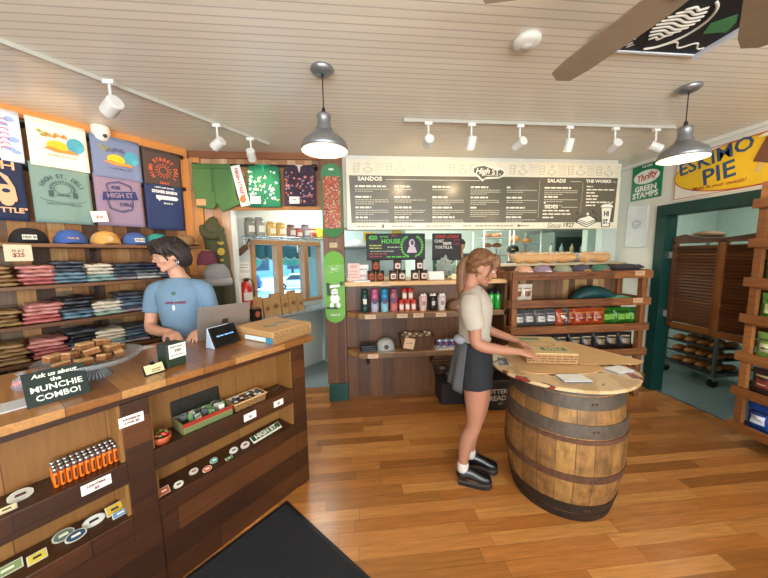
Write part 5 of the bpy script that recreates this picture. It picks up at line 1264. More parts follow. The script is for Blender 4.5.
def bag(kind, w, h, th, col, lab1, acc=None, loc=(0, 0, 0), rz=0, label='', group=None, tilt=0):
    key = kind
    if key not in BAGS:
        t = thing('snack_bag', label, 'snack bag', loc, rz, group)
        sd = len(BAGS); pillow(w, h, th, sd).build('foil_bag', M(col, .28, var=.18, scale=30, bump=.4), t, smooth=True)
        patch(w, h, th, sd, .24, .76, .36, .66).build('label', M(lab1, .4), t, smooth=True)
        if acc: patch(w, h, th, sd, .2, .8, .74, .80).build('label_band', M(acc, .4), t, smooth=True); patch(w, h, th, sd, .33, .67, .47, .53).build('emblem', M(acc, .4), t, smooth=True)
        BAGS[key] = t
    else:
        t = dup(BAGS[key], loc, rz, label, group)
        if not group and 'group' in t: del t['group']
    t.rotation_euler = (R(tilt), 0, rz)
    return t
ORDN = ('first', 'second', 'third', 'fourth', 'fifth', 'sixth', 'seventh', 'eighth', 'ninth', 'tenth')
for i in range(2): bag('cookie', .12, .20, .06, '#cdbfae', '#7a4a2c', '#8a6a50', (1.72+.105*i, 3.02, 1.075), R(6-10*i), 'pale cookie bag on the second shelf of the rack, %s' % ('left one', 'right one')[i])
t = thing('folded_garment', 'dark teal patterned cloth bundle at the right of the rack\'s second shelf', 'clothing', (2.62, 3.05, 1.075), 0)
MB().loft([(-.22, 0, .03, .05, .03), (-.08, 0, .09, .11, .07), (.08, 0, .08, .11, .07), (.22, -.02, .04, .08, .03)], 14, (0, 0, 1), 4).build('cloth', M('#123f3e', .6, var=.7, scale=50), t, smooth=True)
t = thing('folded_garment', 'pale green patterned scarf end in front of the teal bundle', 'clothing', (2.86, 3.0, 1.075), 0)
MB().loft([(-.16, 0, .02, .05, .02), (0, 0, .035, .08, .03), (.15, 0, .02, .05, .02)], 12, (0, 0, 1), 4).build('cloth', M('#5c9a78', .6, var=.6, scale=50), t, smooth=True)
for i in range(5): bag('grey', .15, .205, .07, '#4d4a48', '#cfcac2', '#8a8684', (1.735+.125*i, 3.0+.02*(i % 2), .793), R(8-5*i), 'grey and silver snack bag, %s from the left on the third shelf' % ORDN[i], None, -4)
for i in range(5): bag('orange', .155, .205, .075, '#a8421c', '#7a2c14', '#c98a4c', (2.235+.105*i, 3.0+.015*(i % 2), .793), R(6-4*i), 'burnt orange crisp bag, %s of five on the third shelf' % ORDN[i], None, -4)
for i in range(5): bag('green', .15, .20, .07, '#2f6a1e', '#7fb04a', '#1d3a18', (2.745+.085*i, 3.0+.02*(i % 2), .793), R(9-5*i), 'green crisp bag, %s of five at the right of the third shelf' % ORDN[i], None, -4)
for i in range(9): bag('dark', .155, .205, .07, '#2a2320', '#8a7256', '#b9a888', (1.80+.15*i, 3.0+.02*(i % 2), .513), R(6-2*i), 'dark brown crisp bag, %s from the left on the fourth shelf' % ORDN[i], None, -4)
# bread loaves in plastic on the ledge
for x0, x1, lab in ((1.93, 2.60, 'long golden bread loaf in clear plastic on the ledge above the caps'), (2.78, 3.04, 'short golden bread loaf at the right end of the ledge')):
    t = thing('bread_loaf', lab, 'bread', ((x0+x1)/2, 3.40, 1.487), 0); L_ = x1-x0
    mb = MB(); n_ = int(L_/.055)
    pts = [(-L_/2+L_*k/n_, .004*math.sin(k*2), .062+.006*math.sin(k*1.7), .075+.006*math.sin(k*2.3), .058+.008*math.cos(k*1.9)) for k in range(n_+1)]
    mb.loft(pts, 16, (0, 0, 1), 3).build('crust', M('#d69a4c', .6, var=.28, scale=16, bump=.3), t, smooth=True)
    mb = MB()
    for k in range(int(L_/.07)): mb.ell((-L_/2+.05+.07*k, -.02, .112), (.028, .035, .014), Matrix.Rotation(R(30), 3, 'Z'), u=10, v=6)
    mb.build('score_marks', M('#edc78c', .7, var=.15), t, smooth=True)
    MB().loft([(-L_/2-.06, 0, .03, .02, .02), (-L_/2, 0, .07, .085, .07), (L_/2, 0, .07, .085, .07), (L_/2+.07, 0, .05, .06, .03)], 14, (0, 0, 1), 4, True).build('plastic_wrap', M('#e8ece8', .08, alpha=.13), t, smooth=True)
# ================================================================ KITCHEN AND PASSAGE THINGS
def shelf_rack(name, lab, x0, x1, y0, y1, zs, top, mat=STEEL, foot=0):
    t = thing(name, lab, 'rack', ((x0+x1)/2, (y0+y1)/2, 0), 0)
    w, d = (x1-x0)/2, (y1-y0)/2
    for sx in (-1, 1):
        for sy in (-1, 1): MB().cyl((sx*w, sy*d, foot), (sx*w, sy*d, top), .016, seg=8).build('post', mat, t, smooth=True)
    for z in zs: MB().box(-w, w, -d, d, z-.012, z).build('shelf', mat, t)
    MB().cyl((-w, -d, top), (w, -d, top), .016, seg=8).build('top_rail', mat, t)
    return t
def bread(loc, rx, ry, rz_, label, group=None, col='#b5763c', name='bread_loaf', rot=0):
    t = thing(name, label, 'bread', loc, rot, group)
    MB().ell((0, 0, rz_*.9), (rx, ry, rz_), u=18, v=10).build('crust', M(col, .65, var=.3, scale=18, bump=.3), t, smooth=True)
    return t
RKW = M('#c6cfc8', .35, .3)
shelf_rack('bakery_rack', 'white metal bakery rack of loaves at the back of the kitchen', 2.30, 2.78, 5.2, 5.7, (1.55, 1.72, 1.90), 2.02, RKW)
shelf_rack('bakery_rack', 'second white metal rack with loaves, behind the cook\'s black cap', 2.86, 3.38, 5.2, 5.7, (1.58, 1.80), 2.02, RKW)
k_ = 0
for x, y, z, c, lab in ((2.44, 5.4, 1.90, '#7a4a2c', 'dark loaf on the left rack\'s top shelf'), (2.62, 5.4, 1.90, '#9a6238', 'brown loaf on the left rack\'s top shelf'), (2.45, 5.4, 1.72, '#8a5530', 'dark loaf on the left rack\'s middle shelf'), (2.64, 5.4, 1.72, '#8a5530', 'right loaf on the left rack\'s middle shelf'),
                     (2.98, 5.4, 1.80, '#c98a4a', 'round golden loaf on the right rack\'s upper shelf'), (3.22, 5.4, 1.80, '#b4763c', 'brown loaf on the right rack\'s upper shelf'), (3.20, 5.4, 1.58, '#c0843f', 'golden loaf on the right rack\'s lower shelf')):
    bread((x, y, z), .09 if x != 2.98 else .10, .07, .045 if x != 2.98 else .075, lab, None, c)
# steel kitchen counter, fridge, hood
def plain(name, lab, cat, x0, x1, y0, y1, z0, z1, col, rough=.4, metal=0, parts=()):
    t = thing(name, lab, cat, ((x0+x1)/2, (y0+y1)/2, z0), 0); w, d = (x1-x0)/2, (y1-y0)/2
    MB().box(-w, w, -d, d, 0, z1-z0).build('body', M(col, rough, metal), t, bevel=.01)
    for nm, a, b, c, e, cl in parts: MB().box(-w+a*2*w, -w+b*2*w, -d-.012, -d+.002, c*(z1-z0), e*(z1-z0)).build(nm, M(cl, .3), t, bevel=.004)
    return t
plain('prep_counter', 'long steel prep counter inside the kitchen', 'counter', .85, 2.95, 4.72, 5.15, 0, 1.0, '#a9afad', .3, .6, [('door', .02, .24, .1, .9, '#9aa19f'), ('door', .26, .49, .1, .9, '#9aa19f'), ('door', .51, .74, .1, .9, '#9aa19f'), ('door', .76, .98, .1, .9, '#9aa19f')])
plain('refrigerator', 'tall steel refrigerator with glass upper doors at the back right of the kitchen', 'refrigerator', 3.7, 5.4, 5.3, 6.1, 0, 2.0, '#9aa6a0', .3, .5, [('door', .02, .33, .05, .95, '#33423c'), ('door', .35, .65, .05, .95, '#4a5a50'), ('door', .67, .98, .05, .95, '#3d4a40')])
for i in range(7):
    t = thing('spray_bottle', 'plastic bottle hanging on the kitchen back rail, %s from the left' % ORDN[i], 'bottle', (3.55+.2*i, 5.15, 1.58), 0)
    MB().lathe([(.03, 0), (.035, .01), (.035, .12), (.015, .15), (.012, .18)], seg=12).build('body', M(('#b9c8b0', '#8fa8a0', '#c9b890', '#a8b4ac')[i % 4], .3), t, smooth=True); MB().cyl((0, 0, .18), (0, 0, .2), .016).build('cap', M('#44605a', .4), t)
plain('bottle_shelf', 'narrow steel shelf carrying the row of plastic bottles in the kitchen', 'shelf', 3.40, 4.95, 5.08, 5.24, 1.56, 1.58, '#a8b0ac', .3, .6)
plain('food_warmer', 'big rounded steel food warmer on the pass behind the bread', 'appliance', 3.05, 3.45, 4.2, 4.6, 1.0, 1.60, '#8d9894', .25, .7, [('glass_front', .1, .9, .4, .9, '#3b4744')])
plain('steel_table', 'steel side table under the food warmer', 'table', 3.0, 3.5, 4.15, 4.65, 0, 1.0, '#9aa19f', .3, .6)
for i, (x0, x1, c, lab) in enumerate(((0.95, 1.25, '#dfe6e4', 'white storage tub stacked high on the kitchen counter'), (1.30, 1.5, '#1f7a4a', 'green plastic box on the kitchen counter behind the chalk board'), (1.6, 1.95, '#41525a', 'dark grey machine on the kitchen counter behind the girl\'s head'))):
    plain('storage_box' if i < 2 else 'appliance', lab, 'box' if i < 2 else 'appliance', x0, x1, 4.76, 5.05, 1.0, (1.86, 1.66, 1.62)[i], c, .4, 0, [('lid', 0, 1, .93, 1, '#c8d4d4' if i == 0 else c)])
# left: slicer with white bowl and a small wall shelf
t = thing('wall_shelf', 'dark shelf on the kitchen wall at the hatch\'s left edge', 'shelf', (-.02, 4.3, 1.70), 0)
MB().box(-.22, .22, -.16, .16, 0, .02).build('board', M('#3f5358', .4), t); MB().prism([(-.2, 0), (-.17, 0), (-.17, -.15)], -.1, -.08).prism([(.2, 0), (.17, 0), (.17, -.15)], -.1, -.08).build('bracket', STEEL, t)
t = thing('mixing_bowl', 'upturned white bowl on the dark shelf at the hatch\'s left edge', 'bowl', (0, 4.28, 1.72), 0)
MB().lathe([(.15, 0), (.145, .03), (.11, .075), (.05, .10), (.001, .105)], seg=24).build('shell', M('#e3e8e4', .3), t, smooth=True); MB().lathe([(.04, .10), (.04, .112), (.03, .112)], seg=16).build('foot_ring', M('#d4dad6', .3), t, smooth=True)
struct(MB().box(-.5, .75, 4.46, 4.54, 0, CEIL).build('wall_kitchen_left', M('#b9d0d2', .6)))
for x, z, c, lab in ((.20, 1.88, '#c9a838', 'yellow notice on the pale kitchen wall left of the chalk board'), (.62, 1.91, '#c4a83c', 'yellow strip notice on the kitchen wall above the chalk board')):
    t = thing('notice', lab, 'notice', (x, 4.455, z), 0); MB().box(-.07, .07, -.004, 0, -.07, .07).build('paper', M(c, .7), t); word_bars(MB(), -.05, 0, .1, .012, -.006, 1, .03).build('print', M('#3c3420', .7), t)
# kitchen staff
def head_mb(mb, c, yaw, pitch=0, k=1.0, roll=0):
    """face towards local +x, turned by yaw (deg, counter-clockwise) and nodded by pitch"""
    m = Matrix.Translation(c) @ Matrix.Rotation(R(yaw), 4, 'Z') @ Matrix.Rotation(R(pitch), 4, 'Y') @ Matrix.Rotation(R(roll), 4, 'X') @ Matrix.Scale(k, 4)
    def e(x, y, z, rx, ry, rz, u=20, v=14):
        r = bmesh.ops.create_uvsphere(mb.bm, u_segments=u, v_segments=v, radius=1)
        bmesh.ops.transform(mb.bm, matrix=m @ Matrix.Translation((x, y, z)) @ Matrix.Diagonal((rx, ry, rz, 1)), verts=r['verts'])
    e(-.008, 0, .035, .098, .076, .085)          # cranium
    e(.025, 0, -.005, .070, .066, .090)          # face
    e(.045, 0, -.072, .040, .040, .032)          # jaw
    e(.072, 0, -.088, .019, .020, .017)          # chin
    e(.010, .0, -.055, .055, .058, .045)         # jaw sides
    e(.088, 0, .034, .014, .040, .010)           # brow
    e(.094, 0, .010, .012, .009, .024)           # nose bridge
    e(.108, 0, -.012, .013, .011, .012)          # nose tip
    e(.098, .010, -.018, .010, .008, .008); e(.098, -.010, -.018, .010, .008, .008)
    e(.088, 0, -.043, .012, .022, .0075)         # upper lip
    e(.086, 0, -.055, .012, .019, .0075)         # lower lip
    for s in (-1, 1):
        e(.060, s*.042, -.020, .026, .020, .024) # cheek
        e(-.008, s*.074, -.002, .022, .008, .033, 12, 8)  # ear
        e(.004, s*.070, -.020, .012, .008, .014, 8, 6)
    return m
def face_bits(parent, m, iris='#3f5f6a', lash='#2a1c14', side=0, brow='#5a3a24', lip='#b5605a'):
    for s in (-1, 1):
        mb = MB(); mb.ell((0, 0, 0), (1, 1, 1), u=12, v=8)
        for v in mb.bm.verts: v.co = m @ Vector((.0815+.010*v.co.x, s*.031+.0135*v.co.y, .012+.0085*v.co.z))
        ey = mb.build('eye', M('#e6ded8', .2), parent, smooth=True)
        mb = MB(); mb.ell((0, 0, 0), (1, 1, 1), u=10, v=6)
        for v in mb.bm.verts: v.co = m @ Vector((.0885+.0045*v.co.x, s*.031+.0062*v.co.y, .011+.0066*v.co.z))
        mb.build('iris', M(iris, .15), ey, smooth=True)
        mb = MB(); mb.loft([tuple(m @ Vector((.0905-abs(q-.4)*.018, s*(.017+.028*q), .0195+.004*math.sin(q*3.1)-.004*q)))+(.0017,) for q in (0, .25, .5, .75, 1)], 6, (0, .1, 1), 2)
        mb.build('eyelashes', M(lash, .5), ey, smooth=True)
        mb = MB(); mb.loft([tuple(m @ Vector((.101-abs(q-.3)*.024, s*(.012+.036*q), .038+.006*math.sin(q*3.1))))+(.0026,) for q in (0, .25, .5, .75, 1)], 6, (0, .1, 1), 2)
        mb.build('eyebrow', M(brow, .7), parent, smooth=True)
    mb = MB(); mb.loft([tuple(m @ Vector((.097-abs(q)*.012*abs(q), .020*q, -.0445-.001*abs(q))))+(.0042*(1.15-abs(q)),) for q in (-1, -.5, 0, .5, 1)], 8, (0, .1, 1), 2)
    mb.loft([tuple(m @ Vector((.0945-abs(q)*.012*abs(q), .018*q, -.0545)))+(.0046*(1.15-abs(q)),) for q in (-1, -.5, 0, .5, 1)], 8, (0, .1, 1), 2)
    mb.build('lips', M(lip, .4), parent, smooth=True)
def kitchen_person(loc, yaw, label, shirt, capcol, k=1.0, capword=None):
    t = thing('person', label, 'person', loc, R(yaw))
    mb = MB()
    m = head_mb(mb, (.02, 0, 1.60*k), 0, 14)
    mb.loft([(0, 0, 1.38*k, .05), (0, 0, 1.55*k, .052)], 12)
    mb.loft([(0, 0, .95*k, .10, .15), (0, 0, 1.15*k, .10, .14), (.0, 0, 1.33*k, .11, .18), (0, 0, 1.40*k, .07, .12)], 16, (0, 1, 0))
    for s in (-1, 1):
        mb.loft([(0, s*.17, 1.36*k, .05), (.03, s*.22, 1.10*k, .042), (.22, s*.16, 1.03*k, .03), (.28, s*.14, 1.03*k, .035)], 10)
        mb.loft([(0, s*.08, .95*k, .09), (0, s*.09, .5*k, .06), (0, s*.09, .06, .045), (.10, s*.09, .04, .04)], 10)
    put('body', bake(mb, 'body', SKIN, .011, 1), t, smooth=True)
    face_bits(t, m, brow='#2a1a12')
    mb = MB()
    mb.loft([(0, 0, .88*k, .125, .17), (0, 0, 1.15*k, .12, .155), (0, 0, 1.33*k, .13, .20), (0, 0, 1.42*k, .08, .12)], 18, (0, 1, 0))
    for s in (-1, 1): mb.loft([(0, s*.17, 1.37*k, .065), (.02, s*.22, 1.12*k, .058)], 12)
    put('shirt', bake(mb, 'shirt', M(shirt, .85), .012, 1), t, smooth=True)
    mb = MB()
    for s in (-1, 1): mb.loft([(0, s*.07, .95*k, .11), (0, s*.09, .5*k, .08), (0, s*.09, .10, .065)], 12)
    put('trousers', bake(mb, 'trousers', M('#26282e', .85), .014, 1), t, smooth=True)
    mb = MB(); mb.grid(lambda u, v: tuple(m @ Vector((-.008+.106*math.cos(2*math.pi*u)*math.cos(v*1.57)**.6, .086*math.sin(2*math.pi*u)*math.cos(v*1.57)**.6, .035+.095*math.sin(v*1.57)))), 24, 8)
    mb.build('cap', M(capcol, .8), t, smooth=True, solid=.003)
    mb = MB(); mb.grid(lambda u, v: tuple(m @ Vector((.088*math.cos(R(-60+120*u))+.06*v*math.sin(math.pi*u)**.5, .08*math.sin(R(-60+120*u)), .045-.01*v))), 12, 4)
    mb.build('cap_brim', M(capcol, .8), t, smooth=True, solid=.003)
    if capword: mb = MB().box(-.001, .004, -.02, .02, -.008, .012, m @ Matrix.Translation((.092, 0, .085)) @ Matrix.Rotation(R(-12), 4, 'Y')); mb.build('cap_patch', M('#c9a83a', .7), t)
    return t
kitchen_person((2.42, 4.42, .03), -118, 'kitchen worker in a black cap with a small yellow patch, face just above the ledge', '#2a2c30', '#15161a', .985, 'HS')
kitchen_person((1.50, 4.20, 0), 160, 'kitchen worker in a sage green hooded top and dark cap, seen behind the girl\'s ponytail', '#7d9080', '#2b2e2e', 1.06)
# --- passage by the window
t = thing('wire_shelf', 'chrome wire shelf above the window carrying food jars', 'shelf', LW(1.88, -3.38, 1.838), RL)
mb = MB(); mb.cyl((0, -.01, 0), (1.6, -.01, 0), .005).cyl((0, -.26, 0), (1.6, -.26, 0), .006).cyl((0, -.26, -.03), (1.6, -.26, -.03), .004)
for i in range(50): mb.cyl((i*.0325, -.26, .003), (i*.0325, 0, .003), .0025, seg=5)
for i in range(33): mb.cyl((i*.05, -.26, 0), (i*.05+.025, -.26, -.03), .0025, seg=5)
mb.build('wire_deck', M('#b9cdd8', .25, .8), t)
mb = MB()
for x in (.04, .8, 1.55): mb.cyl((x, -.25, -.01), (x, 0, -.16), .006).cyl((x, -.004, -.18), (x, -.004, .02), .008)
mb.build('bracket', STEEL, t)
jr = [('#8a8676', '#7d7a70'), ('#9a958a', '#8a8880'), ('#d8b066', '#c9a45c'), ('#d4a858', '#caa050'), ('#8c6a66', '#5a4448'), ('#a8503c', '#6a5048'), ('#8a7a80', '#565a66'), ('#c9a890', '#a83a2c'), ('#cfc42c', '#d0c838'), ('#c9be24', '#c8c030')]
for i, (l_, h) in enumerate(((1.925, .20), (2.05, .215), (2.20, .18), (2.335, .18), (2.49, .165), (2.60, .13), (2.72, .185), (2.84, .14), (2.96, .155), (3.09, .15))):
    t = thing('food_jar', 'big food jar on the wire shelf above the window, %s' % ('leftmost, cloudy grey', 'second, tallest and grey', 'third, pale yellow', 'fourth, pale yellow', 'fifth, purplish', 'sixth, short and reddish', 'seventh, dark lid', 'eighth, white with red label', 'ninth, bright yellow', 'rightmost, bright yellow')[i], 'jar', LW(l_, -3.38+.13, 1.842), RL)
    r_ = .056
    MB().lathe([(r_*.9, 0), (r_, .01), (r_, h*.78), (r_*.8, h*.86)], seg=20).build('jar_body', M(jr[i][0], .2, var=.15), t, smooth=True)
    MB().lathe([(r_*.84, h*.86), (r_*.88, h*.87), (r_*.88, h), (r_*.7, h+.004)], seg=20).build('lid', M(jr[i][1], .4), t, smooth=True)
    MB().grid(lambda u, v: ((r_+.001)*math.sin(R(-40+80*u)), -(r_+.001)*math.cos(R(-40+80*u)), h*(.22+.35*v)), 8, 2).build('label', M(('#d8d2c4', '#e0dacb', '#e8e0c8', '#e8e0c8', '#d8ccc0', '#d8ccc0', '#d0ccc8', '#c83a2c', '#d8d060', '#d8d060')[i], .6), t)
t = thing('window_counter', 'narrow steel counter under the ordering window', 'counter', LW(1.75, -3.38, 0), RL)
MB().box(0, 1.6, -.34, -.002, .865, .895).build('top', M('#b8c8d4', .25, .7), t, bevel=.004)
for x in (.1, 1.5): MB().prism([(x, .865), (x+.02, .865), (x+.02, .6)], -.2, -.004).build('bracket', STEEL, t)
KR = M('#b08656', .85, var=.08, bump=.3)
for i, (l_, h, w_) in enumerate(((1.93, .24, .12), (2.06, .22, .10), (2.17, .26, .13), (2.30, .24, .11), (2.42, .27, .13), (2.54, .23, .12))):
    t = thing('paper_bag', 'brown paper bag on the window counter, %s' % ('leftmost of six', 'second of six', 'third of six', 'fourth of six', 'fifth of six', 'rightmost of six')[i], 'paper bag', LW(l_, -3.38+.16, .895), RL+R(-10+5*i))
    d_ = .045
    MB()._prism([(-w_/2, -d_, 0), (w_/2, -d_, 0), (w_/2, d_, 0), (-w_/2, d_, 0)], [(-w_/2, -.014, h), (w_/2, -.014, h), (w_/2, .014, h), (-w_/2, .014, h)], None).build('bag_body', KR, t)
    mb = MB()
    for q in range(9): mb.prism([(-w_/2+w_*q/9, h-.012), (-w_/2+w_*(q+1)/9, h-.012), (-w_/2+w_*(q+.5)/9, h+.006)], -.016, -.012)
    mb.build('serrated_edge', KR, t)
    MB().ell((0, -.034, h*.42), (w_*.28, .006, .03)).build('print', M('#8a5a38', .8), t)
t = thing('tape_dispenser', 'black box with an orange printed figure between the bags and the extinguisher', 'box', LW(1.85, -3.38+.27, .895), RL)
MB().box(-.05, .05, -.04, .04, 0, .13).build('box_body', M('#231a18', .5), t, bevel=.004); MB().disc(0, .07, .03, .035, -.043, -.04).build('print', M('#c9603a', .6), t)
t = thing('fire_extinguisher', 'red fire extinguisher hanging by the passage entrance', 'fire extinguisher', LW(1.815, -3.22, 1.06), RL)
MB().lathe([(.06, 0), (.068, .01), (.068, .20), (.05, .245), (.022, .262), (.02, .28)], seg=24).build('cylinder', M('#b81a18', .3, coat=.4), t, smooth=True)
MB().grid(lambda u, v: (.069*math.sin(R(-50+100*u)), -.069*math.cos(R(-50+100*u)), .06+.09*v), 8, 2).build('label', M('#d8cfc6', .6), t)
MB().box(-.012, .012, -.05, .02, .275, .29).box(-.01, .01, -.065, .01, .30, .308).cyl((0, 0, .28), (0, 0, .305), .012).build('valve_handle', M('#1f1f1f', .4), t)
MB().tube([(0, 0, .285), (.05, -.02, .29), (.085, -.02, .22), (.085, -.02, .10)], .007, 8, 4).build('hose', M('#181818', .5), t, smooth=True)
MB().box(-.015, .015, .05, .158, .12, .15).build('wall_bracket', STEEL, t)
t = thing('hanging_scoop', 'brown metal scoop hanging above the extinguisher', 'scoop', LW(1.82, -3.25, 1.68), RL)
rm = Matrix.Rotation(R(-40), 4, 'Y')
MB().box(-.07, .07, -.02, .02, -.03, .03, rm).build('scoop_body', M('#5d4436', .4, .3), t, bevel=.01); MB().cyl((.05, 0, .05), (.09, 0, .13), .008).build('handle', M('#3a2c24', .5), t); MB().cyl((.09, 0, .13), (.09, .128, .13), .005).build('hook', STEEL, t)
for i, (z, lab) in enumerate(((1.50, 'small notice on the white wall left of the window'), (1.33, 'white paper notice below the small one, left of the window'))):
    t = thing('notice', lab, 'notice', LW(1.90, -3.378, z), RL); MB().box(-.06, .06, -.004, 0, -.05-.04*i, .05+.04*i).build('paper', PAPER, t); word_bars(word_bars(MB(), -.045, .01, .09, .006, -.006, 1, .03), -.045, -.02, .09, .006, -.006, 2, .03).build('print', M('#6a6460', .7), t)
# ================================================================ RIGHT WALL
def on_right(y, z, x=3.42): return (x, y, z)
t = thing('metal_sign', 'green tin sign reading Thrifty GREEN STAMPS on the white wall', 'sign', on_right(3.295, 2.22), RR)
G_ = M('#12784a', .35)
MB().box(-.185, .185, -.012, 0, 0, .40).build('plate', G_, t, bevel=.003)
WS = M('#ece8dc', .5)
MB().disc(0, .255, .155, .078, -.015, -.011, 32).build('oval_field', WS, t)
text('Thrifty', M('#c03a34', .5), t, 0, -.0165, .255, .24, bold=.002, skew=.3, rot=R(-8), sz=1.2)
text('WE GIVE', WS, t, 0, -.0145, .375, .12, bold=.001)
text('GREEN', WS, t, 0, -.0145, .125, .26, bold=.005, sz=1.0); text('STAMPS', WS, t, 0, -.0145, .05, .31, bold=.005, sz=1.0)
t = thing('white_panel', 'white metal panel with a small grey emblem on the wall beside the green door frame', 'panel', on_right(3.372, 1.66), RR)
MB().box(-.135, .135, -.014, 0, 0, .50).build('plate', M('#d3d4d0', .3), t, bevel=.004)
MB().box(-.128, .128, -.016, -.013, .008, .492).build('inner_face', M('#dcdddb', .25), t)
mb = MB(); ol(mb, [(-.05, .30), (-.05, .27), (.05, .27), (.05, .30), (-.05, .30)], .006, -.019); ol(mb, [(-.03, .31), (0, .33), (.03, .31)], .006, -.019); word_bars(word_bars(mb, -.05, .245, .1, .008, -.018, 1, .02), -.035, .225, .07, .006, -.018, 2, .02)
mb.build('emblem', M('#7c8288', .5), t)
for x in (-.12, .12):
    for z in (.015, .485): MB().cyl((x, -.019, z), (x, -.013, z), .005, seg=8).build('screw', STEEL, t)
t = thing('metal_sign', 'yellow oval ESKIMO PIE tin sign with a chocolate bar above the green doorway', 'sign', on_right(2.98, 2.135), RR)
MB().box(0, 1.24, -.012, 0, 0, .46).build('plate', M('#e2dccb', .35), t, bevel=.003)
RD = M('#b8382c', .4)
MB().box(.012, 1.228, -.014, -.011, .014, .02).box(.012, 1.228, -.014, -.011, .44, .446).box(.012, .018, -.014, -.011, .014, .446).box(1.222, 1.228, -.014, -.011, .014, .446).build('red_border', RD, t)
MB().disc(.62, .23, .615, .215, -.016, -.012, 64).build('oval_rim', RD, t); MB().disc(.62, .23, .605, .205, -.019, -.015, 64).build('yellow_oval', M('#e3b81c', .35), t)
BL_ = M('#2b4a6c', .4)
text('ESKIMO', BL_, t, .345, -.021, .345, .585, bold=.005, rot=R(-9), sz=1.0); text('PIE', BL_, t, .40, -.021, .185, .25, bold=.006, rot=R(-9), sz=1.0)
text('Melts in your mouth!', M('#a8582c', .4), t, .40, -.021, .085, .42, skew=.25, bold=.001)
b_ = MB(); rm = Matrix.Translation((.745, -.035, .29)) @ Matrix.Rotation(R(22), 4, 'Y')
b_.box(-.065, .085, -.0, .016, -.10, .13, rm).build('chocolate_bar', M('#6b3a24', .4), t, bevel=.012)
MB().box(-.016, .016, .004, .014, -.175, -.10, rm).build('stick', M('#d2b070', .6), t, bevel=.003)
MB().prism([(.67, .41), (.71, .43), (.76, .43), (.74, .40)], -.04, -.034).build('bite', M('#e8dcc0', .5), t)
# louvred swing doors in the doorway
def louver_door(loc, rz, label, w=.455, h=.93):
    t = thing('louvered_door', label, 'door', loc, rz)
    tp = lambda x: h+.0+.035*math.sin(math.pi*x/w)
    for x in (0, w-.045): MB().box(x, x+.045, 0, .032, 0, h).build('stile', W_LOUVER if x == 0 else planks('amber_stile', ['#8a5526', '#94602e', '#7c4a20'], .5, 3, 0, 2, .45, .003, .35), t, bevel=.003)
    MB().box(.045, w-.045, 0, .032, 0, .06).build('bottom_rail', planks('amber_rail', ['#8a5526', '#94602e', '#7c4a20'], .5, 3, 2, 0, .45, .003, .35), t, bevel=.003)
    MB().prism([(.0, h-.02), (w, h-.02), (w, h+.02), (w*.75, h+.03), (w*.5, h+.045), (w*.25, h+.075), (0, h+.055)], 0, .032).build('top_rail', W_LOUVER, t, bevel=.003)
    n_ = 25
    mb = MB()
    for k in range(n_):
        z = .075+(h-.12)*k/n_
        mb.box(.045, w-.045, -.003, .003, -.021, .021, Matrix.Translation((0, .016, z+.014)) @ Matrix.Rotation(R(-34), 4, 'X'))
    mb.build('louver_slats', W_LOUVER, t)
    for z in (.14, h-.14): MB().box(-.03 if True else 0, .004, -.006, .012, z-.035, z+.035).build('hinge', M('#b9bdb4', .3, .6), t)
    return t
louver_door((3.455, 2.972, .775), R(-90), 'left walnut louvred swing door in the green doorway')
d2 = louver_door((3.455, 2.062, .775), R(90), 'right walnut louvred swing door in the green doorway')
# bakery trolley behind the doors
t = thing('bakery_trolley', 'wheeled steel tray trolley standing behind the louvred doors', 'trolley', (4.40, 3.27, 0), R(-90))
for sx in (-.28, .28):
    for sy in (-.24, .24): MB().box(sx-.014, sx+.014, sy-.014, sy+.014, .12, 1.74).build('upright', M('#8a8d8a', .35, .7), t)
for z in (.16, .30, .44, .58, .72, .9, 1.08, 1.26, 1.44, 1.62):
    MB().box(-.27, .27, -.23, .23, z, z+.008).box(-.27, .27, -.235, -.225, z, z+.024).build('tray', M('#5a5a58', .4, .6), t)
MB().box(-.29, .29, -.25, .25, .12, .15).build('base_frame', M('#8a8d8a', .35, .7), t); MB().box(-.29, .29, -.25, .25, 1.72, 1.745).build('top_frame', M('#6a6d6a', .35, .7), t)
for sx in (-.27, .27):
    for sy in (-.23, .23):
        w_ = MB().cyl((sx-.02, sy, .05), (sx+.02, sy, .05), .05, seg=20).build('wheel', M('#17181a', .6), t); MB().box(sx-.028, sx+.028, sy-.02, sy+.02, .07, .12).build('caster_fork', STEEL, w_)
dup(t, (4.50, 2.50, 0), R(-90), 'second wheeled steel trolley, behind the right louvred door')
for zi, z in enumerate((.169, .309, .449, .589)):
    for i in range(4):
        for j in range(2):
            p = Vector((4.40, 3.27, 0)) + Vector((-.13+.20*j, .20-.135*i, z))
            bread(p, .085, .05, .036, 'golden bread roll, %s trolley tray, %s from left, %s row' % (('lowest', 'second', 'third', 'fourth')[zi], ORDN[i], ('front', 'rear')[j]), None, ('#b9793c', '#c48a4a')[(i+j) % 2], 'bread_roll')
for x, y, c, rr, lab in ((4.30, 3.30, '#6a4a2c', .15, 'big dark round loaf on top of the trolley, left of the other'), (4.30, 2.62, '#7c5a2c', .15, 'dark loaf on top of the second trolley behind the right door')):
    bread((x, y, 1.745), rr, rr, .055, lab, None, c)
t = thing('bag_pile', 'bag with a gleaming yellow wrapper on top of the trolley at the right', 'bag', (4.28, 2.28, 1.745), 0)
MB().loft([(-.1, 0, .04, .05), (0, 0, .07, .08), (.12, 0, .04, .05)], 12, (0, 1, 0), 4).build('wrapper', M('#a89a2c', .25, var=.6, scale=30), t, smooth=True); MB().box(-.14, .16, -.1, .1, -.006, .0).build('sheet', M('#5a5a58', .4), t)
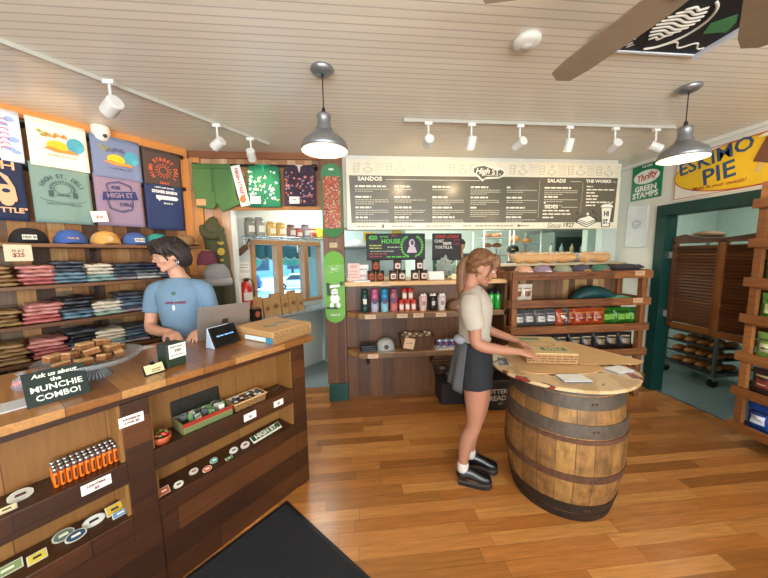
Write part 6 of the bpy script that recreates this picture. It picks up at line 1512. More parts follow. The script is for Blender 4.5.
for i, (y, lab) in enumerate(((3.0, 'white paper schedule pinned on the bakery wall, left of the other'), (2.35, 'white paper schedule pinned on the bakery wall, right one'))):
    t = thing('wall_schedule', lab, 'notice', (5.598, y+.35, 1.98), RR); MB().box(-.28, .28, -.004, 0, -.16, .16).build('paper', M('#cfdcd8', .6), t)
    mb = MB()
    for q in range(6): word_bars(mb, -.24, .11-.045*q, .48, .012, -.006, q, .06)
    mb.build('writing', M('#6f8890', .6), t)
# ---- near snack rack at the right edge
su = thing('display_rack', 'tall reddish wooden rack with slatted fronts at the right edge of the room', 'rack', (0, 0, 0), 0)
W_NEAR = planks('red_brown_rack_board', ['#945a2c', '#a56a36', '#7d4a22'], .5, 5, 2, 1, .5, .003, .5, coat=.15)
for x in (3.10, 3.36):
    for y in (2.01, .85): MB().box(x, x+.035, y, y+.05, .12, 2.12).build('post', W_NEAR, su, bevel=.003)
for z in (1.96, 1.66, 1.355, 1.065, .755, .465, .17):
    MB().box(3.075, 3.10, .80, 2.085, z-.035, z+.035).build('front_board', W_NEAR, su, bevel=.003)
    MB().box(3.10, 3.40, .84, 2.06, z-.05, z-.035).build('shelf', W_NEAR, su)
    MB().box(3.10, 3.395, 2.056, 2.066, z-.035, z+.02).build('side_board', W_NEAR, su)
MB().box(3.385, 3.395, .84, 2.06, .15, 2.05).build('back_panel', W_DARKV, su)
for i, (z, c, l1, acc, lab) in enumerate(((1.63, '#d8742c', '#e8c43c', '#b02a20', 'orange and yellow snack bag'), (1.325, '#3a6b2a', '#8ab04a', '#1f3a18', 'green snack bag'), (1.035, '#5f9a34', '#d8dca0', '#2a5a1e', 'light green snack bag'), (.725, '#7fa04a', '#dfe0b0', '#3a5a2a', 'pale green snack bag'), (.435, '#3a2a26', '#8a3a34', '#b9a080', 'dark red snack bag'), (.14, '#22448a', '#d8dde8', '#121a34', 'blue snack bag with white lettering'))):
    for j in range(4):
        b_ = bag('rack%d' % i, .17, .235, .08, c, l1, acc, (3.20, 1.955-.17*j, z-.0), RR+R(5*(j % 2)), '%s, %s from the doorway end on the near rack' % (lab, ORDN[j]), None, 0)
# ================================================================ CEILING THINGS
GALV = M('#8f9294', .38, .75, var=.15, scale=30)
def pendant(x, y, lab, power):
    t = thing('pendant_lamp', lab, 'lamp', (x, y, CEIL), 0)
    MB().lathe([(.001, 0), (.075, 0), (.078, -.012), (.05, -.032), (.012, -.036)], seg=32, cap=False).build('ceiling_rose', GALV, t, smooth=True)
    MB().cyl((0, 0, -.03), (0, 0, -.24), .004, seg=8).build('cord', BLACK, t)
    MB().lathe([(.010, -.225), (.016, -.25), (.016, -.262)], seg=16).build('cord_grip', BLACK, t)
    MB().lathe([(.018, -.255), (.042, -.262), (.050, -.275), (.045, -.29), (.045, -.335), (.056, -.345), (.056, -.365)], seg=32, cap=False).build('socket_neck', GALV, t, smooth=True)
    prof = [(.054, -.357), (.066, -.367), (.10, -.392), (.145, -.425), (.158, -.455), (.160, -.475)]
    MB().lathe(prof, seg=48, cap=False).build('shade', GALV, t, smooth=True, solid=.003)
    MB().lathe([(r_-.004, z-.004) for r_, z in prof], seg=48, cap=False).build('white_lining', M('#e8dcc4', .6), t, smooth=True)
    MB().ell((0, 0, -.43), (.032, .032, .042)).build('bulb', M('#ffe2b0', .4, emit=3), t, smooth=True)
    t.scale = (.84, .84, .94)
    point_light('pendant_light', (x, y, CEIL-.455), power, WARM, .05)
    return t
pendant(-.162, 1.845, 'galvanised pendant lamp hanging over the passage beside the counter', 2.6)
pendant(2.18, 1.865, 'galvanised pendant lamp hanging in front of the yellow tin sign', 3.4)
TRK = M('#b5b0a4', .45)
def track(p0, p1, lab):
    t = thing('light_track', lab, 'light track', (0, 0, 0), 0)
    p0, p1 = Vector(p0), Vector(p1); d = (p1-p0).normalized(); s = Vector((-d.y, d.x, 0))*.011
    MB()._prism([tuple(p0-s), tuple(p1-s), tuple(p1+s), tuple(p0+s)], [tuple(q+Vector((0, 0, .026))) for q in (p0-s, p1-s, p1+s, p0+s)], None).build('rail', TRK, t, bevel=.003)
    MB().box(-.05, .05, -.016, .016, -.003, .026, Matrix.Translation(p1 if 'clothes' in lab else p0) @ Matrix.Rotation(math.atan2(d.y, d.x), 4, 'Z')).build('end_feed', TRK, t, bevel=.003)
track(tuple(LW(-.6, -2.30, CEIL-.027)), tuple(LW(1.70, -2.545, CEIL-.027)), 'white light track along the clothes wall ceiling')
track((.45, 2.425, CEIL-.027), (2.72, 2.41, CEIL-.027), 'white light track in front of the menu board')
def spot(p, aim, lab, power, color=(1, .72, .42), L_=.10, r_=.036, ang=75):
    t = thing('track_spotlight', lab, 'spotlight', (p[0], p[1], CEIL-.027), 0)
    d = (Vector(aim)-Vector((p[0], p[1], CEIL-.17))).normalized(); c = Vector((0, 0, -.145))
    MB().box(-.03, .03, -.014, .014, -.022, .002).cyl((0, 0, -.02), (0, 0, -.10), .008, seg=8).build('mount', M('#dcdad4', .4), t, bevel=.002)
    a, b = c-d*L_*.5, c+d*L_*.5
    MB().cyl(a, b, r_, seg=28).build('lamp_can', M('#dcdad4', .4), t, bevel=.004)
    MB().cyl(b-d*.004, b+d*.001, r_*.82, seg=24).build('lens', M('#ffe6bc', .3, emit=2.5), t)
    spot_light('track_light', Vector((p[0], p[1], CEIL-.027))+b+d*.012, aim, power, color, ang, .7, .03)
ORA = (1.0, .60, .30)
spot(LW(.59, -2.37), LW(.42, -3.38, 2.15), 'track spotlight nearest the white tee, left end of the clothes track', 11, ORA, .11, .042, 100)
spot(LW(1.245, -2.475), LW(1.0, -3.38, 2.1), 'track spotlight in the middle of the clothes track', 9.5, ORA, ang=95)
spot(LW(1.55, -2.52), (-.95, 3.29, 2.15), 'track spotlight at the end of the clothes track, aimed at the patterned shirts', 8, (1, .78, .55), ang=95)
spot(LW(-.25, -2.30), LW(-.2, -3.38, 2.1), 'track spotlight above the left picture edge, on the clothes track', 10, ORA, ang=100)
for x, aim, lab in ((.595, (.62, 3.28, 2.34), 'first track spotlight from the left before the menu'), (.945, (.9, 2.95, 1.4), 'second track spotlight from the left before the menu'), (1.35, (1.15, 3.28, 2.3), 'third track spotlight from the left before the menu'),
                    (1.775, (1.75, 2.85, 1.3), 'fourth track spotlight from the left before the menu'), (2.185, (2.35, 3.28, 2.2), 'fifth track spotlight from the left, tilted towards the camera'), (2.56, (3.4, 2.2, 2.1), 'sixth track spotlight, behind the right pendant lamp')):
    spot((x, 2.42), aim, lab, 5.8 if 'sixth' not in lab else 6, (1, .74, .43), ang=80)
# smoke detector
t = thing('smoke_detector', 'round white smoke detector on the ceiling near the fan', 'smoke detector', (.875, 1.535, CEIL), 0)
MB().lathe([(.001, 0), (.065, 0), (.066, -.02), (.05, -.034), (.001, -.036)], seg=32, cap=False).build('housing', M('#e6e3da', .4), t, smooth=True)
MB().lathe([(.001, -.034), (.028, -.036), (.026, -.042), (.001, -.043)], seg=24, cap=False).build('vent_disc', M('#cfccc4', .5), t, smooth=True)
# chalk-art panel in the ceiling
t = thing('ceiling_chalk_panel', 'black chalk art panel with white lettering and a green ribbon set in the ceiling', 'panel', (1.30, 1.555, CEIL), 0)
MB().box(0, .53, -1.1, 0, -.012, .0).build('board', M('#15151a', .6), t)
MB().box(.53, .555, -1.1, .012, -.03, 0).box(-.02, .53, 0, .012, -.018, 0).build('white_trim', M('#d8dce2', .4), t)
def cz_text(s, cx_, cy_, w_, rot, mat, bold=.002):
    me = text_mesh(s, w_, .05, .0008, bold); me.transform(Matrix.Rotation(R(-90), 4, 'X') @ Matrix.Identity(4)); me.transform(Matrix.Rotation(R(180), 4, 'X')); me.transform(Matrix.Translation((cx_, cy_, -.0135)) @ Matrix.Rotation(rot, 4, 'Z'))
    me.materials.clear(); me.materials.append(mat); return put('lettering', me, t)
CH = M('#d6d2c4', .8)
mb = MB()
for k in range(9):
    z0 = -.10-.022*k; hw = .085*math.sin(math.pi*(k+1.2)/11)
    mb.loft([(.20-hw+.03*0, z0+.012, -.014, .005), (.20-hw*.3, z0-.004, -.014, .006), (.20+hw*.4, z0+.010, -.014, .006), (.20+hw, z0-.006, -.014, .005)], 6, (0, 0, 1), 4)
for k in range(10): pass
mb.loft([(.20+.13*math.cos(R(a)), -.17+.15*math.sin(R(a)), -.014, .006) for a in range(-70, 100, 17)], 6, (0, 0, 1), 2)
mb.build('balloon_drawing', CH, t)
mb = MB()
mb.loft([(.06+.16*math.cos(R(a)), -.10+.12*math.sin(R(a)), -.0135, .018, .001) for a in range(100, 250, 15)], 6, (0, 0, 1), 2)
mb.build('scroll_banner', M('#cfc2a0', .8), t)
for k, (ch, a) in enumerate(zip('COMEN', (215, 190, 165, 145, 125))):
    cz_text(ch, .20+.155*math.cos(R(a)), -.17+.16*math.sin(R(a)), .03, R(a-90), CH, .001)
mb = MB(); rnd = random.Random(1)
mb.prismz([(.36, -.20), (.40, -.14), (.50, -.16), (.47, -.22), (.42, -.26)], -.0145, -.013).prismz([(.38, -.30), (.44, -.27), (.52, -.30), (.50, -.36), (.41, -.35)], -.0145, -.013)
mb.build('green_ribbon', M('#3f7a4a', .8), t)
mb = MB(); mb.loft([(.30+.22*q, -.06-.02*math.sin(q*12), -.0135, .004) for q in [i/10 for i in range(11)]], 6, (0, 0, 1), 2); mb.build('chalk_flourish', CH, t)
# ceiling fan
t = thing('ceiling_fan', 'ceiling fan with long brown blades, upper right, its hub just out of view', 'fan', (1.05, .70, CEIL), 0)
MB().lathe([(.001, 0), (.07, 0), (.06, -.05), (.015, -.06), (.015, -.12), (.10, -.14), (.12, -.20), (.10, -.27), (.04, -.30), (.001, -.30)], seg=32, cap=False).build('motor', M('#4a3a2e', .4, .5), t, smooth=True)
for k in range(6):
    a = 97.5-60*k; rm = Matrix.Rotation(R(a), 4, 'Z') @ Matrix.Translation((0, 0, -.255)) @ Matrix.Rotation(R(11), 4, 'X')
    pts = [(.16, -.045), (.30, -.062), (.60, -.062), (.69, -.05), (.715, 0), (.69, .05), (.60, .062), (.30, .062), (.16, .045)]
    bl_ = MB().prismz(pts, -.004, .004, rm).build('blade', M('#8a7963', .5, var=.15, scale=20), t, bevel=.002)
    MB().box(.09, .24, -.018, .018, -.012, -.004, rm).build('blade_iron', M('#3a3028', .4, .6), bl_)
# ================================================================ DOOR MAT
t = thing('floor_mat', 'black rubber-edged floor mat in front of the counter', 'mat', (-.486, 1.852, 0), 0)
d1 = Vector((-.685, -.729, 0)); d2 = Vector((.701, -.713, 0))
q0, q1, q2, q3 = Vector((0, 0, 0)), d1*1.9, d1*1.9+d2*1.15, d2*1.15
MB().prismz([(p.x, p.y) for p in (q0, q1, q2, q3)], 0, .006).build('rubber_edge', M('#121214', .5), t, bevel=.002)
ins = [(d1+d2)*.025, d1*1.875+d2*.025, d1*1.875+d2*1.125, d1*.025+d2*1.125]
MB().prismz([(p.x, p.y) for p in ins], .006, .010).build('carpet_top', M('#191a1e', .95, var=.35, scale=160, bump=.4), t)
# ================================================================ BARREL TABLE
br = thing('barrel_table', 'old whiskey barrel with grey iron hoops used as a table base', 'barrel', (1.367, 1.79, 0), 0)
def barrel_wood():
    m, nt, b = new_mat('weathered_barrel_oak'); L = nt.links
    tc = nt.nodes.new('ShaderNodeTexCoord'); sx = nt.nodes.new('ShaderNodeSeparateXYZ'); L.new(tc.outputs['Object'], sx.inputs[0])
    ang = math_node(nt, 'ARCTAN2', sx.outputs[1], sx.outputs[0]); st = math_node(nt, 'MULTIPLY', ang, 22/6.28318)
    row = math_node(nt, 'FLOOR', st); wn = nt.nodes.new('ShaderNodeTexWhiteNoise'); wn.noise_dimensions = '1D'; L.new(row, wn.inputs['W'])
    rp = nt.nodes.new('ShaderNodeValToRGB'); e = rp.color_ramp.elements; e[0].color = hexc('#65431f')+(1,); e[1].color = hexc('#9a7038')+(1,); x = e.new(.5); x.color = hexc('#835a2c')+(1,)
    L.new(wn.outputs['Value'], rp.inputs[0])
    cg = nt.nodes.new('ShaderNodeCombineXYZ'); L.new(math_node(nt, 'MULTIPLY', sx.outputs[0], 30), cg.inputs[0]); L.new(math_node(nt, 'MULTIPLY', sx.outputs[1], 30), cg.inputs[1]); L.new(math_node(nt, 'MULTIPLY', sx.outputs[2], 5), cg.inputs[2])
    nz = nt.nodes.new('ShaderNodeTexNoise'); nz.inputs['Scale'].default_value = 1; nz.inputs['Detail'].default_value = 7; nz.inputs['Roughness'].default_value = .7; L.new(cg.outputs[0], nz.inputs['Vector'])
    n2 = nt.nodes.new('ShaderNodeTexNoise'); n2.inputs['Scale'].default_value = 11; n2.inputs['Detail'].default_value = 8; n2.inputs['Roughness'].default_value = .7; L.new(tc.outputs['Object'], n2.inputs['Vector'])
    f = math_node(nt, 'MULTIPLY', math_node(nt, 'ADD', math_node(nt, 'MULTIPLY', nz.outputs['Fac'], 1.9), .02), math_node(nt, 'ADD', math_node(nt, 'MULTIPLY', n2.outputs['Fac'], 2.3), -.18))
    j = math_node(nt, 'GREATER_THAN', math_node(nt, 'FRACT', st), .05)
    f = math_node(nt, 'MULTIPLY', f, math_node(nt, 'ADD', math_node(nt, 'MULTIPLY', j, .6), .4))
    vm = nt.nodes.new('ShaderNodeVectorMath'); vm.operation = 'SCALE'; L.new(rp.outputs[0], vm.inputs[0]); L.new(f, vm.inputs['Scale']); L.new(vm.outputs[0], b.inputs['Base Color'])
    bp = nt.nodes.new('ShaderNodeBump'); bp.inputs['Strength'].default_value = .5; bp.inputs['Distance'].default_value = .006; L.new(math_node(nt, 'ADD', j, nz.outputs['Fac']), bp.inputs['Height']); L.new(bp.outputs[0], b.inputs['Normal'])
    b.inputs['Roughness'].default_value = .6; return m
BH = .865
def br_r(z): q = (z/BH-.5)*2; return .352-.066*q*q
MB().lathe([(br_r(BH*k/24), BH*k/24) for k in range(25)], seg=66).build('staves', barrel_wood(), br, smooth=True)
HG = M('#564a3e', .6, .4, var=.5, scale=25, bump=.3); HR = M('#5d3c28', .7, .3, var=.6, scale=30, bump=.4); HD = M('#352c28', .5, .5, var=.4, scale=25, bump=.3)
def hoop(z0, z1, mat, e=.005):
    n_ = 5; zs = [z0+(z1-z0)*k/n_ for k in range(n_+1)]
    MB().lathe([(br_r(z)+.001, z) for z in zs[:1]]+[(br_r(z)+e, z) for z in zs]+[(br_r(zs[-1])+.001, zs[-1])], seg=66, cap=False).build('hoop', mat, br, smooth=False)
for a in ((.795, .86, HG, .006), (.715, .785, HG, .005), (.560, .635, HG, .006), (.525, .550, HR, .006), (.285, .330, HR, .006), (.06, .125, HD, .005), (0.0, .052, HD, .007)): hoop(*a)
mb = MB()
for z, _ in ((.75, 0), (.60, 0), (.30, 0), (.09, 0)):
    for a in (-100, -96): mb.ell(((br_r(z)+.006)*math.cos(R(a)), (br_r(z)+.006)*math.sin(R(a)), z), (.007, .007, .007), u=8, v=6)
mb.build('rivet', HR, br)
def top_mat():
    m, nt, b = new_mat('painted_round_top'); L = nt.links; tc = nt.nodes.new('ShaderNodeTexCoord')
    n1 = nt.nodes.new('ShaderNodeTexNoise'); n1.inputs['Scale'].default_value = 5.5; n1.inputs['Detail'].default_value = 4; n1.inputs['Distortion'].default_value = 1.2; L.new(tc.outputs['Object'], n1.inputs['Vector'])
    rp = nt.nodes.new('ShaderNodeValToRGB'); rp.color_ramp.interpolation = 'CONSTANT'; e = rp.color_ramp.elements
    e[0].color = hexc('#b8986c')+(1,); e[1].position = .60; e[1].color = hexc('#8a2f2a')+(1,); x = e.new(.44); x.color = hexc('#cdb083')+(1,); x = e.new(.575); x.color = hexc('#3a2c28')+(1,)
    L.new(n1.outputs['Fac'], rp.inputs[0]); L.new(rp.outputs[0], b.inputs['Base Color']); b.inputs['Roughness'].default_value = .35; b.inputs['Coat Weight'].default_value = .3; return m
tp = thing('round_tabletop', 'round varnished wooden top with a painted pattern resting on the barrel', 'tabletop', (1.312, 1.783, BH+.0), 0)
MB().lathe([(.40, 0), (.425, .004), (.428, .018), (.422, .022)], seg=72).build('disc', top_mat(), tp)
ZD = BH+.0225
# flattened cardboard blanks
def blank(pts, z, label, th=.003):
    o = MB().prismz(pts, 0, th).build('cardboard_blank', M('#c29a68', .85, var=.05), None, loc=(0, 0, z)); return tag(o, label, 'cardboard')
blank([(1.02, 2.16), (1.00, 1.66), (1.045, 1.615), (1.37, 1.575), (1.50, 1.62), (1.66, 2.02), (1.56, 2.12)], ZD, 'large tan flattened cardboard blank under the pizza box on the round top')
blank([(1.415, 1.70), (1.76, 1.655), (1.845, 1.70), (1.69, 2.15), (1.56, 2.20), (1.40, 2.15), (1.385, 1.78)], ZD+.009, 'upper flattened cardboard blank with a pointed end overhanging the round top\'s right edge')
# pizza box the girl folds
pb = thing('pizza_box', 'printed cardboard pizza box under the girl\'s hands on the round table', 'pizza box', (1.285, 1.935, ZD+.008), R(-12))
MB().box(-.155, .155, -.20, .20, 0, .068).build('box', M('#a87e4e', .85, var=.08), pb, bevel=.002)
MB().box(-.156, .156, -.201, .201, .062, .0685).build('lid', M('#c2a576', .85), pb, bevel=.001)
word_bars(word_bars(word_bars(MB(), -.15, .012, .3, .008, -.2025, 4, .03), -.15, .028, .3, .008, -.2025, 5, .03), -.15, .044, .3, .008, -.2025, 6, .03).build('side_print', M('#6e4a2c', .7), pb)
MB().prismz([(-.04, -.14), (.12, -.14), (.12, -.08), (-.04, -.08)], .0685, .0692).build('green_stamp', M('#4f6e50', .7), pb)
me = text_mesh('DELI', .10, .05, .0004, .002); me.transform(Matrix.Rotation(R(-90), 4, 'X')); me.transform(Matrix.Translation((.04, -.11, .0697)));me.materials.clear(); me.materials.append(M('#c9b48a', .7)); put('lettering', me, pb)
MB().prismz([(-.10, .10), (.04, .10), (.04, .16), (-.10, .16)], .0685, .0692).build('green_stamp', M('#5f7a58', .7), pb)
mb = MB(); mb.loft([(.0+.09*math.cos(R(a)), .0+.055*math.sin(R(a)), .0690, .003, .0006) for a in range(0, 361, 15)], 6, (0, 0, 1), 2); mb.build('pizza_drawing', M('#8a5a3c', .7), pb)
for i, (x, y, a, w_, d_, lab) in enumerate(((1.215, 1.515, -6, .15, .10, 'notepad with white sheet lying at the front of the round table'), (1.575, 1.60, 12, .13, .09, 'smaller white notepad at the right under the cardboard blank'))):
    t = thing('notepad', lab, 'notepad', (x, y, ZD), R(a)); MB().box(-w_/2, w_/2, -d_/2, d_/2, 0, .009).build('pages', M('#8d8f94', .7), t, bevel=.001); MB().box(-w_/2, w_/2, -d_/2, d_/2, .009, .0105).build('top_sheet', M('#d9d9d6', .7), t)
    if i == 0: MB().box(-w_/2+.005, w_/2-.005, -.001, 0, .001, .009, Matrix.Translation((0, -d_/2, 0))).build('glued_edge', M('#55585e', .7), t)
t = thing('phone_case', 'dark slim pouch on the left rim of the round table under the girl\'s arm', 'pouch', (.96, 1.83, ZD), R(70))
MB().box(-.06, .06, -.03, .03, 0, .008).build('pouch_body', M('#3a3e46', .5), t, bevel=.003); MB().box(-.05, .0, -.0, .028, .008, .0086).build('print', M('#a8aab0', .6), t)

# ================================================================ PEOPLE
def finger(mb, base, d, up, lens, curl, r_):
    """d: pointing direction, up: back-of-hand normal; curls away from the back"""
    p = Vector(base); d = Vector(d).normalized(); up = Vector(up).normalized(); ax = d.cross(up).normalized()
    pts = [tuple(p-d*.02)+(r_,), tuple(p)+(r_,)]
    for i, l_ in enumerate(lens):
        d = Matrix.Rotation(-R(curl[i]), 3, ax) @ d if False else (Matrix.Rotation(R(-curl[i]), 3, ax) @ d)
        p = p+d*l_; pts.append(tuple(p)+(r_*(1-.11*(i+1)),))
    mb.loft(pts, 8, up, 3)
def hand(mb, wrist, d, up, side, curl=22, k=1.0, spread=5, thumb_out=50):
    """wrist point, pointing direction, back-of-hand normal, side=+1 thumb on d x up side"""
    d = Vector(d).normalized(); up = Vector(up).normalized(); up = (up-d*up.dot(d)).normalized(); s = d.cross(up).normalized()*side
    w = Vector(wrist)
    mb.loft([tuple(w-d*.02)+(.026*k, .018*k), tuple(w+d*.02*k)+(.032*k, .017*k), tuple(w+d*.06*k)+(.040*k, .0165*k), tuple(w+d*.085*k)+(.040*k, .013*k)], 14, tuple(up), 4)
    for i, (o, L_) in enumerate(((.029, (.040, .024, .020)), (.010, (.044, .028, .021)), (-.010, (.041, .026, .020)), (-.028, (.032, .020, .018)))):
        dd = Matrix.Rotation(R(spread*(1.5-i))*side*1.0, 3, up) @ d if False else (d + s*math.tan(R(spread*(1.5-i)))).normalized()
        finger(mb, w+d*.088*k+s*o*k-up*.002*abs(i-1.5), dd, up, [x*k for x in L_], (curl*.7, curl*1.1, curl*.8), (.0088, .0090, .0086, .0076)[i]*k)
    td = (d*math.cos(R(thumb_out))+s*math.sin(R(thumb_out))-up*.35).normalized()
    p = w+d*.025*k+s*.022*k
    mb.loft([tuple(p)+(.014*k,), tuple(p+td*.032*k)+(.0125*k,), tuple(p+td*.032*k+(td+d*.6).normalized()*.030*k)+(.010*k,), tuple(p+td*.032*k+(td+d*1.1).normalized()*.052*k)+(.0085*k,)], 8, tuple(up), 3)
# ---------------- the girl folding boxes. local +x = the way she faces
GY = -22.0
girl = thing('person', 'young woman in a cream tee and black shorts folding a pizza box at the barrel', 'person', (.800, 1.915, 0), R(GY))
G = lambda x, y, z: Vector((x, y, z))      # local
mb = MB()
hm = head_mb(mb, G(.030, 0, 1.530), 0, 24, .96)
mb.loft([(-.045, 0, 1.36, .055, .060), (-.035, 0, 1.42, .047, .050), (-.015, 0, 1.50, .048, .050)], 16, (0, 1, 0))                       # neck
mb.loft([(.0, 0, .86, .098, .145), (-.005, 0, .95, .105, .155), (-.010, 0, 1.05, .090, .125), (-.005, 0, 1.15, .095, .130), (-.008, 0, 1.26, .105, .155), (-.025, 0, 1.335, .085, .150), (-.04, 0, 1.375, .055, .085)], 20, (0, 1, 0))
# right arm (near the camera, local -y) and left arm
mb.loft([(-.030, -.155, 1.325, .048), (-.030, -.182, 1.27, .046), (-.005, -.195, 1.16, .041), (.005, -.195, 1.075, .038), (.06, -.185, 1.045, .037), (.15, -.160, 1.027, .031), (.24, -.128, 1.014, .0245), (.262, -.118, 1.012, .024)], 14)
hand(mb, (.262, -.118, 1.012), (.93, .20, -.20), (.15, -.35, .92), -1, 26, .95)
mb.loft([(-.030, .155, 1.325, .048), (-.025, .182, 1.27, .046), (.02, .19, 1.17, .040), (.05, .185, 1.10, .037), (.12, .17, 1.06, .034), (.20, .14, 1.04, .028), (.27, .11, 1.022, .0235)], 14)
hand(mb, (.27, .11, 1.02), (.9, -.15, -.30), (.35, .2, .9), 1, 30, .93)
# legs: near leg straight, far leg a step ahead
mb.loft([(.0, -.075, .88, .095, .090), (.010, -.080, .76, .088, .084), (.012, -.078, .62, .072, .070), (.008, -.072, .50, .056, .054), (-.002, -.070, .43, .050, .049), (-.038, -.068, .34, .052, .049), (-.056, -.066, .24, .042, .040), (-.064, -.066, .14, .032, .031), (-.064, -.066, .085, .034, .032)], 18, (0, 1, 0))
mb.loft([(.0, .075, .88, .095, .090), (.025, .078, .76, .088, .084), (.045, .080, .62, .072, .070), (.045, .082, .50, .056, .054), (.032, .085, .43, .050, .049), (.002, .090, .34, .052, .049), (-.010, .095, .24, .042, .040), (-.015, .098, .14, .032, .031), (-.015, .098, .085, .034, .032)], 18, (0, 1, 0))
mb.loft([(-.08, -.066, .07, .030), (.02, -.066, .055, .03), (.06, -.066, .045, .025)], 10)
mb.loft([(-.03, .098, .07, .030), (.07, .100, .055, .03), (.11, .10, .045, .025)], 10)
put('body', bake(mb, 'body', M('#a36f55', .6, var=.06, scale=6), .0062, 2), girl, smooth=True)
face_bits(girl, hm, '#5b6a5a', brow='#7a5236', lip='#b8605c')
MB().cyl(hm @ Vector((-.010, -.082, -.045)), hm @ Vector((-.010, -.086, -.060)), .006, seg=8).build('earring', M('#3a3a3c', .3, .8), girl)
TEE = M('#a69b8c', .9, var=.05, scale=16, bump=.15)
mb = MB()
mb.loft([(-.004, 0, 1.045, .105, .140), (-.006, 0, 1.10, .104, .138), (-.002, 0, 1.18, .108, .143), (-.004, 0, 1.27, .114, .166), (-.020, 0, 1.335, .096, .165), (-.035, 0, 1.375, .075, .115), (-.045, 0, 1.395, .062, .075)], 22, (0, 1, 0), round_ends=False)
mb.loft([(-.03, -.13, 1.335, .066), (-.032, -.178, 1.28, .068), (-.012, -.196, 1.20, .066), (-.004, -.198, 1.165, .062)], 16, round_ends=False)
mb.loft([(-.03, .13, 1.335, .066), (-.025, .178, 1.28, .068), (.005, .195, 1.21, .066), (.018, .195, 1.17, .062)], 16, round_ends=False)
mb.ell((.0, -.0, 1.05), (.108, .142, .03))
put('t_shirt', bake(mb, 't_shirt', TEE, .0075, 2), girl, smooth=True)
mb = MB(); mb.ell((-.088, -.07, 1.055), (.055, .06, .035), u=18, v=10); put('tied_shirt_hem', bake(mb, 'tied_shirt_hem', M('#8f9094', .9), .008, 1), girl, smooth=True)
SHO = M('#15161a', .85, var=.1)
mb = MB()
mb.loft([(-.004, 0, 1.045, .102, .135), (.0, 0, .98, .116, .162), (.0, 0, .90, .122, .172), (.003, 0, .82, .128, .178)], 22, (0, 1, 0), round_ends=False)
for s in (-1, 1): mb.loft([(.0, s*.078, .86, .110, .100), (.004, s*.082, .80, .111, .100), (.010, s*.086, .735, .112, .100)], 18, (0, 1, 0), round_ends=False)
put('shorts', bake(mb, 'shorts', SHO, .008, 2), girl, smooth=True)
MB().loft([(-.004, 0, 1.045, .106, .139), (-.003, 0, 1.02, .109, .145)], 24, (0, 1, 0), 2, False).build('waistband', M('#1d1e22', .8), girl, smooth=True)
# grey cloth hanging at the back
mb = MB()
def apron(u, v):
    a = R(150+95*u); w_ = .118+.055*v*(1-v*.2)+.010*math.sin(u*18)*v
    return (w_*math.cos(a)-.015*v, (w_+.035)*math.sin(a), 1.035-.33*v+.03*math.sin(u*3))
mb.grid(apron, 26, 12).build('grey_overcloth', M('#4d4c4d', .9, var=.08), girl, smooth=True, solid=.004)
# ponytail and hair
HAIR = M('#6b4528', .45, var=.35, scale=9, coat=.2)
def hair_mat(name, c1, c2, c3, sc=(140, 140, 12)):
    m, nt, b = new_mat(name); L = nt.links; tc = nt.nodes.new('ShaderNodeTexCoord'); mp = nt.nodes.new('ShaderNodeMapping'); mp.inputs['Scale'].default_value = sc
    nz = nt.nodes.new('ShaderNodeTexNoise'); nz.inputs['Scale'].default_value = 1; nz.inputs['Detail'].default_value = 5; L.new(tc.outputs['Object'], mp.inputs[0]); L.new(mp.outputs[0], nz.inputs['Vector'])
    rp = nt.nodes.new('ShaderNodeValToRGB'); e = rp.color_ramp.elements; e[0].position = .3; e[0].color = hexc(c1)+(1,); e[1].position = .7; e[1].color = hexc(c3)+(1,); x = e.new(.5); x.color = hexc(c2)+(1,)
    L.new(nz.outputs['Fac'], rp.inputs[0]); L.new(rp.outputs[0], b.inputs['Base Color']); b.inputs['Roughness'].default_value = .62
    bp = nt.nodes.new('ShaderNodeBump'); bp.inputs['Strength'].default_value = .5; bp.inputs['Distance'].default_value = .004; L.new(nz.outputs['Fac'], bp.inputs['Height']); L.new(bp.outputs[0], b.inputs['Normal']); return m
H1 = hair_mat('light_brown_hair', '#472a16', '#684326', '#8c6038')
def E(mb_, m, x, y, z, rx, ry, rz, rot=None):
    r = bmesh.ops.create_uvsphere(mb_.bm, u_segments=20, v_segments=12, radius=1)
    bmesh.ops.transform(mb_.bm, matrix=m @ Matrix.Translation((x, y, z)) @ (rot or Matrix()) @ Matrix.Diagonal((rx, ry, rz, 1)), verts=r['verts'])
mb = MB()
E(mb, hm, -.022, 0, .052, .098, .086, .086)
E(mb, hm, -.045, 0, .0, .070, .078, .075)
E(mb, hm, .045, 0, .085, .055, .066, .042)
for s in (-1, 1):
    mb.loft([tuple(hm @ Vector(p))+(r_,) for *p, r_ in ((.02, s*.060, .085, .03), (-.02, s*.078, .045, .022), (-.06, s*.068, .005, .024), (-.10, s*.02, .01, .02))], 12)
# bangs
for i in range(9):
    y = -.056+.014*i
    mb.loft([tuple(hm @ Vector(p))+(r_,) for *p, r_ in ((.055, y*.7, .118, .014), (.085, y*.9, .092, .012), (.102-abs(y)*.35, y*1.05, .060, .009), (.106-abs(y)*.45, y*1.1, .036, .005))], 8)
for s in (-1, 1): mb.loft([tuple(hm @ Vector(p))+(r_,) for *p, r_ in ((.055, s*.062, .07, .012), (.062, s*.072, .03, .009), (.058, s*.073, -.02, .006), (.052, s*.072, -.06, .003))], 8)
put('hair', bake(mb, 'hair', H1, .006, 2), girl, smooth=True)
mb = MB()
tb_ = hm @ Vector((-.112, 0, .020))
base = [(tb_.x, tb_.y, tb_.z, .022), (tb_.x-.020, -.005, tb_.z-.012, .028), (tb_.x-.034, -.012, tb_.z-.06, .035), (tb_.x-.036, -.018, tb_.z-.12, .036), (tb_.x-.038, -.025, tb_.z-.18, .031), (tb_.x-.042, -.03, tb_.z-.23, .018), (tb_.x-.048, -.03, tb_.z-.262, .006)]
mb.loft(base, 16)
rnd = random.Random(3)
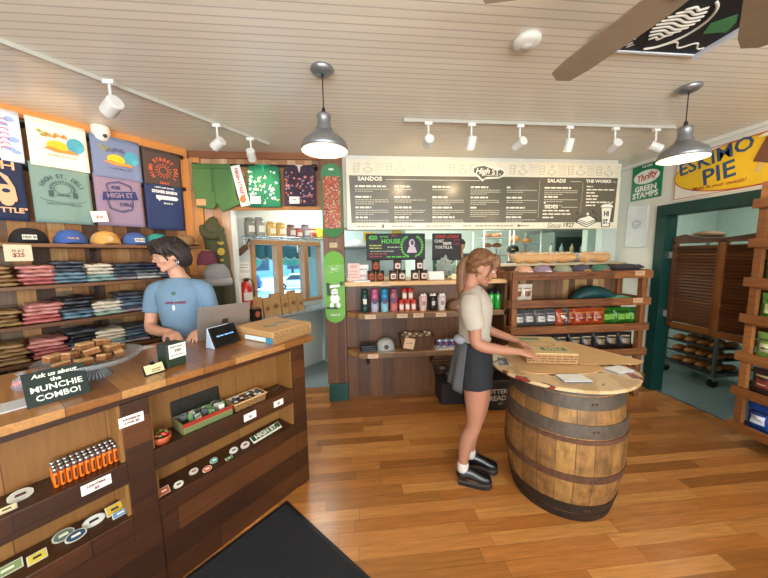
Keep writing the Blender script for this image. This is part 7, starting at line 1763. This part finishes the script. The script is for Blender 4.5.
for k in range(14):
    a = rnd.uniform(0, 6.28); q = .7
    mb.loft([(p[0]+q*p[3]*math.cos(a), p[1]+q*p[3]*math.sin(a), p[2], .009*(1-.12*i)) for i, p in enumerate(base)], 6)
put('ponytail', bake(mb, 'ponytail', H1, .005, 1), girl, smooth=True)
MB().lathe([(.020, -.007), (.027, 0), (.020, .007)], seg=16, mat=Matrix.Translation(tb_) @ Matrix.Rotation(R(75), 4, 'Y')).build('hair_tie', M('#8a6a44', .6), girl, smooth=True)
mb = MB()
for s in (-1,): mb.loft([tuple(hm @ Vector(p))+(.0018,) for p in ((.06, s*.07, .0), (.075, s*.078, -.06), (.058, s*.085, -.11), (.07, s*.08, -.16))], 6)
mb.build('loose_strand', H1, girl, smooth=True)
# socks and platform shoes
def shoe(x, y, rz, lift=0, toe=0):
    rm = Matrix.Translation((x, y, lift)) @ Matrix.Rotation(R(rz), 4, 'Z') @ Matrix.Rotation(R(toe), 4, 'Y') @ Matrix.Diagonal((.90, .96, 1, 1))
    mb = MB(); pl = [(-.085, 0), (-.08, -.030), (-.04, -.036), (.03, -.042), (.10, -.050), (.15, -.042), (.172, -.015), (.172, .015), (.15, .042), (.10, .050), (.03, .042), (-.04, .036), (-.08, .030)]
    sole = mb.prismz([(p[0], p[1]) for p in pl], .0, .038, rm).build('shoe_sole', M('#131315', .35, coat=.3), girl, bevel=.006)
    MB().prismz([(p[0]*1.005, p[1]*1.02) for p in pl], .034, .039, rm).build('welt', M('#4a4238', .5), sole)
    mb = MB()
    for pts in ([(-.060, 0, .070, .040, .044), (-.02, 0, .086, .040, .048), (.04, 0, .074, .040, .042), (.10, 0, .062, .044, .034), (.140, 0, .056, .038, .028)],):
        mb.loft([tuple(rm @ Vector(p[:3]))+(p[3], p[4]) for p in pts], 16, (0, 0, 1))
    mb.loft([tuple(rm @ Vector(p))+(r_,) for *p, r_ in ((-.045, 0, .07, .036), (-.05, 0, .105, .038))], 14, round_ends=False)
    up_ = put('shoe_upper', bake(mb, 'shoe_upper', M('#101012', .3, coat=.25), .006, 1), girl, smooth=True)
    mb = MB()
    for k in range(4):
        a = rm @ Vector((.005+.022*k, -.026, .108-.010*k)); b = rm @ Vector((.012+.022*k, .026, .108-.010*k)); c_ = rm @ Vector((.008+.022*k, 0, .116-.010*k))
        mb.loft([tuple(a)+(.0028,), tuple(c_)+(.0028,), tuple(b)+(.0028,)], 6)
    for s in (-1, 1): mb.loft([tuple(rm @ Vector(p))+(.0022,) for p in ((.0, 0, .118), (-.005, s*.022, .138), (.018, s*.034, .118), (.005, 0, .116))], 6)
    mb.build('laces', M('#26262a', .6), up_)
shoe(-.020, -.066, 4); shoe(.030, .100, 2)
for x, y in ((-.064, -.066), (-.015, .098)):
    MB().lathe([(.040, 0), (.0405, .02), (.039, .045), (.037, .062), (.030, .064)], c=(x, y, .098), seg=20).build('sock', M('#c9bdb4', .95, var=.05, scale=60, bump=.3), girl, smooth=True)

girl.scale = (.985, .985, .985)
# ---------------- the cashier behind the counter. local +x = chest direction
cb_ = LW(.905, -2.50, 0)
CY = -49+0.0
cash = thing('person', 'cashier with a dark bob in a light blue tee standing behind the counter', 'person', (cb_.x, cb_.y, 0), R(-80))
mb = MB()
hm = head_mb(mb, (.036, -.035, 1.618), -52, 14, .95)
mb.loft([(-.02, 0, 1.42, .060, .066), (-.005, -.01, 1.48, .050, .053), (.012, -.03, 1.56, .052, .054)], 16, (0, 1, 0))
mb.loft([(.0, 0, .90, .11, .15), (0, 0, 1.02, .10, .135), (.008, 0, 1.12, .095, .115), (.012, 0, 1.25, .105, .13), (.0, 0, 1.36, .095, .15), (-.01, 0, 1.41, .075, .105), (-.02, 0, 1.44, .055, .07)], 20, (0, 1, 0))
# her right arm (local -y): bent across to the laptop; left arm reaching forward
mb.loft([(-.0, -.14, 1.385, .048), (.0, -.172, 1.33, .047), (-.005, -.195, 1.21, .041), (.005, -.205, 1.13, .039), (.06, -.175, 1.10, .038), (.145, -.09, 1.095, .032), (.20, -.02, 1.10, .025)], 14)
hand(mb, (.20, -.02, 1.10), (.75, .62, -.12), (.15, .0, 1), 1, 34, .95)
mb.loft([(-.0, .14, 1.385, .048), (.005, .172, 1.33, .046), (.04, .20, 1.22, .040), (.08, .215, 1.155, .038), (.155, .205, 1.12, .033), (.24, .19, 1.11, .025)], 14)
hand(mb, (.24, .19, 1.11), (.9, -.2, -.1), (.1, 0, 1), -1, 30, .95)
for s in (-1, 1): mb.loft([(0, s*.08, .92, .10), (.01, s*.09, .70, .085), (.01, s*.09, .48, .06), (-.01, s*.09, .30, .056), (-.015, s*.09, .09, .036), (.07, s*.09, .04, .035), (.13, s*.09, .03, .028)], 14)
put('body', bake(mb, 'body', M('#d39c80', .5, var=.06, scale=6), .0065, 2), cash, smooth=True)
face_bits(cash, hm, '#4a3a2c', brow='#2a1b14', lip='#b05a58')
BT = M('#6d889e', .9, var=.05, scale=14, bump=.15)
mb = MB()
mb.loft([(.002, 0, 1.00, .113, .148), (.004, 0, 1.10, .108, .130), (.014, 0, 1.22, .118, .142), (.010, 0, 1.30, .117, .155), (.002, 0, 1.365, .105, .165), (-.006, 0, 1.41, .088, .135), (-.016, 0, 1.44, .072, .090)], 22, (0, 1, 0), round_ends=False)
mb.loft([(.0, -.06, 1.385, .062), (.0, -.11, 1.380, .066), (.0, -.155, 1.36, .064), (-.004, -.186, 1.28, .057), (-.006, -.197, 1.215, .057)], 16, round_ends=False)
mb.loft([(.0, .06, 1.385, .062), (.0, .11, 1.380, .066), (.004, .155, 1.36, .064), (.022, .186, 1.29, .057), (.044, .202, 1.225, .056)], 16, round_ends=False)
put('t_shirt', bake(mb, 't_shirt', BT, .0075, 2), cash, smooth=True)
text('HIGH STREET', M('#7d3f5a', .8), cash, 0, 0, 0, .125, tilt=Matrix.Translation((.133, .01, 1.29)) @ Matrix.Rotation(R(90), 4, 'Z'), bold=.002, name='shirt_lettering', depth=.003)
mb = MB(); mb.loft([(.002, 0, 1.02, .120, .162), (0, 0, .95, .125, .17), (0, 0, .88, .13, .175)], 20, (0, 1, 0), round_ends=False)
for s in (-1, 1): mb.loft([(0, s*.08, .90, .118), (.01, s*.09, .70, .10), (.0, s*.09, .40, .085), (-.01, s*.09, .12, .08)], 16, round_ends=False)
put('trousers', bake(mb, 'trousers', M('#1e2230', .85), .01, 1), cash, smooth=True)
for s in (-1, 1):
    mb = MB(); mb.loft([(-.05, s*.09, .045, .045), (.05, s*.09, .045, .045), (.15, s*.09, .035, .036)], 14, (0, 0, 1)); mb.build('shoe', M('#1a1a1c', .5), cash, smooth=True)
mb = MB(); mb.loft([(.055*math.cos(R(a))*1.05+.03, .066*math.sin(R(a)), 1.435-.05*math.cos(R(a))*1.0, .0018) for a in range(-150, 151, 15)], 6); mb.build('necklace_cord', M('#3a3230', .5), cash, smooth=True)
MB().ell((.116, -.004, 1.355), (.008, .012, .014)).build('green_pendant', M('#3f6a50', .4), cash, smooth=True); MB().ell((.134, -.004, 1.255), (.008, .010, .022)).build('white_pendant', M('#d8dcd8', .4), cash, smooth=True)
for s in (-1, 1):
    c0 = hm @ Vector((-.006, s*.086, -.052)); mb = MB(); mb.loft([(c0.x+.012*math.cos(R(a)), c0.y+.010*math.cos(R(a)), c0.z+.020*math.sin(R(a)), .0045) for a in range(0, 361, 24)], 8); mb.build('hoop_earring', M('#c9cccc', .2, .9), cash, smooth=True)
# glasses
mb = MB()
for s in (-1, 1): mb.loft([tuple(hm @ Vector((.112-.004*abs(math.cos(R(a))), s*.034+.024*math.cos(R(a)), .006+.020*math.sin(R(a)))))+(.0013,) for a in range(0, 361, 20)], 6, (0, .1, 1), 1); mb.loft([tuple(hm @ Vector(p))+(.0013,) for p in ((.108, s*.058, .012), (.06, s*.078, .014), (-.005, s*.082, .010))], 6, (0, .1, 1), 2)
mb.build('glasses', M('#b09060', .3, .8), cash, smooth=True)
H2 = hair_mat('dark_hair', '#120d0c', '#241917', '#3c2a24')
mb = MB()
E(mb, hm, -.015, 0, .055, .108, .097, .092); E(mb, hm, -.055, 0, -.005, .078, .092, .085); E(mb, hm, -.07, 0, -.055, .060, .080, .055); E(mb, hm, .045, 0, .092, .055, .070, .040)
for s in (-1, 1):
    for q in range(4): mb.loft([tuple(hm @ Vector(p))+(r_,) for *p, r_ in ((.01-.02*q, s*.07, .07, .028), (-.02-.02*q, s*.092, .02, .026), (-.035-.018*q, s*.092, -.04, .024), (-.04-.015*q, s*.08, -.085, .014))], 10)
    mb.loft([tuple(hm @ Vector(p))+(r_,) for *p, r_ in ((.05, s*.062, .085, .018), (.062, s*.074, .04, .013), (.052, s*.080, -.005, .008), (.045, s*.078, -.03, .004))], 8)
for i in range(10):
    y = -.06+.0133*i
    mb.loft([tuple(hm @ Vector(p))+(r_,) for *p, r_ in ((.05, y*.7, .125, .015), (.083, y*.95, .105, .013), (.102-abs(y)*.3, y*1.1+.004*math.sin(i*3), .072, .010), (.108-abs(y)*.4, y*1.15+.007*math.sin(i*5), .044-.006*(i % 3), .005))], 8)
rnd = random.Random(5)
for k in range(26):
    a, b = rnd.uniform(1.2, 5.1), rnd.uniform(-.1, .9)
    p = Vector((-.02+.10*math.cos(a)*math.cos(b), .094*math.sin(a)*math.cos(b), .045+.09*math.sin(b))); mb.loft([tuple(hm @ p)+(.02,), tuple(hm @ (p*1.05+Vector((-.012, 0, -.03))))+(.014,), tuple(hm @ (p*1.04+Vector((-.012, .004, -.06))))+(.006,)], 7)
put('hair', bake(mb, 'hair', H2, .0062, 1), cash, smooth=True)
